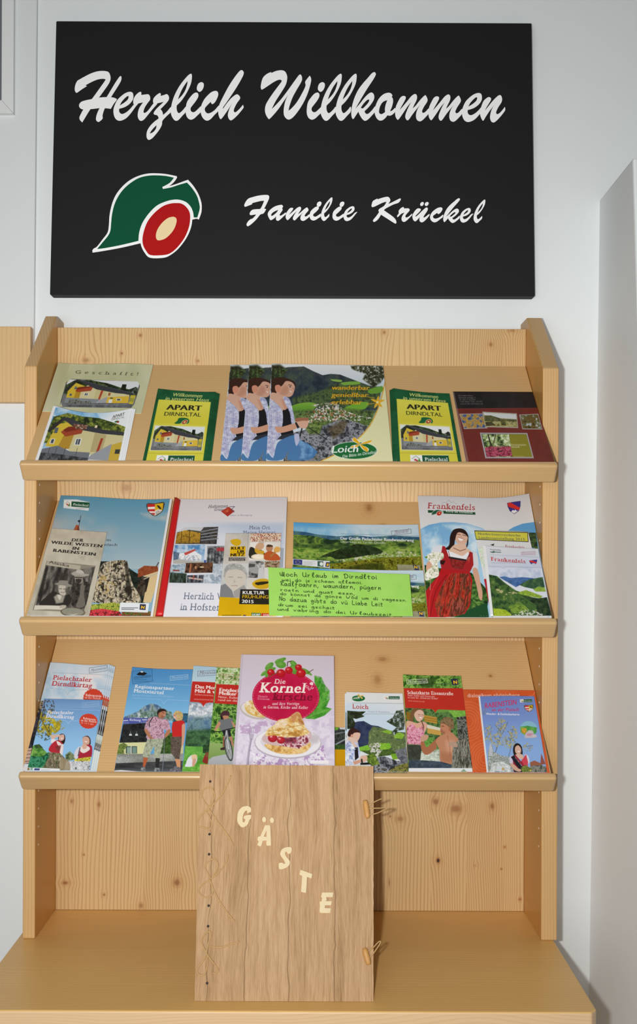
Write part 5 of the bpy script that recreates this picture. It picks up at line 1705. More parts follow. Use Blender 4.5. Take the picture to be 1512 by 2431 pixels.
# the red bar gripping its left edge
q = [np.array(p) for p in zz(Z7, 205, 113, 262, 128, 104, 1194, 30, 1194)]
q[2] = q[2] + (q[2] - q[1]) * .03
q[3] = q[3] + (q[3] - q[0]) * .03
prof_ = []
mb = MB()
N_ = 10
rows_ = []
for i in range(13):
    t = i / 12
    a_, b_2 = q[0] * (1 - t) + q[3] * t, q[1] * (1 - t) + q[2] * t
    row = []
    for j in range(N_ + 1):
        u = j / N_
        p = a_ * (1 - u) + b_2 * u
        if i == 0:
            p = p + np.array([0, 4.0 * u * u])
        hgt = .0012 + .010 * (1 - t) + .0058 * (1 - (2 * u - 1) ** 4) ** .5 * (1 if i else .8)
        row.append(unproject(1, np.array([p[0]]), np.array([p[1]]), np.array([hgt]))[0])
    rows_.append(row)
vv = [v for r in rows_ for v in r]
ff = [(i * (N_ + 1) + j, i * (N_ + 1) + j + 1, (i + 1) * (N_ + 1) + j + 1, (i + 1) * (N_ + 1) + j) for i in range(12) for j in range(N_)]
ff.append(tuple(range(N_ + 1)))
ff.append(tuple(12 * (N_ + 1) + j for j in range(N_, -1, -1)))
ff += [(i * (N_ + 1), (i + 1) * (N_ + 1), (i + 1) * (N_ + 1) + N_, i * (N_ + 1) + N_) for i in range(12)]
mb.add(vv, ff)
o = mb.build('binding_bar', plain('red_plastic', (200, 30, 34), 0.4, 0.04, 60), bk_, 0, 1, True)
o['label'] = 'red plastic binding bar'

# culture flyer
A = Art(*zz(Z7, 665, 440, 1162, 436, 1132, 1194, 592, 1194), base='c8c6c2')
A.zoom(*Z7)
A.p([640, 430, 880, 430, 870, 720, 630, 720], 'c4c0b8').n([640, 430, 880, 430, 870, 720, 630, 720], ['b8b4ac', 'c8c4bc', 'd4d0c8'], 40, 250, .8)
A.n([886, 440, 1165, 436, 1158, 508, 884, 512], ['a83830', 'd8c0a0', 'f0e8d8', '7c4030', 'c09078'], 3, 251)
# the emblem's black and yellow mark
A.p([705, 505, 760, 488, 800, 505, 790, 545, 740, 548], 'd0a820', sm=3)
A.p([706, 556, 844, 556, 840, 644, 700, 648], 'dcb018')
A.t('KULT', 712, 585, 836, 583, 26, '2c2414', bold=9).t('UR', 766, 616, 834, 614, 26, '2c2414', bold=9).t('NETZ', 706, 645, 834, 643, 27, '2c2414', bold=9)
A.p([692, 655, 842, 655, 838, 687, 690, 687], '3c3a38').t('RABENSTEIN', 700, 669, 836, 669, 11, 'c8c4bc', bold=3).t('PIELACHTAL', 697, 684, 832, 684, 12, 'c8c4bc', bold=5)
A.l([868, 440, 850, 685], .8, '84807c', .7)
A.n([882, 520, 1160, 518, 1152, 680, 876, 678], ['d8d4cc', 'e8e4dc'], 30, 252)
A.p([930, 560, 950, 530, 985, 515, 1008, 540, 1000, 575, 960, 590, 940, 580], 'c8a080', sm=3).e(985, 520, 25, 7, 'b8b0a8', .2)
A.p([880, 570, 910, 565, 940, 590, 990, 590, 1025, 640, 1010, 670, 880, 660], '2c2c24', sm=3).p([930, 570, 970, 590, 1010, 600, 990, 640, 930, 610], 'c8a030', sm=3).e(960, 650, 68, 26, 'e0d4bc').e(960, 650, 50, 18, 'f0e8d4')
A.p([1026, 575, 1040, 545, 1080, 545, 1088, 575, 1070, 605, 1040, 605], 'b08060', sm=3).p([1028, 560, 1045, 538, 1085, 548, 1082, 560], '4c3828', sm=2)
A.p([1010, 625, 1050, 600, 1090, 605, 1140, 640, 1148, 680, 1020, 678], 'b8582c', sm=3).p([1095, 580, 1120, 558, 1155, 570, 1145, 605, 1105, 610], 'd8a858', sm=3).p([1060, 640, 1105, 600, 1115, 610, 1070, 655], 'a87840')
A.n([876, 690, 1010, 688, 1003, 840, 866, 838], ['3c3c3c', '7c7c7c', 'b8b8b8', 'e0e0e0'], 12, 253).p([870, 700, 930, 700, 960, 760, 940, 800, 880, 780], '9c9c9c', sm=3).p([960, 750, 1005, 740, 1003, 840, 950, 840], 'c4c4c4').p([875, 710, 930, 715, 925, 740, 870, 745], '4c4c4c')
A.n([1016, 690, 1148, 686, 1146, 745, 1014, 745], ['4c3828', '8c6c54', 'b8a490', '5c7048'], 4, 254)
A.rect(1014, 750, 1150, 850, 'd0d0cc')
A.g([640, 712, 868, 708, 850, 1018, 610, 1012], 'c8cac8', 'b8bab8', [700, 712], [700, 1010])
# grey-haired man
A.p([650, 800, 660, 745, 700, 715, 770, 712, 820, 735, 850, 780, 845, 850, 660, 840], 'a8a8a6', sm=3).n([650, 800, 660, 745, 700, 715, 770, 712, 820, 735, 850, 780, 845, 810, 690, 790], ['8c8c8a', 'b8b8b6'], 4, 255, .7, sm=3)
A.p([662, 810, 690, 770, 780, 765, 838, 800, 845, 860, 820, 920, 760, 960, 700, 940, 665, 890], 'c8c0b4', sm=3)
A.p([690, 828, 730, 826, 728, 834, 690, 836], '8c847c', .7).p([770, 830, 812, 832, 812, 840, 770, 838], '8c847c', .7).p([740, 850, 756, 880, 735, 884], 'b0a498', .8).l([715, 910, 770, 908], 1.3, '94847c')
A.p([615, 910, 660, 890, 720, 950, 740, 1016, 606, 1012], '7c7e82', sm=0).p([735, 960, 830, 900, 850, 940, 850, 1016, 740, 1016], '9c9a98')
A.n([858, 860, 1050, 850, 1050, 950, 850, 945], ['c8c4b8', 'd4d0c8'], 20, 256)
A.p([900, 890, 960, 850, 1045, 855, 1045, 930, 950, 935], 'c8a020', sm=3).p([930, 880, 1040, 870, 1040, 890, 950, 905], '2c2818', sm=2)
A.p([600, 1010, 790, 1020, 1060, 1020, 1140, 1250, 580, 1280], 'd4a80c').n([600, 1010, 790, 1020, 1060, 1020, 1140, 1290, 580, 1290], ['cca008', 'd8ae14'], 40, 257, .7)
A.p([796, 940, 1060, 945, 1060, 1078, 784, 1074], '24221e')
A.t('KULTUR', 816, 984, 1012, 987, 30, 'f0f0ec', bold=6).t('FR\u00dcHLING', 812, 1020, 1046, 1024, 30, 'd8ac18', bold=1).t('2015', 808, 1062, 914, 1066, 30, 'f0f0ec', bold=5)
A.bars(632, 1174, 800, 1190, 2, 1.6, '5c4810', .8)
A.rect(820, 1170, 848, 1196, '7c5c40').rect(826, 1176, 842, 1190, '384068')
A.p([895, 1152, 980, 1155, 978, 1182, 895, 1180], '3c6c4c').p([985, 1155, 1080, 1158, 1080, 1184, 983, 1182], 'b83028').t('DORF', 902, 1178, 972, 1180, 19, 'f4f4f0', bold=6).t('STADT', 1000, 1180, 1078, 1182, 17, 'f4f4f0', bold=5)
put_sheet('flyer', 1, A, .0064, 'yellow-bottomed culture flyer with a grey-haired man and musicians', 'flyer', pages=.0003, cover='front_panel', lift=.0085)


def rundweg(tl, tr, br, bl, q, full):
    A = Art(tl, tr, br, bl, bow=2.5, ext=0 if full else 8, base='7cb0d8')
    A.zoom(*Z8).unit(q)
    A.g([0, -.05, 1, -.05, 1, .4, 0, .4], '5aa4d6', 'c4d8e4', [.2, 0], [.5, .32])
    A.n([0, .1, .5, .15, 1, .1, 1, .35, 0, .35], ['8cbcd8', 'c8dce4', 'a4c8dc'], 26, 260, .5, 8)
    A.n([0, .2, .1, .22, .2, .27, .35, .3, .5, .27, .62, .3, .8, .26, 1, .28, 1, .6, 0, .6], ['2c5474', '36607c', '4c7484', '547c78'], 16, 261, sm=0)
    A.n([0, .28, .15, .3, .3, .38, .5, .36, .7, .36, 1, .34, 1, 1.1, 0, 1.1], ['1c3424', '38562c', '5c7a34', '7c9840', '486430'], 18, 262, sy=.6)
    A.n([0, .45, .2, .5, .45, .52, .7, .5, 1, .5, 1, .8, 0, .8], ['446828', '6c9434', '8cac48', 'a8b860', '557830'], 14, 263, .85, 6, sy=.5)
    A.n([.22, .75, .33, .62, .45, .5, .52, .46, .62, .5, .7, .58, .69, .66, .55, .72, .36, .8, .3, .75], ['182416', '24341c', '30442a'], 5, 264, sm=3)
    A.n([.0, .45, .1, .5, .3, .48, .5, .55, .3, .6, .0, .55], ['1c3020', '2c4828', '507038'], 8, 265, .8, 4)
    A.sp([.34, .82, .55, .72, .75, .6, .95, .6, 1, .72, .7, .72, .4, .9], 'd4d0bc', 2.6, .55, 266, .85)
    A.n([.28, .9, .5, .82, .7, .74, 1, .7, 1, 1.1, .28, 1.1], ['3c3c10', '6c6c1c', '8c8c28', '505418', '9ca038'], 7, 267, sy=.7)
    A.n([.4, .98, .55, .88, .7, .85, .72, 1.02, .4, 1.04], ['243010', '4c5018'], 6, 268, .8, 4)
    A.l([.38, .245, 1, .26], .8, '3c5468', .6)
    A.p([.78, .16, .94, .1, .945, .2, .785, .26], 'c4d8e4', .4)
    mostviertel(A, .785, .165, .94, .255, .085, '6c5c68', .36)
    A.t('Der Gro\u00dfe Pielachtaler Rundwanderweg', .38, .375, .955, .385, .068, 'eef2f2', bold=6)
    A.t('Unterwegs im Tal der Dirndln', .38, .44, .73, .445, .05, 'ccd8d4')
    A.p([0, .81, .29, .84, .29, .985, 0, .93], 'e0e4e8').p([.005, .82, .075, .825, .075, .935, .005, .925], '343c84')
    for i in range(10):
        A.e(.04 + .018 * math.cos(i * .63), .878 + .03 * math.sin(i * .63), .0025, .007, 'b8ac50')
    A.bars(.085, .86, .18, .93, 4, 1.0, '909498', .7)
    A.p([.195, .845, .24, .848, .24, .965, .195, .955], '3c5c50').e(.225, .905, .014, .04, 'dce4e0')
    n_box(A, [.255 - 0, .86, .292, .862, .292, .972, .255, .962]) if False else None
    A.p([.262, .865, .29, .865, .285, .965, .255, .96], '28304c').p([.268, .89, .284, .89, .28, .945, .264, .945], 'e0b030')
    A.p([.81, .875, .985, .88, .985, 1.02, .815, 1.01], '9c9c84', .9).bars(.825, .955, .915, .98, 2, 1.1, '6c6c58', .6)
    A.p([.93, .88, .965, .882, .975, .985, .94, .98], '2c3460')
    A.t('N', .939, .95, .964, .951, .06, 'f0c030', bold=9)
    return A


qa = zz(Z8, 290, 338, 1408, 358, 1448, 778, 282, 748)
A = rundweg(*qa, [290, 338, 1408, 358, 1448, 778, 282, 748], True)
put_sheet('leaflet', 1, A, .0022, 'wide valley panorama leaflet, the upper one of two, fully in view', 'leaflet', 'wide valley panorama leaflets', pages=.0005, cover='front_panel')
qa = zz(Z8, 278, 742, 1455, 770, 1494, 1194, 262, 1194)
A = rundweg(*qa, [278, 742, 1455, 770, 1494, 1194, 262, 1172], False)
put_sheet('leaflet', 1, A, .0040, 'wide valley panorama leaflet, the lower one of two, behind the green card', 'leaflet', 'wide valley panorama leaflets', pages=.0005, cover='front_panel', curl=.002)

# green handwritten card
A = Art(*zz(Z8, 63, 742, 1330, 805, 1364, 1212, 72, 1176), ext=0, dens=1.5, bow=1.5, base='9ad05c')
A.zoom(*Z8)
A.n([40, 700, 1400, 700, 1400, 1300, 40, 1300], ['93cb55', '9bd260', 'a2d668'], 60, 270)
for s, x0, y0, x1, y1, h in (('Moch Urlaub im Dirndltoi', 165, 823, 1040, 850, 32), ('wei do is schean ollemoi.', 185, 866, 908, 894, 30), ('Radlfoahrn, waundern, p\u00fcgern', 170, 908, 1075, 946, 34),
                             ('rostn und guat essn,', 172, 956, 838, 992, 30), ('do konnst de gonze W\u00f6d um di vagessn.', 168, 992, 1308, 1052, 30), ('No dazua gibts do v\u00fc Liabe Leit', 160, 1042, 1092, 1094, 32),
                             ('drum sei gscheit', 152, 1090, 660, 1122, 30), ('und vabring do dei Urlaubszeit.', 145, 1130, 1190, 1184, 30)):
    A.t(s, x0, y0, x1, y1, h * (1.2 if s[0] in 'MRN' else 0.92), '2c4422', hand=True, amp=1.35)
put_sheet('handwritten_card', 1, A, .0088, 'bright green card with a handwritten verse, standing against the shelf lip', 'card', mat=matt, th=.0005, lift=.010)


def dirndl_logo(A, x0, y0, x1, y1):
    pass


def shield_fr(A, q):
    old = A.tf
    A.unit(q)
    sh = [0, .12, .5, .05, 1, 0, 1.0, .35, .88, .75, .5, 1, .15, .75, .02, .4]
    A.p(sh, '44406c')
    A.p([.03, .15, .5, .08, .97, .03, .97, .35, .86, .73, .5, .96, .17, .73, .05, .4], '3c3484')
    A.p([.03, .15, .28, .1, .98, .5, .9, .7, .08, .4], 'd03430')
    A.p([.25, .8, .4, .64, .5, .72, .58, .62, .7, .74, .82, .72, .5, .95], 'e8e8ec')
    A.tf = old


# Frankenfels magazine, woman in a red dirndl
A = Art(*zz(Y1, 118, 138, 1118, 118, 1322, 1232, 212, 1232), bow=7, wave=-3, base='d2d4d6')
A.zoom(*Y1)
A.g([90, 90, 1350, 90, 1350, 1300, 90, 1300], 'cccccf', 'd8dadc', [600, 130], [600, 420])
A.g([140, 440, 220, 400, 330, 380, 440, 376, 560, 388, 700, 430, 800, 520, 900, 470, 980, 420, 1060, 390, 1170, 374, 1260, 900, 1300, 1235, 215, 1235, 190, 900], '5c9cd0', 'a8cce4', [600, 380], [560, 780], sm=0)
A.n([150, 440, 330, 385, 560, 395, 700, 440, 640, 700, 200, 750], ['7cb0d8', 'b4d4e8', 'e4eef2'], 24, 280, .8, 10)
A.p([560, 388, 700, 430, 800, 520, 720, 560, 640, 470], 'c4d8e4', .5, 6)
A.n([1110, 470, 1180, 470, 1200, 620, 1130, 600], ['243428', '3c5434', '54703c'], 5, 281)
A.n([180, 760, 260, 780, 600, 830, 760, 1000, 740, 1180, 600, 1235, 190, 1235], ['162616', '24401e', '3c6428', '548038'], 9, 282)
A.n([600, 900, 700, 960, 720, 1120, 600, 1150], ['24401c', '447030', '70984c'], 5, 283, .9, 4)
A.p([450, 1240, 560, 1170, 740, 1100, 760, 1240, 700, 1300, 450, 1300], '1c4c2c')
A.t('. . .', 684, 1218, 742, 1218, 18, 'b8c8b8')
A.t('Frankenfels', 206, 252, 632, 268, 54, 'a42c30', it=.15, serif=True)
A.l([330, 215, 355, 195, 370, 205, 398, 176, 420, 205, 435, 192, 470, 215], 1, 'a0a4a8', .8)
A.p([210, 268, 635, 288, 637, 310, 350, 300, 330, 292, 212, 292], '20482e')
A.p([238, 316, 260, 275, 300, 262, 340, 272, 350, 300, 300, 300], 'd2d4d6', sm=2).p([244, 312, 262, 278, 300, 266, 334, 276, 338, 296, 300, 296], '24583a', sm=2).e(312, 298, 27, 22, 'd2d4d6', -.4).e(312, 298, 23, 18, 'b83028', -.4).e(314, 296, 7, 5, 'e8c080', -.4)
A.t('Kern im Dirndltal', 372, 286, 612, 300, 18, 'e4ece4', serif=True, bold=3)
shield_fr(A, [918, 188, 1042, 186, 1040, 302, 932, 305])
# the woman
A.p([405, 560, 410, 500, 440, 445, 500, 432, 550, 455, 572, 510, 570, 580, 545, 620, 560, 560, 545, 500, 470, 480, 450, 560, 440, 620, 360, 620, 395, 590], '2a1d1c', sm=4)
A.p([452, 495, 490, 455, 545, 470, 568, 500, 560, 550, 535, 578, 490, 575, 460, 545], 'd8b09a', sm=4)
A.p([445, 470, 500, 440, 560, 470, 575, 520, 550, 490, 500, 468, 470, 480, 452, 540], '2a1d1c', sm=3)
A.l([474, 484, 500, 488], 1.3, '4c3430').l([522, 490, 555, 500], 1.3, '4c3430').p([484, 515, 530, 530, 510, 545, 488, 535], 'f0e8e4', sm=2).l([482, 512, 535, 530], 1, 'a05850').l([505, 490, 512, 512], 1, 'b88470')
A.p([440, 585, 480, 572, 545, 575, 560, 610, 600, 640, 560, 700, 450, 690, 400, 640], 'dcb8a2', sm=4).l([440, 608, 500, 635, 550, 618], 1.4, '6c3c34')
A.p([270, 600, 340, 585, 350, 640, 320, 720, 250, 700, 240, 640], 'dcdee4', sm=3).p([610, 650, 650, 655, 665, 740, 655, 805, 610, 800, 605, 700], 'd4d6dc', sm=3)
A.p([390, 640, 440, 650, 520, 680, 570, 645, 590, 700, 560, 725, 400, 690], 'e8e8ec', sm=3)
A.p([340, 590, 365, 595, 400, 690, 560, 722, 585, 640, 612, 650, 620, 760, 585, 830, 480, 825, 330, 790, 320, 720], 'a4242a', sm=0)
A.p([398, 684, 562, 712, 555, 728, 400, 702], '28242a').n([405, 705, 550, 730, 520, 800, 440, 790], ['8c1c20', '6c2420', 'a83030', '5c3428'], 4, 284)
A.l([395, 640, 430, 780], 1.2, '5c1418').l([590, 650, 520, 780], 1.2, '5c1418').p([570, 690, 590, 690, 575, 745], 'b86848', .7)
A.p([330, 790, 480, 820, 585, 828, 610, 900, 600, 1000, 590, 1120, 540, 1200, 380, 1235, 360, 1300, 210, 1300, 212, 1235, 190, 1000, 240, 930, 300, 860], 'b01c22', sm=0)
A.n([430, 830, 580, 840, 600, 960, 585, 1100, 530, 1200, 370, 1235, 300, 1235, 270, 1100, 360, 900], ['7c2018', 'a83020', 'c04030', '6c3c24', '4c2c20', '9c5040'], 12, 285, .95, sx=.5, sy=2.2, rot=.2)
for l in ([440, 840, 380, 1000, 340, 1230], [500, 840, 480, 1050, 420, 1220], [550, 850, 560, 1000, 500, 1200], [380, 850, 280, 1000, 230, 1220]):
    A.l(l, 2.0, '5c1014', .6, sm=4)
for l in ([410, 840, 350, 980, 300, 1230], [470, 840, 440, 1040, 380, 1220], [300, 880, 230, 1040, 225, 1230]):
    A.l(l, 2.2, 'd84038', .6, sm=4)
A.p([610, 805, 655, 800, 690, 960, 700, 1010, 695, 1075, 670, 1060, 650, 960], 'd0a086', sm=3)
A.p([200, 740, 250, 720, 250, 800, 200, 830], 'd4a68c', sm=2)
A.n([190, 690, 250, 650, 340, 650, 350, 700, 300, 740, 310, 850, 260, 880, 190, 900, 190, 830, 250, 760], ['eceae0', 'fafaf4', 'd0d4b4', 'e8e4d8', '8c9c68'], 4, 286, sm=3)
A.p([180, 690, 210, 680, 200, 705], '508c30').l([235, 880, 230, 985], 1.3, 'b0a888').n([320, 720, 370, 720, 350, 760, 320, 750], ['3c1818', '241414'], 3, 287)
put_sheet('magazine', 1, A, .0044, 'magazine with a dark-haired woman in a red dirndl dress on its white cover', 'magazine', pages=.0020, curl=.002, lift=.031)

# exhibition flyer with the yellow title box
A = Art(*zz(Y1, 625, 450, 1110, 464, 1292, 1232, 782, 1232), bow=-1.5, base='d8dadc')
A.zoom(*Y1)
A.p([625, 452, 1108, 466, 1114, 556, 642, 534], '3c3a2a').p([632, 459, 1102, 473, 1107, 549, 646, 528], 'ccc84c')
A.t('Nieder\u00f6sterreichische', 660, 488, 1042, 505, 21, '5c6458', serif=True, bold=1).t('Landesausstellung 2015', 666, 524, 1082, 540, 22, '5c6458', serif=True, bold=1)
A.p([770, 580, 806, 568, 800, 590], '302c2c').t('Frankenfels', 905, 604, 1078, 616, 26, '9c4448', it=.15, serif=True)
A.n([650, 610, 720, 600, 740, 780, 690, 780], ['dce0d8', 'c8d8b8', 'e8ecec'], 5, 290, .9, 4)
A.p([693, 890, 735, 885, 800, 1175, 745, 1165], 'b02c30').p([745, 1165, 790, 1175, 810, 1300, 758, 1300], '2c6440').n([735, 600, 760, 600, 810, 1230, 780, 1230], ['e8ece8', 'b8c8a8', 'd8dcd8'], 4, 291)
put_sheet('flyer', 1, A, .0070, 'white flyer with a yellow title box, tucked behind the valley map leaflet', 'flyer', pages=.0003, cover='front_panel', lift=.025)

# valley map leaflet
A = Art(*zz(Y1, 728, 588, 1200, 614, 1322, 1232, 800, 1232), bow=1, base='d4d8e0')
A.zoom(*Y1)
A.g([720, 580, 1330, 580, 1330, 900, 720, 900], 'd4d6dc', 'c0c8dc', [950, 600], [980, 840])
A.n([740, 780, 1240, 790, 1260, 900, 760, 870], ['b0bcd4', 'd8dce8', 'c4ccdc'], 24, 292, .8, 8)
A.t('Frankenfels', 768, 628, 866, 634, 14, '50545c', it=.1).p([768, 640, 868, 644, 868, 650, 768, 646], '3c5c48').p([780, 650, 800, 634, 818, 644, 800, 652], '3c5c48')
mostviertel(A, 1052, 645, 1172, 672, 17, 'a86c74', .04)
A.l([772, 668, 1215, 694], .7, '8c94a0', .7)
A.t('Frankenfels', 776, 722, 1088, 745, 36, 'b83840', serif=True, bold=3)
A.bars(782, 742, 1090, 768, 1, 1.3, '8c94a4', .6)
A.l([755, 772, 870, 778, 886, 792, 905, 776, 1230, 784], .8, '8890a0', .7)
shield_fr(A, [1118, 714, 1190, 712, 1190, 760, 1126, 762])
A.n([752, 845, 830, 860, 900, 920, 1000, 990, 1060, 1010, 1200, 1080, 1240, 1240, 790, 1240], ['243c28', '34542c', '4c6c34', '3c5c30', '688040'], 9, 293)
A.n([850, 870, 900, 862, 950, 878, 1050, 870, 1160, 878, 1060, 930, 1000, 960, 900, 900], ['3c5c9c', '4c70a4', '40608c'], 10, 294)
A.n([1030, 940, 1120, 890, 1240, 868, 1260, 960, 1180, 980, 1080, 960], ['2c4c3c', '3c5c3c', '54744c'], 7, 295)
A.n([1010, 1010, 1090, 985, 1130, 1000, 1240, 1040, 1220, 1060, 1060, 1030], ['7c9c34', '94ac40', '6c9030'], 6, 296).n([1155, 980, 1200, 955, 1260, 965, 1270, 1000, 1180, 1000], ['84a43c', '94ac4c'], 5, 297)
A.n([1040, 1030, 1200, 1060, 1280, 1050, 1325, 1230, 1200, 1240, 1180, 1120], ['1a2a20', '283c24', '3c5230'], 7, 298)
A.n([800, 1150, 900, 1160, 960, 1200, 950, 1300, 805, 1300], ['8ca824', 'a8b838', '9cb02c'], 8, 299).n([930, 1130, 1050, 1100, 1120, 1160, 1060, 1200, 960, 1190], ['5c8030', '84a040', '486828'], 6, 300)
A.sp([820, 975, 860, 970, 900, 1010, 980, 1000, 1020, 1015, 920, 1030, 830, 1010], 'c8b888', 5, .45, 301, .8)
A.sp([940, 1230, 1080, 1160, 1160, 1170, 1240, 1200, 1240, 1300, 930, 1300], 'd4d4cc', 2.6, .5, 302, .95)
put_sheet('map_leaflet', 1, A, .0126, 'folded map leaflet showing green valley hills under a red serif heading', 'leaflet', pages=.0018, cover='front_panel', pdx=-7, lift=.0235)
# ------------------------------------------------------------------ bottom shelf
Y2, Y3, Y4, Y5, Y6 = (30, 1500, 4.725), (250, 1540, 4.32), (540, 1530, 5.04), (790, 1560, 5.04), (1040, 1560, 4.725)


def badge(A, cx, cy, rx, ry, rot=0.0):
    th = np.linspace(0, 2 * math.pi, 64, endpoint=False)
    r = 1 + 0.035 * np.cos(th * 20)
    x, y = rx * r * np.cos(th), ry * r * np.sin(th)
    A.p(np.stack([cx + x * math.cos(rot) - y * math.sin(rot), cy + x * math.sin(rot) + y * math.cos(rot)], 1).ravel(), 'd04430')


# light blue fair leaflets at the left end
A = Art(*zz(Y2, 424, 340, 1090, 362, 868, 1575, 108, 1575), bow=3, wave=-1, base='c8d8e4')
A.zoom(*Y2)
A.n([80, 320, 1120, 320, 1120, 800, 80, 800], ['a8c8e0', 'c4d6e4', 'dce2e8', 'e8e4e4'], 34, 301, k=1.2)
A.g([400, 330, 1100, 350, 1080, 480, 380, 460], 'b4d0e4', 'ccdce8', [740, 340], [740, 480], .6)
mostviertel(A, 858, 405, 1062, 465, 32, '54606c', .15)
A.l([450, 458, 1075, 485], .8, '94a4b4', .8)
A.t('Pielachtaler', 448, 534, 885, 562, 52, 'b8444c', serif=True, bold=5).t('Dirndlkirtag', 434, 602, 888, 628, 56, 'b8444c', serif=True, bold=5)
A.l([425, 632, 570, 648, 600, 670, 616, 706, 635, 675, 665, 655, 1040, 635], .8, '94a4b4', .8)
badge(A, 905, 745, 112, 105)
A.t('Rabenstein', 815, 720, 995, 732, 28, 'f0dcd8', serif=True, bold=6).t('an der Pielach', 808, 744, 985, 758, 22, 'f0dcd8', serif=True, bold=4)
A.n([300, 780, 345, 770, 350, 900, 270, 960], ['30302c', '706050', 'c0b0a0', '4c5030'], 5, 302)
A.n([270, 900, 330, 900, 180, 1480, 130, 1480], ['1c1c20', '2c2a30', '44404c'], 8, 303)
A.p([165, 1310, 215, 1300, 190, 1470, 130, 1480], 'c8a898').l([170, 1335, 205, 1330], 2, '7c5c54').l([160, 1375, 200, 1370], 2, '7c5c54').l([150, 1415, 195, 1412], 2, '7c5c54').l([140, 1455, 190, 1450], 2, '7c5c54')
A.p([110, 1490, 170, 1490, 160, 1600, 100, 1600], 'dcd8dc')
A.n([1000, 760, 1050, 740, 1090, 780, 1040, 900, 990, 900], ['8c6c58', 'b4947c', '5c4434'], 5, 304)
A.n([985, 860, 1070, 880, 1010, 1160, 930, 1140], ['1c1816', '342c28', '6c6460', '94a0a8'], 6, 305, sx=.6, sy=2)
A.n([930, 1140, 1010, 1160, 980, 1300, 900, 1280], ['b8c4b4', 'd8dcd8', '8c9888'], 6, 306).n([905, 1230, 980, 1250, 970, 1330, 890, 1310], ['5c5c5c', 'a8aaa8'], 4, 307).p([890, 1320, 965, 1330, 920, 1640, 850, 1640], 'dce4e0')
o = put_sheet('leaflet', 2, A, .0078, 'front light blue fair leaflet of the stack at the left end, red serif title', 'leaflet', 'stack of light blue fair leaflets', pages=.0006, cover='front_panel', curl=.003)
for i, w in enumerate(('second', 'third', 'hindmost')):
    copy_thing(o, .0034 * (i + 1), .0010 * (i + 1), -.0020 * (i + 1), w + ' light blue fair leaflet from the front in the left-end stack', 'stack of light blue fair leaflets')

# small fair flyer in front of them
A = Art(*zz(Y2, 355, 750, 1012, 764, 866, 1575, 158, 1570), base='7cb4e4')
A.zoom(*Y2)
A.g([100, 740, 1030, 740, 1030, 1600, 100, 1600], '6c98cc', '94c4ec', [600, 760], [600, 1250])
A.g([355, 750, 1012, 764, 1000, 860, 345, 850], '6c94c4', '8cb0d8', [700, 755], [700, 860], .5)
A.n([340, 750, 450, 770, 470, 900, 560, 1010, 580, 1080, 480, 1150, 420, 1240, 330, 1180, 250, 1100, 300, 950, 330, 850], ['5c5430', '8c7c30', 'b09c34', '4c4428'], 5, 310, .0)
A.sp([340, 750, 460, 770, 480, 900, 320, 960], '4c4840', 3.5, .5, 311, .85)
A.sp([310, 900, 420, 880, 560, 1010, 580, 1080, 440, 1160, 330, 1180, 240, 1100], 'a09024', 6, .44, 312, .95)
A.sp([310, 960, 420, 960, 560, 1030, 500, 1120, 400, 1140, 280, 1130], 'd0bc30', 5, .55, 313, .9)
A.sp([270, 950, 420, 1000, 420, 1200, 360, 1230, 260, 1160], '4c5448', 4, .55, 314, .9)
A.l([360, 780, 320, 1000, 260, 1100], 1.4, '3c3428').l([330, 1000, 420, 1150], 1, '3c3428')
A.l([340, 862, 995, 880], .8, 'b8d0ec', .8).l([345, 980, 590, 992, 625, 1028, 650, 998, 750, 1000], .8, 'c8dcf0', .8)
mostviertel(A, 785, 800, 965, 850, 26, 'b8d0ec', .12, a=.6)
A.t('Pielachtaler', 384, 918, 682, 924, 40, 'ece8f0', serif=True, bold=5).t('Dirndlkirtag', 370, 962, 685, 974, 42, 'ece8f0', serif=True, bold=5)
badge(A, 850, 1002, 102, 84)
A.t('Rabenstein', 788, 978, 930, 996, 24, 'f4e0dc', serif=True, bold=5).t('an der Pielach', 764, 1000, 940, 1020, 22, 'f4e0dc', serif=True, bold=5).t('26. + 27. 9. 2015', 766, 1026, 905, 1046, 17, 'f0d0cc', serif=True, bold=2)
A.n([210, 1290, 250, 1270, 320, 1290, 400, 1370, 380, 1460, 200, 1440], ['3c6c30', '5c9440', '88b058'], 7, 315).n([240, 1270, 300, 1260, 340, 1300, 260, 1310], ['2c4428', '4c6838'], 4, 316)
A.n([590, 1380, 640, 1340, 690, 1380, 700, 1430, 600, 1450], ['5c7050', '8c9870', '3c5034'], 5, 317)
# the two women in dirndl dresses
A.p([520, 1160, 555, 1142, 585, 1160, 590, 1210, 575, 1255, 540, 1260, 510, 1200], '2c201e', sm=3).p([525, 1165, 570, 1150, 580, 1190, 560, 1220, 520, 1215], 'd8b09c', sm=3).p([535, 1190, 562, 1188, 556, 1204], 'f4e8e4')
A.p([425, 1160, 470, 1155, 525, 1150, 525, 1175, 480, 1185, 470, 1220, 500, 1230, 480, 1245, 440, 1200], 'dcb8a4', sm=3).p([440, 1200, 490, 1215, 480, 1250, 430, 1245], 'e8e4e8', sm=2)
A.p([470, 1230, 520, 1215, 565, 1260, 560, 1340, 530, 1380, 410, 1340, 420, 1280], 'b82c38', sm=3).p([490, 1225, 530, 1240, 560, 1280, 520, 1290], 'e8dcd8', sm=2).n([480, 1280, 550, 1270, 520, 1340, 490, 1340], ['b82c38', '5c4838', '8c2430'], 3, 318, .8)
A.p([545, 1270, 570, 1270, 555, 1390, 525, 1380], 'e8dcdc', sm=2)
A.n([400, 1350, 530, 1360, 640, 1470, 640, 1600, 320, 1560, 330, 1440], ['3c4830', '6c6c4c', '90886c', '544838', 'b0a88c'], 9, 319, sx=.5, sy=2)
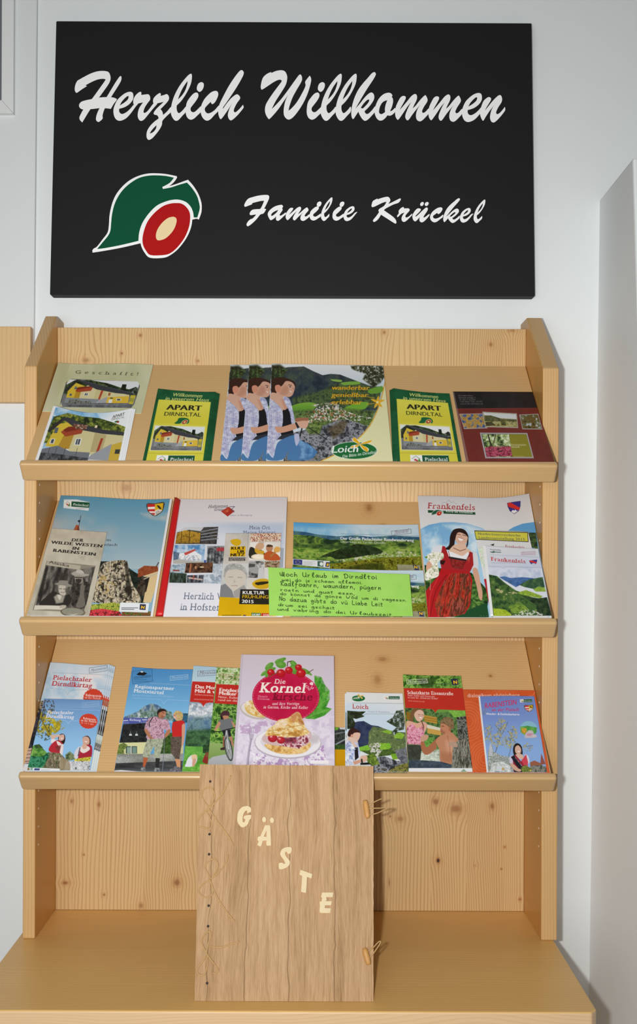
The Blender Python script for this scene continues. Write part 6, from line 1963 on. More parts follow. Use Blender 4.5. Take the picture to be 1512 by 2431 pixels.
A.n([180, 1390, 330, 1400, 400, 1350, 410, 1400, 330, 1530, 160, 1520], ['1c5438', '2c7850', '4c9c74', '185038'], 8, 320)
A.p([790, 1180, 840, 1165, 872, 1200, 875, 1260, 850, 1265, 855, 1210, 790, 1200], '4c3430', sm=3).p([785, 1190, 830, 1175, 860, 1200, 860, 1250, 830, 1280, 795, 1270], 'd4a894', sm=3).p([800, 1225, 840, 1228, 826, 1244], 'f4e8e4')
A.p([780, 1280, 850, 1265, 890, 1290, 885, 1400, 830, 1430, 725, 1420, 730, 1340], 'a8283c', sm=3).p([755, 1300, 790, 1280, 850, 1285, 865, 1320, 800, 1360, 760, 1340], 'e8dcd8', sm=3).p([780, 1265, 835, 1270, 820, 1310, 785, 1310], 'd8b09c', sm=2)
A.p([700, 1340, 740, 1290, 760, 1300, 730, 1420, 690, 1410], 'd8d4e0', sm=2).l([755, 1300, 735, 1390], 2, '34303c')
A.n([690, 1430, 800, 1410, 880, 1400, 870, 1450, 700, 1460], ['8c9c30', 'd8c040', 'e8d450', '5c6c28'], 4, 321)
A.n([600, 1450, 720, 1450, 870, 1450, 862, 1620, 560, 1620], ['d0d4d8', 'e8e8ea', 'a8acb4', 'f0f0f0', '606468'], 6, 322)
A.p([540, 1420, 620, 1440, 650, 1520, 620, 1600, 540, 1590], '9c8c70', .8, sm=3)
A.p([158, 1520, 530, 1535, 530, 1575, 520, 1640, 150, 1640], 'e8eaec').rect(165, 1525, 190, 1555, '8c7c48').rect(200, 1525, 225, 1558, '84a898').p([245, 1530, 305, 1532, 300, 1560, 240, 1558], '444c88').bars(320, 1548, 420, 1556, 2, 1, '9ca0a8', .7)
put_sheet('flyer', 2, A, .0098, 'small blue fair flyer with two women in dirndls, in front of the light blue stack', 'flyer', pages=.0003, cover='front_panel', lift=.003)

# blue partner leaflet with two hikers
A = Art(*zz(Y3, 276, 186, 898, 212, 784, 1284, 88, 1274), bow=2, base='5ca4dc')
A.zoom(*Y3)
A.g([60, 150, 920, 150, 920, 760, 60, 760], '4c90cc', '84c0e8', [560, 190], [560, 700])
A.p([272, 235, 478, 200, 486, 335, 280, 362], '4484bc', .35).l([272, 235, 478, 202, 486, 335, 280, 362, 272, 235], .8, '2c4c74', .8)
A.p([318, 265, 350, 240, 380, 230, 430, 255, 395, 275, 340, 272], '1c2024', sm=0).p([355, 238, 375, 228, 395, 240, 375, 246], 'd8e0e4')
A.t('\u00d6TSCHER:REICH', 290, 312, 468, 290, 24, '28486c').bars(300, 335, 460, 318, 2, 1, '2c5078', .6)
mostviertel(A, 665, 284, 848, 325, 27, 'c8dcec', .1)
A.l([460, 355, 880, 376], .8, 'b0d0ec', .8)
A.t('Regionspartner', 298, 402, 706, 424, 36, 'e8eef4', serif=True, bold=6).t('Mostviertel', 288, 446, 598, 468, 38, 'e8eef4', serif=True, bold=6)
A.t('Betriebe & Produzenten im \u00d6TSCHER:REICH', 280, 484, 694, 502, 20, '9cc4e4')
A.l([275, 505, 560, 520, 585, 540, 597, 568, 612, 540, 640, 524, 870, 534], .8, 'b0d0ec', .8)
A.n([190, 700, 340, 640, 400, 590, 470, 562, 530, 575, 600, 620, 680, 650, 700, 740, 200, 740], ['4c6c8c', '7c94a4', '9cacb0', '5c7868'], 9, 330, sy=1.5)
A.n([270, 690, 420, 640, 640, 650, 720, 720, 420, 740], ['3c5c50', '5c7c60', '8ca8a8', '44685c'], 8, 331, .8, 4).sp([300, 650, 420, 660, 460, 720, 300, 720], 'dce4e8', 5, .55, 332, .8)
A.n([700, 700, 780, 660, 850, 665, 840, 760, 690, 760], ['2c6084', '3c6c88', '2c5060'], 8, 333)
A.p([190, 705, 440, 712, 440, 760, 186, 775], '5c68a8').p([186, 712, 440, 718, 438, 752, 184, 770], '4c58a4').t('Richtung', 245, 740, 362, 744, 26, 'd8dcf0', bold=5, it=.2).l([190, 738, 230, 736], 2, 'd8dcf0').l([380, 730, 425, 730], 2, 'd8dcf0').t('Mariazell', 186, 766, 240, 764, 14, 'b8c0e0').t('St. P\u00f6lten', 364, 758, 425, 757, 14, 'b8c0e0')
A.n([182, 775, 440, 760, 440, 960, 146, 968, 165, 860], ['181a1c', '26282a', '303438', '1c2022'], 9, 334)
for x in (258, 320):
    A.p([x - 16, 892, x - 10, 872, x + 10, 872, x + 16, 892], 'd4dcdc').l([x, 850, x, 880], 1, '909898')
A.p([140, 965, 440, 958, 440, 1080, 120, 1086], 'd8d8a4').rect(210, 1000, 325, 1075, '40544c').rect(222, 1010, 260, 1072, '90a89c').rect(278, 1008, 318, 1072, '78948c').l([265, 1000, 265, 1075], 2, 'e0e0d0')
A.n([130, 985, 190, 965, 230, 990, 190, 1040, 195, 1080, 120, 1086], ['5c7438', '84984c', '3c5028', 'a8b470'], 5, 335)
A.n([560, 880, 690, 860, 700, 1080, 560, 1080], ['2c4820', '4c6c30', '243c1c'], 7, 336).p([770, 990, 800, 985, 800, 1075, 750, 1080], 'c8c490')
A.n([120, 1080, 800, 1075, 795, 1150, 110, 1180], ['848880', '9ca09c', 'b0b4b0'], 16, 337, sx=3).n([105, 1175, 795, 1150, 790, 1230, 95, 1250], ['2c2e30', '3c3e40', '505254'], 14, 338, sx=4).g([95, 1230, 790, 1210, 786, 1275, 88, 1262], '3c4044', '6c7074', [400, 1220], [400, 1275]).p([88, 1250, 160, 1244, 400, 1264, 786, 1274, 786, 1400, 80, 1400], 'dcdee0')
# man
A.p([530, 660, 545, 625, 590, 615, 622, 630, 618, 660, 560, 680, 545, 700], '2c2420', sm=3).p([548, 660, 600, 640, 622, 650, 615, 690, 590, 715, 550, 705], 'b87c60', sm=3)
A.n([440, 720, 520, 695, 570, 720, 640, 730, 670, 830, 640, 850, 600, 830, 600, 925, 430, 930, 430, 850, 400, 820], ['b08494', 'c49cb0', 'd0b0c0', '946c80'], 5, 339, sm=3)
A.p([400, 820, 440, 840, 470, 900, 500, 930, 480, 945, 440, 905, 405, 850], 'b47c5c', sm=3).p([630, 840, 670, 830, 660, 870, 620, 910, 605, 900], 'b47c5c', sm=3).p([490, 930, 530, 940, 550, 965, 540, 985, 500, 965], '1c1c20', sm=2)
A.l([490, 700, 450, 760, 455, 800], 2.2, '34343c')
A.n([430, 930, 600, 920, 590, 980, 550, 1130, 500, 1110, 500, 1000, 440, 1120, 380, 1100, 400, 1020], ['9ca48c', 'b4bca4', '848c78'], 6, 340)
A.p([390, 1115, 440, 1120, 405, 1215, 385, 1210], 'b4603c').p([515, 1120, 560, 1125, 548, 1225, 515, 1220], '2c2c2c').n([365, 1220, 410, 1215, 410, 1255, 365, 1255], ['6c7078', 'a8acb0', '3c3e44'], 3, 341).n([505, 1220, 560, 1225, 555, 1262, 500, 1260], ['6c7078', 'a8acb0', '3c3e44'], 3, 342)
A.l([610, 880, 602, 1060, 585, 1255], 1.4, '74808c').l([470, 900, 460, 960], 1.2, '505860')
A.l([585, 655, 600, 658], 1.1, '4c2c20').p([570, 690, 612, 680, 600, 708, 575, 712], '8c5844', .6, 2, 2).l([598, 684, 614, 682], 1.1, 'e8dcd4').e(556, 672, 6, 10, 'a86c54')
# woman
A.p([700, 680, 720, 640, 765, 640, 795, 670, 790, 720, 750, 745, 720, 730], 'c8b07c', sm=3).p([695, 670, 722, 660, 740, 690, 730, 725, 702, 710], 'd8ac94', sm=3)
A.l([702, 684, 716, 684], 1.1, '5c4030').l([702, 708, 716, 708], 1.2, 'f0e4dc').n([705, 670, 760, 640, 795, 680, 785, 735, 745, 740, 735, 690], ['a89058', 'd4bc84', 'b89c60'], 2.5, 347, .8, sm=3)
A.p([690, 755, 740, 740, 800, 735, 818, 770, 785, 800, 785, 905, 690, 905, 680, 820], 'c82c2c', sm=0).p([785, 785, 818, 775, 815, 880, 800, 985, 770, 990, 785, 900], 'd09c80', sm=2)
A.n([672, 905, 785, 900, 780, 1000, 760, 1130, 720, 1135, 670, 1060], ['5c5048', '6c6058', '4c4038', '7c7064'], 5, 343)
A.p([715, 1130, 770, 1135, 770, 1220, 735, 1215], 'd0946c').n([660, 1240, 720, 1205, 770, 1220, 770, 1262, 660, 1262], ['4c4c54', '8c8c94', '2c2c30'], 3, 344)
put_sheet('leaflet', 2, A, .0040, 'blue leaflet with a man and a blonde woman hiking below a mountain', 'leaflet', pages=.0012, cover='front_panel')


def redband(A, tl, tr, bl, br, tipx):
    pass


# red-banded mountain leaflet
A = Art(*zz(Y3, 905, 172, 1500, 212, 1398, 1292, 784, 1284), base='8ca8bc')
A.zoom(*Y3)
A.g([860, 150, 1520, 150, 1520, 360, 860, 360], 'a8cce0', 'bcd8e4', [1000, 170], [1000, 340])
mostviertel(A, 948, 232, 1220, 282, 36, '6c5460', .06)
A.n([850, 560, 1200, 560, 1100, 780, 830, 780], ['8c98a8', 'b8c4d0', 'dce4ec', '94a4b4'], 14, 350).n([845, 640, 1150, 640, 1120, 710, 850, 720], ['c8d0d8', 'f0f4f4', 'a8b4c0'], 9, 351, .9, 6)
A.n([835, 700, 1150, 690, 1120, 900, 815, 900], ['4c7090', '5c8098', '74949c', '4c6c78'], 12, 352, .95, 12)
A.n([820, 840, 1150, 820, 1150, 1080, 800, 1060], ['26442c', '34583a', '487048'], 8, 353, 1, 8).n([820, 1000, 1150, 1010, 1100, 1180, 800, 1160], ['5ca044', '70b44c', '4c9038'], 14, 354)
A.n([1000, 990, 1150, 980, 1100, 1080, 1000, 1070], ['1c3820', '345434'], 5, 355).n([790, 1150, 1100, 1150, 1050, 1400, 780, 1400], ['4c9030', '64a83c', '80bc54'], 8, 356)
A.p([892, 335, 1500, 360, 1470, 580, 1070, 552, 1030, 560, 1005, 595, 985, 560, 955, 550, 868, 545], 'c03028')
A.t('Das Mostviertel', 922, 404, 1310, 430, 36, 'f4e8e4', bold=7).t('Mild & wild', 918, 448, 1200, 462, 36, 'f4e8e4', bold=7)
A.t('Sehenswertes, Ausflugsziele', 914, 476, 1300, 500, 18, 'e8b8b0').t('www.mostviertel.info', 908, 524, 1108, 534, 18, 'e8b8b0')
A.p([825, 1180, 850, 1120, 890, 1090, 935, 1090, 940, 1150, 900, 1205, 820, 1210], 'e0e4ea', sm=3).p([885, 1095, 930, 1085, 942, 1120, 920, 1150, 890, 1140], 'e0c49c', sm=3).p([900, 1130, 935, 1140, 910, 1205, 890, 1200], 'd0a088', sm=2)
A.p([1000, 1140, 1030, 1070, 1060, 1070, 1060, 1180, 1000, 1165], '8c3028', sm=2).p([1030, 1075, 1060, 1065, 1060, 1110, 1035, 1110], '7c5034', sm=2)
put_sheet('leaflet', 2, A, .0052, 'red-banded leaflet with a snowy mountain and a child in the meadow', 'leaflet', 'red-banded region leaflets', pages=.0006, cover='front_panel')

# red-banded cycling leaflet
A = Art(*zz(Y3, 1142, 188, 1750, 215, 1648, 1292, 1040, 1284), base='7c9c5c')
A.zoom(*Y3)
A.n([1100, 170, 1780, 170, 1780, 400, 1100, 400], ['4c7c34', '7ca458', 'b8d098', 'd8e4c8', '5c8c40'], 9, 360)
mostviertel(A, 1180, 258, 1500, 312, 34, '9c6c54', -.05)
A.n([1070, 540, 1420, 560, 1400, 1000, 1070, 1000], ['24481c', '3c6c2c', '64983c', '98c068', '2c5420'], 9, 361).sp([1120, 780, 1200, 760, 1180, 900, 1110, 920], 'a4cc50', 6, .45, 362, .9)
A.g([1060, 960, 1250, 980, 1200, 1110, 1050, 1130], '94b06c', '7c9c54', [1100, 960], [1100, 1110]).p([1100, 1110, 1220, 1085, 1420, 1100, 1400, 1300, 1040, 1300, 1060, 1140], 'b0b4b8')
A.p([1138, 362, 1760, 392, 1745, 596, 1120, 560], 'c03028')
A.t('Entdecken Sie die', 1168, 436, 1660, 462, 36, 'f4e8e4', bold=7).t('Melker Alpenvorland', 1163, 472, 1720, 500, 36, 'f4e8e4', bold=7)
A.t('Natur, Kultur und Genuss', 1158, 504, 1560, 526, 24, 'ecd0cc', bold=4).t('rund um die Schallaburg', 1156, 534, 1545, 556, 24, 'ecd0cc', bold=4)
A.p([1175, 690, 1200, 645, 1245, 635, 1275, 665, 1265, 690, 1205, 705], '4c3038', sm=3).p([1200, 690, 1265, 690, 1250, 730, 1215, 735], 'b88468', sm=3).p([1180, 700, 1200, 690, 1215, 740, 1190, 745], '2c2422', sm=2)
A.p([1160, 740, 1220, 725, 1300, 715, 1310, 760, 1285, 830, 1190, 840], '707478', sm=3).p([1160, 750, 1185, 770, 1140, 835, 1118, 830], 'c08c70', sm=2).p([1290, 740, 1315, 760, 1340, 800, 1320, 810], 'c08c70', sm=2)
A.p([1195, 840, 1280, 830, 1290, 900, 1230, 920], '20242c').p([1205, 900, 1235, 900, 1225, 1000, 1205, 1010], '8c5c48').p([1180, 1020, 1225, 1005, 1225, 1040, 1180, 1040], '3c2c28').p([1270, 900, 1300, 900, 1320, 1000, 1300, 1000], 'b08068')
A.l([1110, 850, 1180, 850, 1240, 830, 1330, 810], 2.2, '24262a').l([1240, 850, 1225, 930, 1250, 960], 2.0, 'b8bcc0').e(1265, 1030, 38, 125, '2c2e30', -.2).e(1265, 1030, 30, 112, '8c9094', -.2).e(1265, 1030, 22, 100, 'a8acac', -.2)
for k in range(8):
    A.l([1265, 1030, 1265 + 34 * math.cos(k * .785), 1030 + 112 * math.sin(k * .785)], .6, '505458')
A.l([1240, 840, 1265, 1030], 2.0, 'd0d4d8').l([1250, 840, 1280, 1020], 1.4, '9ca0a4')
put_sheet('leaflet', 2, A, .0068, 'red-banded leaflet with a woman riding a bicycle on a lane', 'leaflet', 'red-banded region leaflets', pages=.0006, cover='front_panel')

# something dark and yellow behind the cookery book
A = Art((690, 1722), (842, 1728), (850, 1836), (678, 1836), base='c8940c')
A.zoom(*Y4)
A.n([700, 940, 1600, 960, 1600, 1260, 700, 1260], ['181c1a', '2c3230', '44504c', '20261f'], 9, 370)
A.p([1285, 985, 1335, 990, 1320, 1020, 1285, 1030], '6ca83c').p([1335, 985, 1600, 1000, 1600, 1030, 1345, 1015], 'c4c8cc').p([1285, 1190, 1420, 1120, 1420, 1135, 1285, 1212], '8c9498').p([1285, 1060, 1420, 1040, 1420, 1050, 1285, 1080], '6c7478')
A.n([1280, 1200, 1600, 1190, 1600, 1260, 1280, 1260], ['24401c', '3c5c2c'], 5, 371).p([700, 1252, 1600, 1258, 1600, 1700, 700, 1700], 'c8940c')
put_sheet('brochure', 2, A, .0014, 'dark photo brochure with a yellow foot, mostly hidden behind the cherry cookery book', 'brochure', pages=.0002)

# the cookery book
A = Art(*zz(Y4, 163, 117, 1275, 135, 1283, 1432, 62, 1422), ext=28, base='d4ccdc')
A.zoom(*Y4)
A.g([40, 80, 1300, 80, 1300, 1600, 40, 1600], 'd0c8d4', 'd8d0e4', [700, 120], [700, 900])
A.n([40, 860, 1300, 860, 1300, 1600, 40, 1600], ['c8bcd4', 'dcd6e6', 'e6e2ee', 'd0c4dc'], 22, 380, .8, 30)
A.p([163, 117, 182, 117, 86, 1500, 55, 1500], 'c4bcc8', .8).l([186, 117, 90, 1500], 1.0, 'a8a0b0', .6)
A.sp([150, 960, 560, 900, 620, 960, 420, 1010, 340, 1080, 130, 1060], 'b898c0', 8, .48, 381, .7)
A.sp([260, 1260, 560, 1360, 900, 1360, 1150, 1200, 1180, 1400, 900, 1480, 300, 1480], 'a884b8', 7, .5, 382, .8).sp([260, 1260, 560, 1360, 900, 1360, 1150, 1200, 1180, 1400, 900, 1480, 300, 1480], 'f0ecf4', 4.5, .58, 383, .9)
# back plate and pastry
A.e(330, 790, 185, 100, 'c0b8b4', .25).e(332, 782, 172, 86, 'e0dcdc', .25).p([205, 740, 230, 690, 300, 665, 350, 690, 440, 800, 440, 870, 350, 865, 240, 820], 'd8b868', sm=3).n([205, 740, 230, 690, 300, 665, 350, 690, 440, 800, 420, 860, 300, 830], ['c89848', 'e4d098', 'f0e8d0', 'd8b45c'], 8, 384, .8, sm=3).sp([220, 680, 320, 660, 340, 720, 230, 730], 'f0ecec', 4, .5, 385, .8)
# big leaf at the right
A.p([1040, 370, 1090, 410, 1125, 390, 1130, 470, 1165, 480, 1165, 560, 1222, 550, 1185, 655, 1225, 650, 1180, 750, 1250, 770, 1160, 850, 1040, 895, 925, 885, 1010, 800, 1080, 690, 1085, 560, 1040, 450], '4c9c34', sm=0)
A.n([1040, 370, 1125, 390, 1165, 480, 1222, 550, 1225, 650, 1180, 750, 1250, 770, 1160, 850, 1040, 895, 925, 885, 1080, 690, 1085, 560], ['2c7c24', '50a038', '78bc50'], 10, 386, .6)
for l in ([930, 885, 1080, 820, 1240, 772], [1060, 780, 1130, 700, 1220, 655], [1090, 680, 1130, 600, 1215, 555], [1085, 540, 1120, 470, 1125, 395]):
    A.l(l, 1.0, '8cc868', .8, sm=3)
# red roundel
th = np.linspace(0, 2 * math.pi, 60, endpoint=False)
el = np.stack([698 + 402 * np.cos(th), 625 + 300 * np.sin(th)], 1).ravel()
A.p(el, 'c01c48')
A.n(el, ['b41440', 'c41e4c', 'cc2450'], 30, 387, .6).p([400, 620, 1000, 620, 1000, 780, 860, 900, 560, 900, 400, 780], 'a81438', .25, 40)
for k in range(0, 60):
    t0, t1 = k * 2 * math.pi / 60, (k + .55) * 2 * math.pi / 60
    A.l([698 + 388 * math.cos(t0), 625 + 288 * math.sin(t0), 698 + 388 * math.cos(t1), 625 + 288 * math.sin(t1)], .7, 'e8b8c4', .8)
# leaves and cherries on top
for cx, cy, rx, ry, ro in ((640, 190, 65, 24, -.4), (500, 260, 62, 32, -.7), (640, 240, 62, 44, .2), (790, 230, 50, 30, .7), (600, 200, 40, 20, -.6), (450, 340, 60, 22, -.6), (520, 300, 60, 24, -.3), (930, 320, 70, 26, .45), (990, 355, 24, 12, .6), (790, 300, 38, 60, -.5), (470, 365, 18, 30, .3)):
    A.e(cx, cy, rx, ry, '5c9c3c', ro).e(cx - rx * .2, cy - ry * .2, rx * .6, ry * .5, '84b85c', ro, .6, 4)
for cx, cy, r in ((520, 335, 44), (640, 345, 54), (735, 310, 46), (880, 345, 58), (850, 275, 40)):
    A.e(cx, cy, r, r * .9, 'a81824').e(cx - r * .1, cy - r * .1, r * .8, r * .72, 'c8242c', 0, .8, 6).e(cx - r * .25, cy - r * .3, r * .22, r * .16, 'f0b0a8', 0, .9, 3)
A.l([715, 260, 720, 210, 760, 200], 2, '4c3c28').l([960, 340, 1025, 300], 1.6, '5c5040').l([500, 390, 600, 330], 1.4, '5c6830')
A.t('Die', 558, 468, 690, 470, 58, 'f0e4e0', it=.12, serif=True, bold=4)
A.t('Kornel', 378, 572, 930, 580, 122, 'f4ece4', it=.14, serif=True, bold=5)
A.t('kirsche', 535, 665, 1010, 672, 98, '7c142c', it=.14, serif=True, bold=4)
for (cx, cy, r) in ((950, 500, 22), (1000, 470, 16), (1010, 515, 20), (975, 530, 18)):
    A.l(sum([[cx + r * math.cos(a * .5) * (1 - a / 16), cy + r * math.sin(a * .5) * (1 - a / 16)] for a in range(14)], []), 1.1, 'f0d8dc')
A.p([980, 470, 1000, 450, 1025, 455, 1020, 490, 1000, 485], 'f0d8dc', sm=2)
A.t('Manuela', 365, 632, 478, 634, 26, 'e0b0bc', serif=True).t('Grasmann', 358, 660, 502, 664, 26, 'e0b0bc', serif=True)
A.t('und ihre Vorz\u00fcge', 533, 722, 856, 724, 34, 'f0e0e0', it=.15, serif=True, bold=3).t('in Garten, K\u00fcche und Keller', 427, 764, 962, 770, 36, 'f0e0e0', it=.15, serif=True, bold=3)
# front plate
A.e(722, 1180, 402, 190, 'b8b0bc', .02).e(722, 1172, 392, 180, 'e8e6ec', .02).e(715, 1165, 320, 140, 'd8d4dc', .02).e(1040, 1130, 60, 55, 'c0b8c0', .4, .8, 8)
A.p([455, 1190, 640, 1215, 800, 1210, 985, 1170, 980, 1240, 900, 1300, 700, 1315, 540, 1280, 460, 1230], 'd8b064', sm=3).n([455, 1190, 640, 1215, 800, 1210, 985, 1170, 980, 1240, 900, 1300, 700, 1315, 540, 1280], ['b88040', 'd8ac60', 'ecd09c', 'dcb878'], 11, 388, .85, sm=3)
A.p([410, 1130, 470, 1060, 560, 1080, 640, 1130, 820, 1140, 900, 1040, 1000, 1050, 990, 1150, 900, 1220, 640, 1215, 480, 1190], 'd0b4b4', sm=3).n([600, 1100, 850, 1110, 990, 1060, 980, 1160, 850, 1250, 620, 1210], ['8c3444', 'd8b8c0', 'e8d8dc', 'a85868', '6c2030'], 7, 389, .9)
A.n([650, 1120, 820, 1100, 830, 1180, 680, 1190], ['4c1424', '7c2c40', 'a04458'], 6, 390, .9, 6)
for cx, cy, r in ((540, 1120, 56), (640, 1145, 48)):
    A.e(cx, cy, r, r * .9, '981824').e(cx - 4, cy - 6, r * .8, r * .7, 'c43040', 0, .8, 6).e(cx - 18, cy - 18, 12, 9, 'f4d0cc', 0, 1, 3)
A.p([490, 1010, 560, 960, 620, 900, 720, 880, 820, 810, 870, 830, 905, 920, 940, 1000, 980, 1060, 860, 1100, 700, 1110, 560, 1090, 450, 1090], 'dcb868', sm=3)
A.n([490, 1010, 560, 960, 620, 900, 720, 880, 820, 810, 870, 830, 905, 920, 940, 1000, 980, 1060, 860, 1100, 700, 1110, 560, 1090, 450, 1090], ['b07c38', 'd4a458', 'e8cc90', 'f0e4c0', 'd8ac5c'], 9, 391, .9, sm=3, rot=.5, sx=1.6)
A.p([760, 860, 820, 812, 850, 820, 800, 930, 770, 920], 'c08050', .8, 4, 3).p([850, 820, 900, 900, 900, 960, 850, 940], 'a8683c', .6, 4, 3).p([560, 980, 620, 905, 700, 900, 720, 960, 600, 1000], 'e8d0a8', .8, 4, 3).sp([560, 960, 680, 890, 720, 960, 580, 1000], 'f0e8e0', 4, .5, 392, .7)
A.l([490, 1040, 700, 1000, 900, 960], 1.6, 'a87438', .6, sm=4).l([560, 1080, 760, 1060, 940, 1010], 1.6, 'a87438', .6, sm=4)
# fork
for k in range(3):
    A.l([275 + k * 22, 980, 262 + k * 20, 1080], 1.3, '9c94a8', .8)
A.p([255, 1070, 320, 1075, 300, 1140, 265, 1140], 'b0a8bc', .8).l([280, 1130, 250, 1300, 230, 1500], 4, 'a8a0b4', .8, sm=3).l([290, 1130, 262, 1300, 245, 1500], 1.2, '786c84', .8, sm=3)
A.p([988, 1388, 1210, 1385, 1208, 1430, 988, 1428], 'f2f0f4')
put_sheet('cookery_book', 2, A, .0165, 'lilac cherry cookery book with a cream pastry below a red roundel', 'book', pages=.0075, lift=.006)

# loich walking map
def loich_map():
    A = Art(*zz(Y5, 160, 415, 835, 432, 908, 1410, 168, 1410), base='d8e0e4', bow=.5)
    A.zoom(*Y5)
    A.g([120, 380, 950, 380, 950, 900, 120, 900], 'e4e8ea', 'c8dcec', [500, 420], [420, 700])
    A.p([160, 400, 850, 400, 850, 545, 165, 545], 'e2e6e6', .8, 6)
    loich_logo(A, [222, 448, 388, 448, 388, 532, 222, 532], False)
    pielachtal(A, [610, 466, 800, 468, 800, 506, 610, 504])
    A.l([232, 548, 845, 556], .8, '8c9498').t('Loich', 234, 614, 428, 622, 56, 'b44038', serif=True, bold=3).t('Ortsplan & Wanderkarte', 415, 658, 680, 666, 18, '8c949c')
    A.l([345, 725, 375, 690, 400, 680, 840, 680], .8, '8c9498')
    A.p([230, 790, 300, 770, 370, 765, 460, 815, 540, 825, 650, 870, 760, 900, 870, 920, 870, 1100, 230, 1100], '2c3c5c')
    A.n([230, 790, 370, 765, 460, 815, 540, 825, 650, 870, 870, 920, 870, 1100, 230, 1100], ['24304c', '343f60', '3c4858'], 12, 400, .8)
    A.n([430, 900, 480, 830, 600, 850, 720, 890, 870, 900, 880, 1200, 420, 1120], ['44583c', '6c7c50', '586c44', '80905c'], 8, 401)
    A.n([570, 890, 660, 870, 740, 900, 680, 920], ['7cac34', '94bc4c'], 5, 402).n([730, 930, 800, 900, 860, 930, 830, 980, 740, 970], ['7cac34', '8cb844'], 5, 403)
    A.n([310, 1080, 420, 1050, 450, 1110, 320, 1130], ['6cb030', '84bc40'], 6, 404).n([550, 1030, 680, 1030, 700, 1080, 620, 1130, 570, 1120], ['74b030', '8cbc3c'], 6, 405)
    A.n([330, 1120, 560, 1110, 700, 1100, 780, 1160, 500, 1200], ['2c4020', '547030', '3c5428'], 6, 406).sp([430, 1040, 560, 1020, 600, 1100, 540, 1180, 640, 1220, 540, 1200, 450, 1140], 'd8d8d4', 4, .5, 407, .9)
    A.n([690, 1160, 780, 1150, 780, 1220, 720, 1230], ['80b030', '6c9c2c'], 5, 408)
    A.n([480, 1220, 600, 1180, 760, 1240, 900, 1250, 910, 1480, 420, 1480, 450, 1300], ['2c2e34', '50545c', '7c8088', 'a0a4ac', '44463c'], 9, 409).n([740, 1120, 880, 1080, 900, 1300, 780, 1220], ['4c5058', '7c8088', '64686c'], 7, 410)
    A.n([640, 1380, 760, 1300, 900, 1260, 910, 1480, 620, 1480], ['3c3c24', '6c6c30', '94904c', '50504c'], 6, 411).n([380, 1180, 500, 1160, 560, 1280, 480, 1300, 420, 1260], ['3c5424', '64802c', '84a040'], 5, 412)
    A.n([172, 640, 230, 645, 300, 650, 395, 650, 350, 690, 380, 710, 280, 740, 240, 730, 270, 790, 250, 860, 172, 860], ['1c2418', '2c3824', '3c4c38'], 5, 413)
    A.n([640, 770, 720, 720, 760, 640, 840, 630, 860, 780, 850, 870, 780, 880, 740, 940, 700, 900, 760, 840, 690, 800], ['20281c', '34402c', '4c5848', 'a8b8c0'], 5, 414, .95)
    # the same hiker, smaller
    A.p([178, 940, 190, 880, 230, 850, 290, 865, 330, 900, 320, 930, 280, 910, 240, 930, 225, 965], '38201c', sm=3).p([250, 910, 320, 905, 328, 940, 300, 1000, 255, 1005, 230, 970], 'dcb8a4', sm=3).p([215, 930, 240, 925, 240, 965, 215, 965], 'd09880', sm=2).p([175, 960, 235, 960, 300, 1010, 290, 1080, 200, 1060], 'dcc0b0', sm=2)
    A.n([170, 990, 210, 1010, 260, 1080, 270, 1180, 240, 1290, 170, 1500], ['8c98c8', 'b4c0e0', 'd8e0f0', 'e8ecf4'], 5, 415).p([260, 1110, 300, 1090, 310, 1200, 265, 1240], '1c1c24').n([250, 1010, 300, 1030, 330, 1140, 310, 1200, 300, 1080], ['a8b4d8', 'ccd8ec'], 4, 416)
    A.p([240, 1250, 330, 1225, 345, 1255, 260, 1290], 'd4a088').p([330, 1190, 380, 1175, 410, 1190, 405, 1240, 350, 1260, 330, 1230], 'd8b09c', sm=3).p([335, 1220, 352, 1215, 360, 1265, 340, 1262], '1c1c20').p([330, 1265, 420, 1260, 470, 1285, 330, 1290], '1c1c1c')
    A.p([808, 1380, 832, 1380, 832, 1400, 808, 1400], 'd8c030')
    return A


A = loich_map()
o = put_sheet('map_leaflet', 2, A, .0084, 'white-headed walking map with a green oval emblem and a hiking woman', 'leaflet', 'walking maps beside the cookery book', pages=.0016, cover='front_panel')
copy_thing(o, -.0026, .0026, -.0029, 'white-edged walking map peeping out behind the one with the green oval emblem', 'walking maps beside the cookery book')

# treasure map leaflet
A = Art((955.7, 1600.8), (1094, 1604.2), (1122.6, 1838), (970.3, 1839), bow=1.2, base='6c9c48')
A.zoom(*Y5)
A.n([820, 190, 1560, 190, 1560, 400, 820, 400], ['2c5420', '4c7c30', '70a444', '94c060', '3c6428'], 8, 420).n([1000, 250, 1230, 250, 1200, 370, 1060, 360], ['243c1c', '3c5c2c'], 6, 421, .8, 6)
A.l([882, 275, 1125, 262, 1136, 308, 890, 324, 882, 275], 1.0, 'e8ece0').t('Mostviertel', 900, 312, 1120, 300, 34, 'e8ece0', it=.2, serif=True).bars(1240, 324, 1400, 320, 1, 1.2, '2c3c54', .7)
n_box(A, [1412, 262, 1492, 258, 1506, 330, 1432, 338])
A.p([848, 370, 1560, 372, 1600, 640, 1270, 625, 1240, 640, 1226, 668, 1206, 635, 1180, 622, 868, 608], 'c03428')
A.t('Schatzkarte Eisenstra\u00dfe', 893, 440, 1440, 456, 42, 'f4e8e4', serif=True, bold=6).t('Natur, Kultur und Genuss pur', 895, 466, 1222, 480, 22, 'ecc8c4', bold=2).t('im Land der \u201eSchwarzen Grafen\u201c', 897, 492, 1262, 506, 22, 'ecc8c4', bold=2).t('www.eisenstrasse.info', 902, 528, 1098, 540, 17, 'e8bcb4')
A.n([866, 608, 1180, 622, 1226, 668, 1600, 640, 1680, 1330, 905, 1330], ['2c4828', '486c3c', '6c9454', '3c5c34'], 9, 422)
A.n([1380, 640, 1600, 640, 1600, 760, 1450, 720], ['6cac3c', '84bc54'], 8, 423)
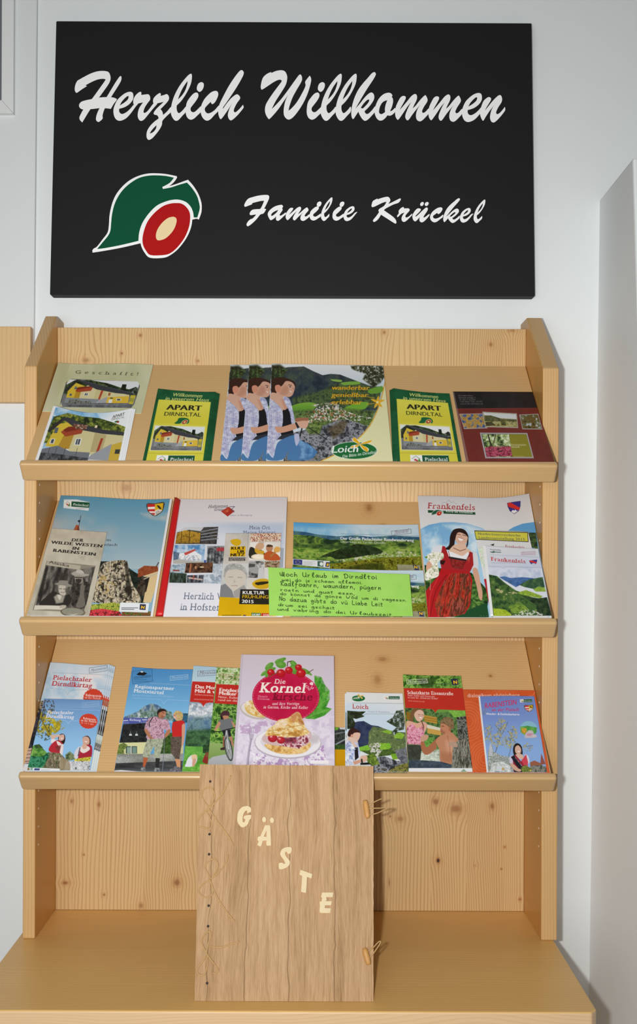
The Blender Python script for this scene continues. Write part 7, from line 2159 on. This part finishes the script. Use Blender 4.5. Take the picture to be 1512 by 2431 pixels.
A.p([880, 650, 930, 660, 920, 760, 880, 740], '8c6c28').p([1080, 690, 1245, 720, 1250, 800, 1100, 770], 'b8903c').l([1090, 720, 1245, 745], 1, '7c5c24').l([1095, 750, 1250, 772], 1, '7c5c24').p([1130, 830, 1290, 880, 1300, 940, 1130, 910], 'c8a050').p([1110, 800, 1300, 850, 1290, 880, 1130, 850], 'd8d4c0')
A.n([1060, 960, 1200, 960, 1200, 1120, 1060, 1140], ['508838', '74a850', '3c6c2c'], 7, 424).n([1040, 1130, 1290, 1100, 1290, 1260, 1040, 1240], ['b8c4b4', 'd4dcd0', '94a48c'], 8, 425)
# girl
A.p([930, 700, 940, 640, 990, 610, 1050, 615, 1090, 650, 1060, 660, 1000, 650, 970, 700, 960, 760, 930, 850, 900, 830], '7c5c3c', sm=3).p([985, 660, 1030, 630, 1080, 650, 1090, 710, 1050, 770, 1005, 760, 975, 700], 'e0b8a4', sm=3).p([1030, 712, 1075, 715, 1050, 735], 'f4ece8').l([1020, 685, 1045, 688], 1, '5c4034').l([1062, 690, 1085, 695], 1, '5c4034')
A.p([880, 770, 940, 770, 1010, 790, 1080, 770, 1130, 810, 1100, 900, 1060, 940, 900, 900], 'dcac94', sm=3)
A.n([885, 850, 950, 790, 1000, 850, 1060, 840, 1090, 780, 1095, 900, 1060, 1050, 890, 1040], ['c86c88', 'd88ca4', 'e8b4c4', 'b85878'], 6, 426).l([1060, 760, 1085, 830, 1080, 870], 2.4, '6c4c30')
A.p([885, 1050, 1060, 1055, 1060, 1110, 1040, 1230, 905, 1230], '3c4038').n([885, 1050, 1060, 1055, 1050, 1230, 905, 1230], ['303430', '444c40'], 6, 427, .7)
A.l([1022, 706, 1072, 714], 1.0, 'a8605c')
# man
A.p([1285, 790, 1310, 740, 1360, 715, 1430, 740, 1450, 800, 1445, 860, 1390, 840, 1340, 800, 1300, 815], '7c6448', sm=3).n([1290, 780, 1320, 730, 1400, 720, 1445, 770, 1440, 840, 1380, 820, 1330, 790], ['5c4830', '9c8460', '7c6444'], 4, 428, .7, sm=3)
A.p([1290, 800, 1340, 800, 1400, 850, 1410, 900, 1360, 930, 1310, 920, 1290, 880], 'c08464', sm=3).p([1300, 880, 1340, 890, 1340, 925, 1305, 915], '8c5c44', .7, 3)
A.l([1300, 826, 1330, 828], 1.2, '3c2820').p([1285, 862, 1312, 866, 1304, 900, 1290, 894], '9c6450', .7, 2, 2).e(1400, 862, 14, 26, 'a86c50')
A.p([1345, 920, 1420, 900, 1480, 960, 1520, 1000, 1500, 1150, 1450, 1290, 1290, 1250, 1280, 1120, 1230, 1010, 1270, 950], 'c08868', sm=3)
A.p([1350, 1000, 1450, 1000, 1460, 1080, 1420, 1130, 1370, 1110], 'd4a084', .8, 8, 3).p([1290, 1130, 1350, 1150, 1440, 1180, 1420, 1260, 1300, 1240], '9c6448', .5, 10, 3).l([1370, 940, 1400, 1090, 1400, 1180], 1.4, '8c5440', .6, sm=3)
A.p([1270, 950, 1230, 1010, 1240, 1090, 1130, 1170, 1070, 1130, 1050, 1020, 1090, 1010, 1120, 1080, 1190, 1020], 'a86c4c', sm=3)
A.p([1050, 960, 1090, 930, 1145, 935, 1130, 985, 1080, 1010, 1050, 1000], 'c89c84', sm=3)
A.p([910, 1230, 1100, 1235, 1290, 1250, 1440, 1290, 1440, 1340, 905, 1340], '3c4c5c').n([910, 1230, 1290, 1250, 1440, 1290, 1440, 1340, 905, 1340], ['2c3844', '4c5c68'], 6, 429, .7)
A.n([1440, 1040, 1500, 1000, 1620, 960, 1680, 1340, 1420, 1340], ['3c3c34', '6c6c60', '9c9c90', '50544c'], 6, 430, sx=.5, sy=2).n([1480, 720, 1600, 700, 1620, 960, 1500, 1000], ['24281f', '484c48', '8c908c', '34382c'], 5, 431).p([1380, 1030, 1440, 1010, 1490, 1040, 1480, 1080, 1400, 1060], 'b89884', sm=3)
A.p([908, 1328, 1680, 1328, 1680, 1600, 900, 1600], 'e4e8ea').rect(960, 1394, 998, 1420, '8c9490').rect(1012, 1394, 1046, 1420, '94a49c').rect(1066, 1396, 1134, 1420, '54609c')
A.zoom(*Y6)
A.p([230, 1312, 285, 1252, 350, 1312], 'a89c8c').p([260, 1285, 285, 1252, 320, 1285], '8cac94').p([240, 1305, 350, 1305, 355, 1322, 232, 1322], 'b85c5c')
put_sheet('leaflet', 2, A, .0102, 'red-banded leaflet with a girl in pink beside a bare-chested man', 'leaflet', 'red-banded region leaflets', pages=.0006, cover='front_panel')

# orange brochure
A = Art(*zz(Y6, 215, 361, 1084, 372, 1254, 1312, 330, 1318), base='d05c30')
A.zoom(*Y6)
A.n([200, 340, 1300, 340, 1300, 1400, 200, 1400], ['cc582c', 'd46034', 'd8683c'], 50, 440)
for cx, cy, r0 in ((340, 720, 60), (520, 1140, 50)):
    for k in range(6):
        A.l(sum([[cx + (r0 + k * 32) * .9 * math.cos(a * .21), cy + (r0 + k * 32) * math.sin(a * .21)] for a in range(31)], []), 2.4, 'e07c50', .55)
A.l([1000, 440, 1060, 430, 1085, 395], 2.4, 'e88c60', .6)
A.t('dialogikum ph\u00f6nixberg', 332, 450, 915, 446, 44, 'f0d8cc')
put_sheet('brochure', 2, A, .0044, 'orange brochure with pale rings, showing behind the blue map at the right', 'brochure', pages=.0008)

# blue map at the right end
A = Art(*zz(Y6, 470, 440, 1078, 438, 1224, 1314, 566, 1314), bow=-1.0, base='7c9cd8')
A.zoom(*Y6)
A.g([440, 420, 1250, 420, 1250, 1340, 440, 1340], '7088cc', '8cb0e4', [780, 440], [900, 1000])
A.p([524, 510, 560, 505, 548, 540, 530, 545], 'd03064', .0)
A.t('RABENSTEIN', 524, 574, 878, 530, 58, 'd03464', bold=4, it=.15).t('an der Pielach', 600, 606, 905, 604, 36, 'd03464', bold=3, it=.2)
A.t('Wander- & Entdeckerkarte', 534, 646, 912, 654, 24, 'eef0f8', bold=5)
pielachtal(A, [918, 474, 1052, 470, 1054, 506, 920, 508])
shield_rab(A, [966, 540, 1064, 535, 1066, 612, 978, 616])
A.n([480, 600, 560, 560, 540, 640, 500, 650], ['6c7c9c', '8c9cc0'], 4, 450, .5)
for l in ([640, 1080, 690, 900, 710, 720], [800, 1000, 820, 880, 850, 780], [570, 1280, 640, 1080, 660, 1000], [690, 900, 740, 820, 780, 730], [700, 830, 640, 760], [820, 880, 780, 830], [780, 1150, 820, 990, 790, 900], [540, 900, 600, 830], [690, 950, 620, 880], [900, 1020, 1060, 990]):
    A.l(l, 1.3, '5c5c54', .8, sm=3)
for cx, cy, rx, ry, s in ((705, 780, 60, 110, 451), (840, 860, 50, 90, 452), (570, 820, 50, 70, 453), (680, 930, 90, 80, 454), (800, 950, 70, 80, 455), (1000, 1010, 60, 50, 456), (560, 900, 45, 60, 457)):
    th_ = np.linspace(0, 2 * math.pi, 14, endpoint=False)
    q_ = np.stack([cx + rx * np.cos(th_), cy + ry * np.sin(th_)], 1).ravel()
    A.sp(q_, 'b8b078', 3.2, .54, s, .9).sp(q_, '7c7c5c', 2.6, .64, s + 40, .9)
A.n([560, 1060, 600, 960, 620, 1060, 700, 1100, 800, 1120, 840, 1200, 850, 1400, 560, 1400], ['8c9088', 'b8bcb4', '6c7464', 'd8dcd8', 'a0a498'], 7, 460, .9).p([575, 1000, 590, 960, 605, 1010, 615, 1110, 570, 1110], 'c8ccd4', .8).n([600, 1190, 720, 1170, 800, 1220, 830, 1400, 570, 1400], ['c8d0d0', 'e4e8e6', 'b0b8b4'], 8, 461, .9)
A.p([1145, 1210, 1156, 1080, 1205, 1200], '94564c').p([1030, 1180, 1080, 1160, 1150, 1190, 1180, 1240, 1040, 1270], '9c6048').n([1030, 1220, 1150, 1210, 1225, 1230, 1240, 1400, 1020, 1400], ['50584c', '7c8074', '9c988c', '5c5c5c'], 6, 462)
A.p([840, 1060, 845, 1000, 880, 965, 925, 985, 945, 1040, 945, 1095, 915, 1100, 860, 1110], '24201f', sm=3).p([865, 1010, 900, 990, 930, 1030, 925, 1075, 895, 1090, 865, 1065], 'd8b09c', sm=3).p([885, 1055, 918, 1050, 905, 1068], 'f4ece8')
A.p([870, 1090, 930, 1085, 960, 1120, 940, 1150, 880, 1120], 'dcb8a4', sm=2).p([800, 1130, 840, 1100, 850, 1190, 810, 1200], 'd0c8dc', sm=2).p([970, 1090, 1010, 1110, 1025, 1180, 995, 1190], 'dcdce8', sm=2)
A.p([835, 1110, 870, 1100, 930, 1170, 990, 1100, 1005, 1220, 1000, 1330, 850, 1330, 840, 1200], '9c2c3c', sm=0).p([935, 1160, 985, 1090, 1010, 1180, 1000, 1230, 960, 1210], 'd84858', .9).p([815, 1120, 850, 1100, 900, 1170, 970, 1250, 950, 1270, 880, 1220], '20202c').t('Dirndlk\u00f6nigin', 862, 1130, 945, 1232, 16, 'd4d4d8', bold=3)
A.n([850, 1230, 920, 1240, 1000, 1230, 1030, 1300, 1020, 1400, 850, 1400], ['1c1c20', '2c2c30', '403c40'], 8, 463).p([805, 1200, 840, 1195, 900, 1250, 930, 1260, 920, 1285, 860, 1270], 'd4a890', sm=2).n([930, 1240, 980, 1210, 1060, 1260, 1020, 1300, 940, 1300], ['5c6c30', '94a048', '3c4c24', 'b8b060'], 4, 464)
# round picture badge
th_ = np.linspace(0, 2 * math.pi, 30, endpoint=False)
q_ = np.stack([1014 + 95 * np.cos(th_), 802 + 84 * np.sin(th_)], 1).ravel()
A.p(q_, '8cc0d8').n([920, 780, 1000, 770, 1108, 790, 1100, 850, 1040, 890, 960, 870, 925, 840], ['3c9040', '58a850', '80b860'], 8, 465).n([935, 800, 990, 795, 990, 860, 940, 850], ['c88c30', 'e0b040', 'a86028'], 5, 466)
A.p([985, 850, 1020, 820, 1060, 830, 1075, 865, 1104, 880, 1095, 900, 1000, 908, 970, 895], 'c8bcc4', sm=3).bars(1000, 862, 1060, 876, 2, 1.4, 'd0506c', .8)
A.p([1060, 870, 1100, 870, 1105, 895, 1060, 900], 'd4ccd0', .6)
A.rect(655, 1225, 705, 1270, 'd0d8e4', .8).p([715, 1240, 740, 1240, 740, 1270, 715, 1270], 'c0984c', .8).rect(640, 1284, 690, 1330, '3c78a0').e(662, 1298, 11, 10, 'a8c8b8').rect(700, 1284, 740, 1330, '88b8d4').bars(640, 1276, 740, 1276, 1, 1, 'd0d4d8', .7)
put_sheet('map_leaflet', 2, A, .0086, 'blue walking map with pink brush lettering and a woman wearing a sash', 'leaflet', pages=.0014, cover='front_panel', pdx=-4)
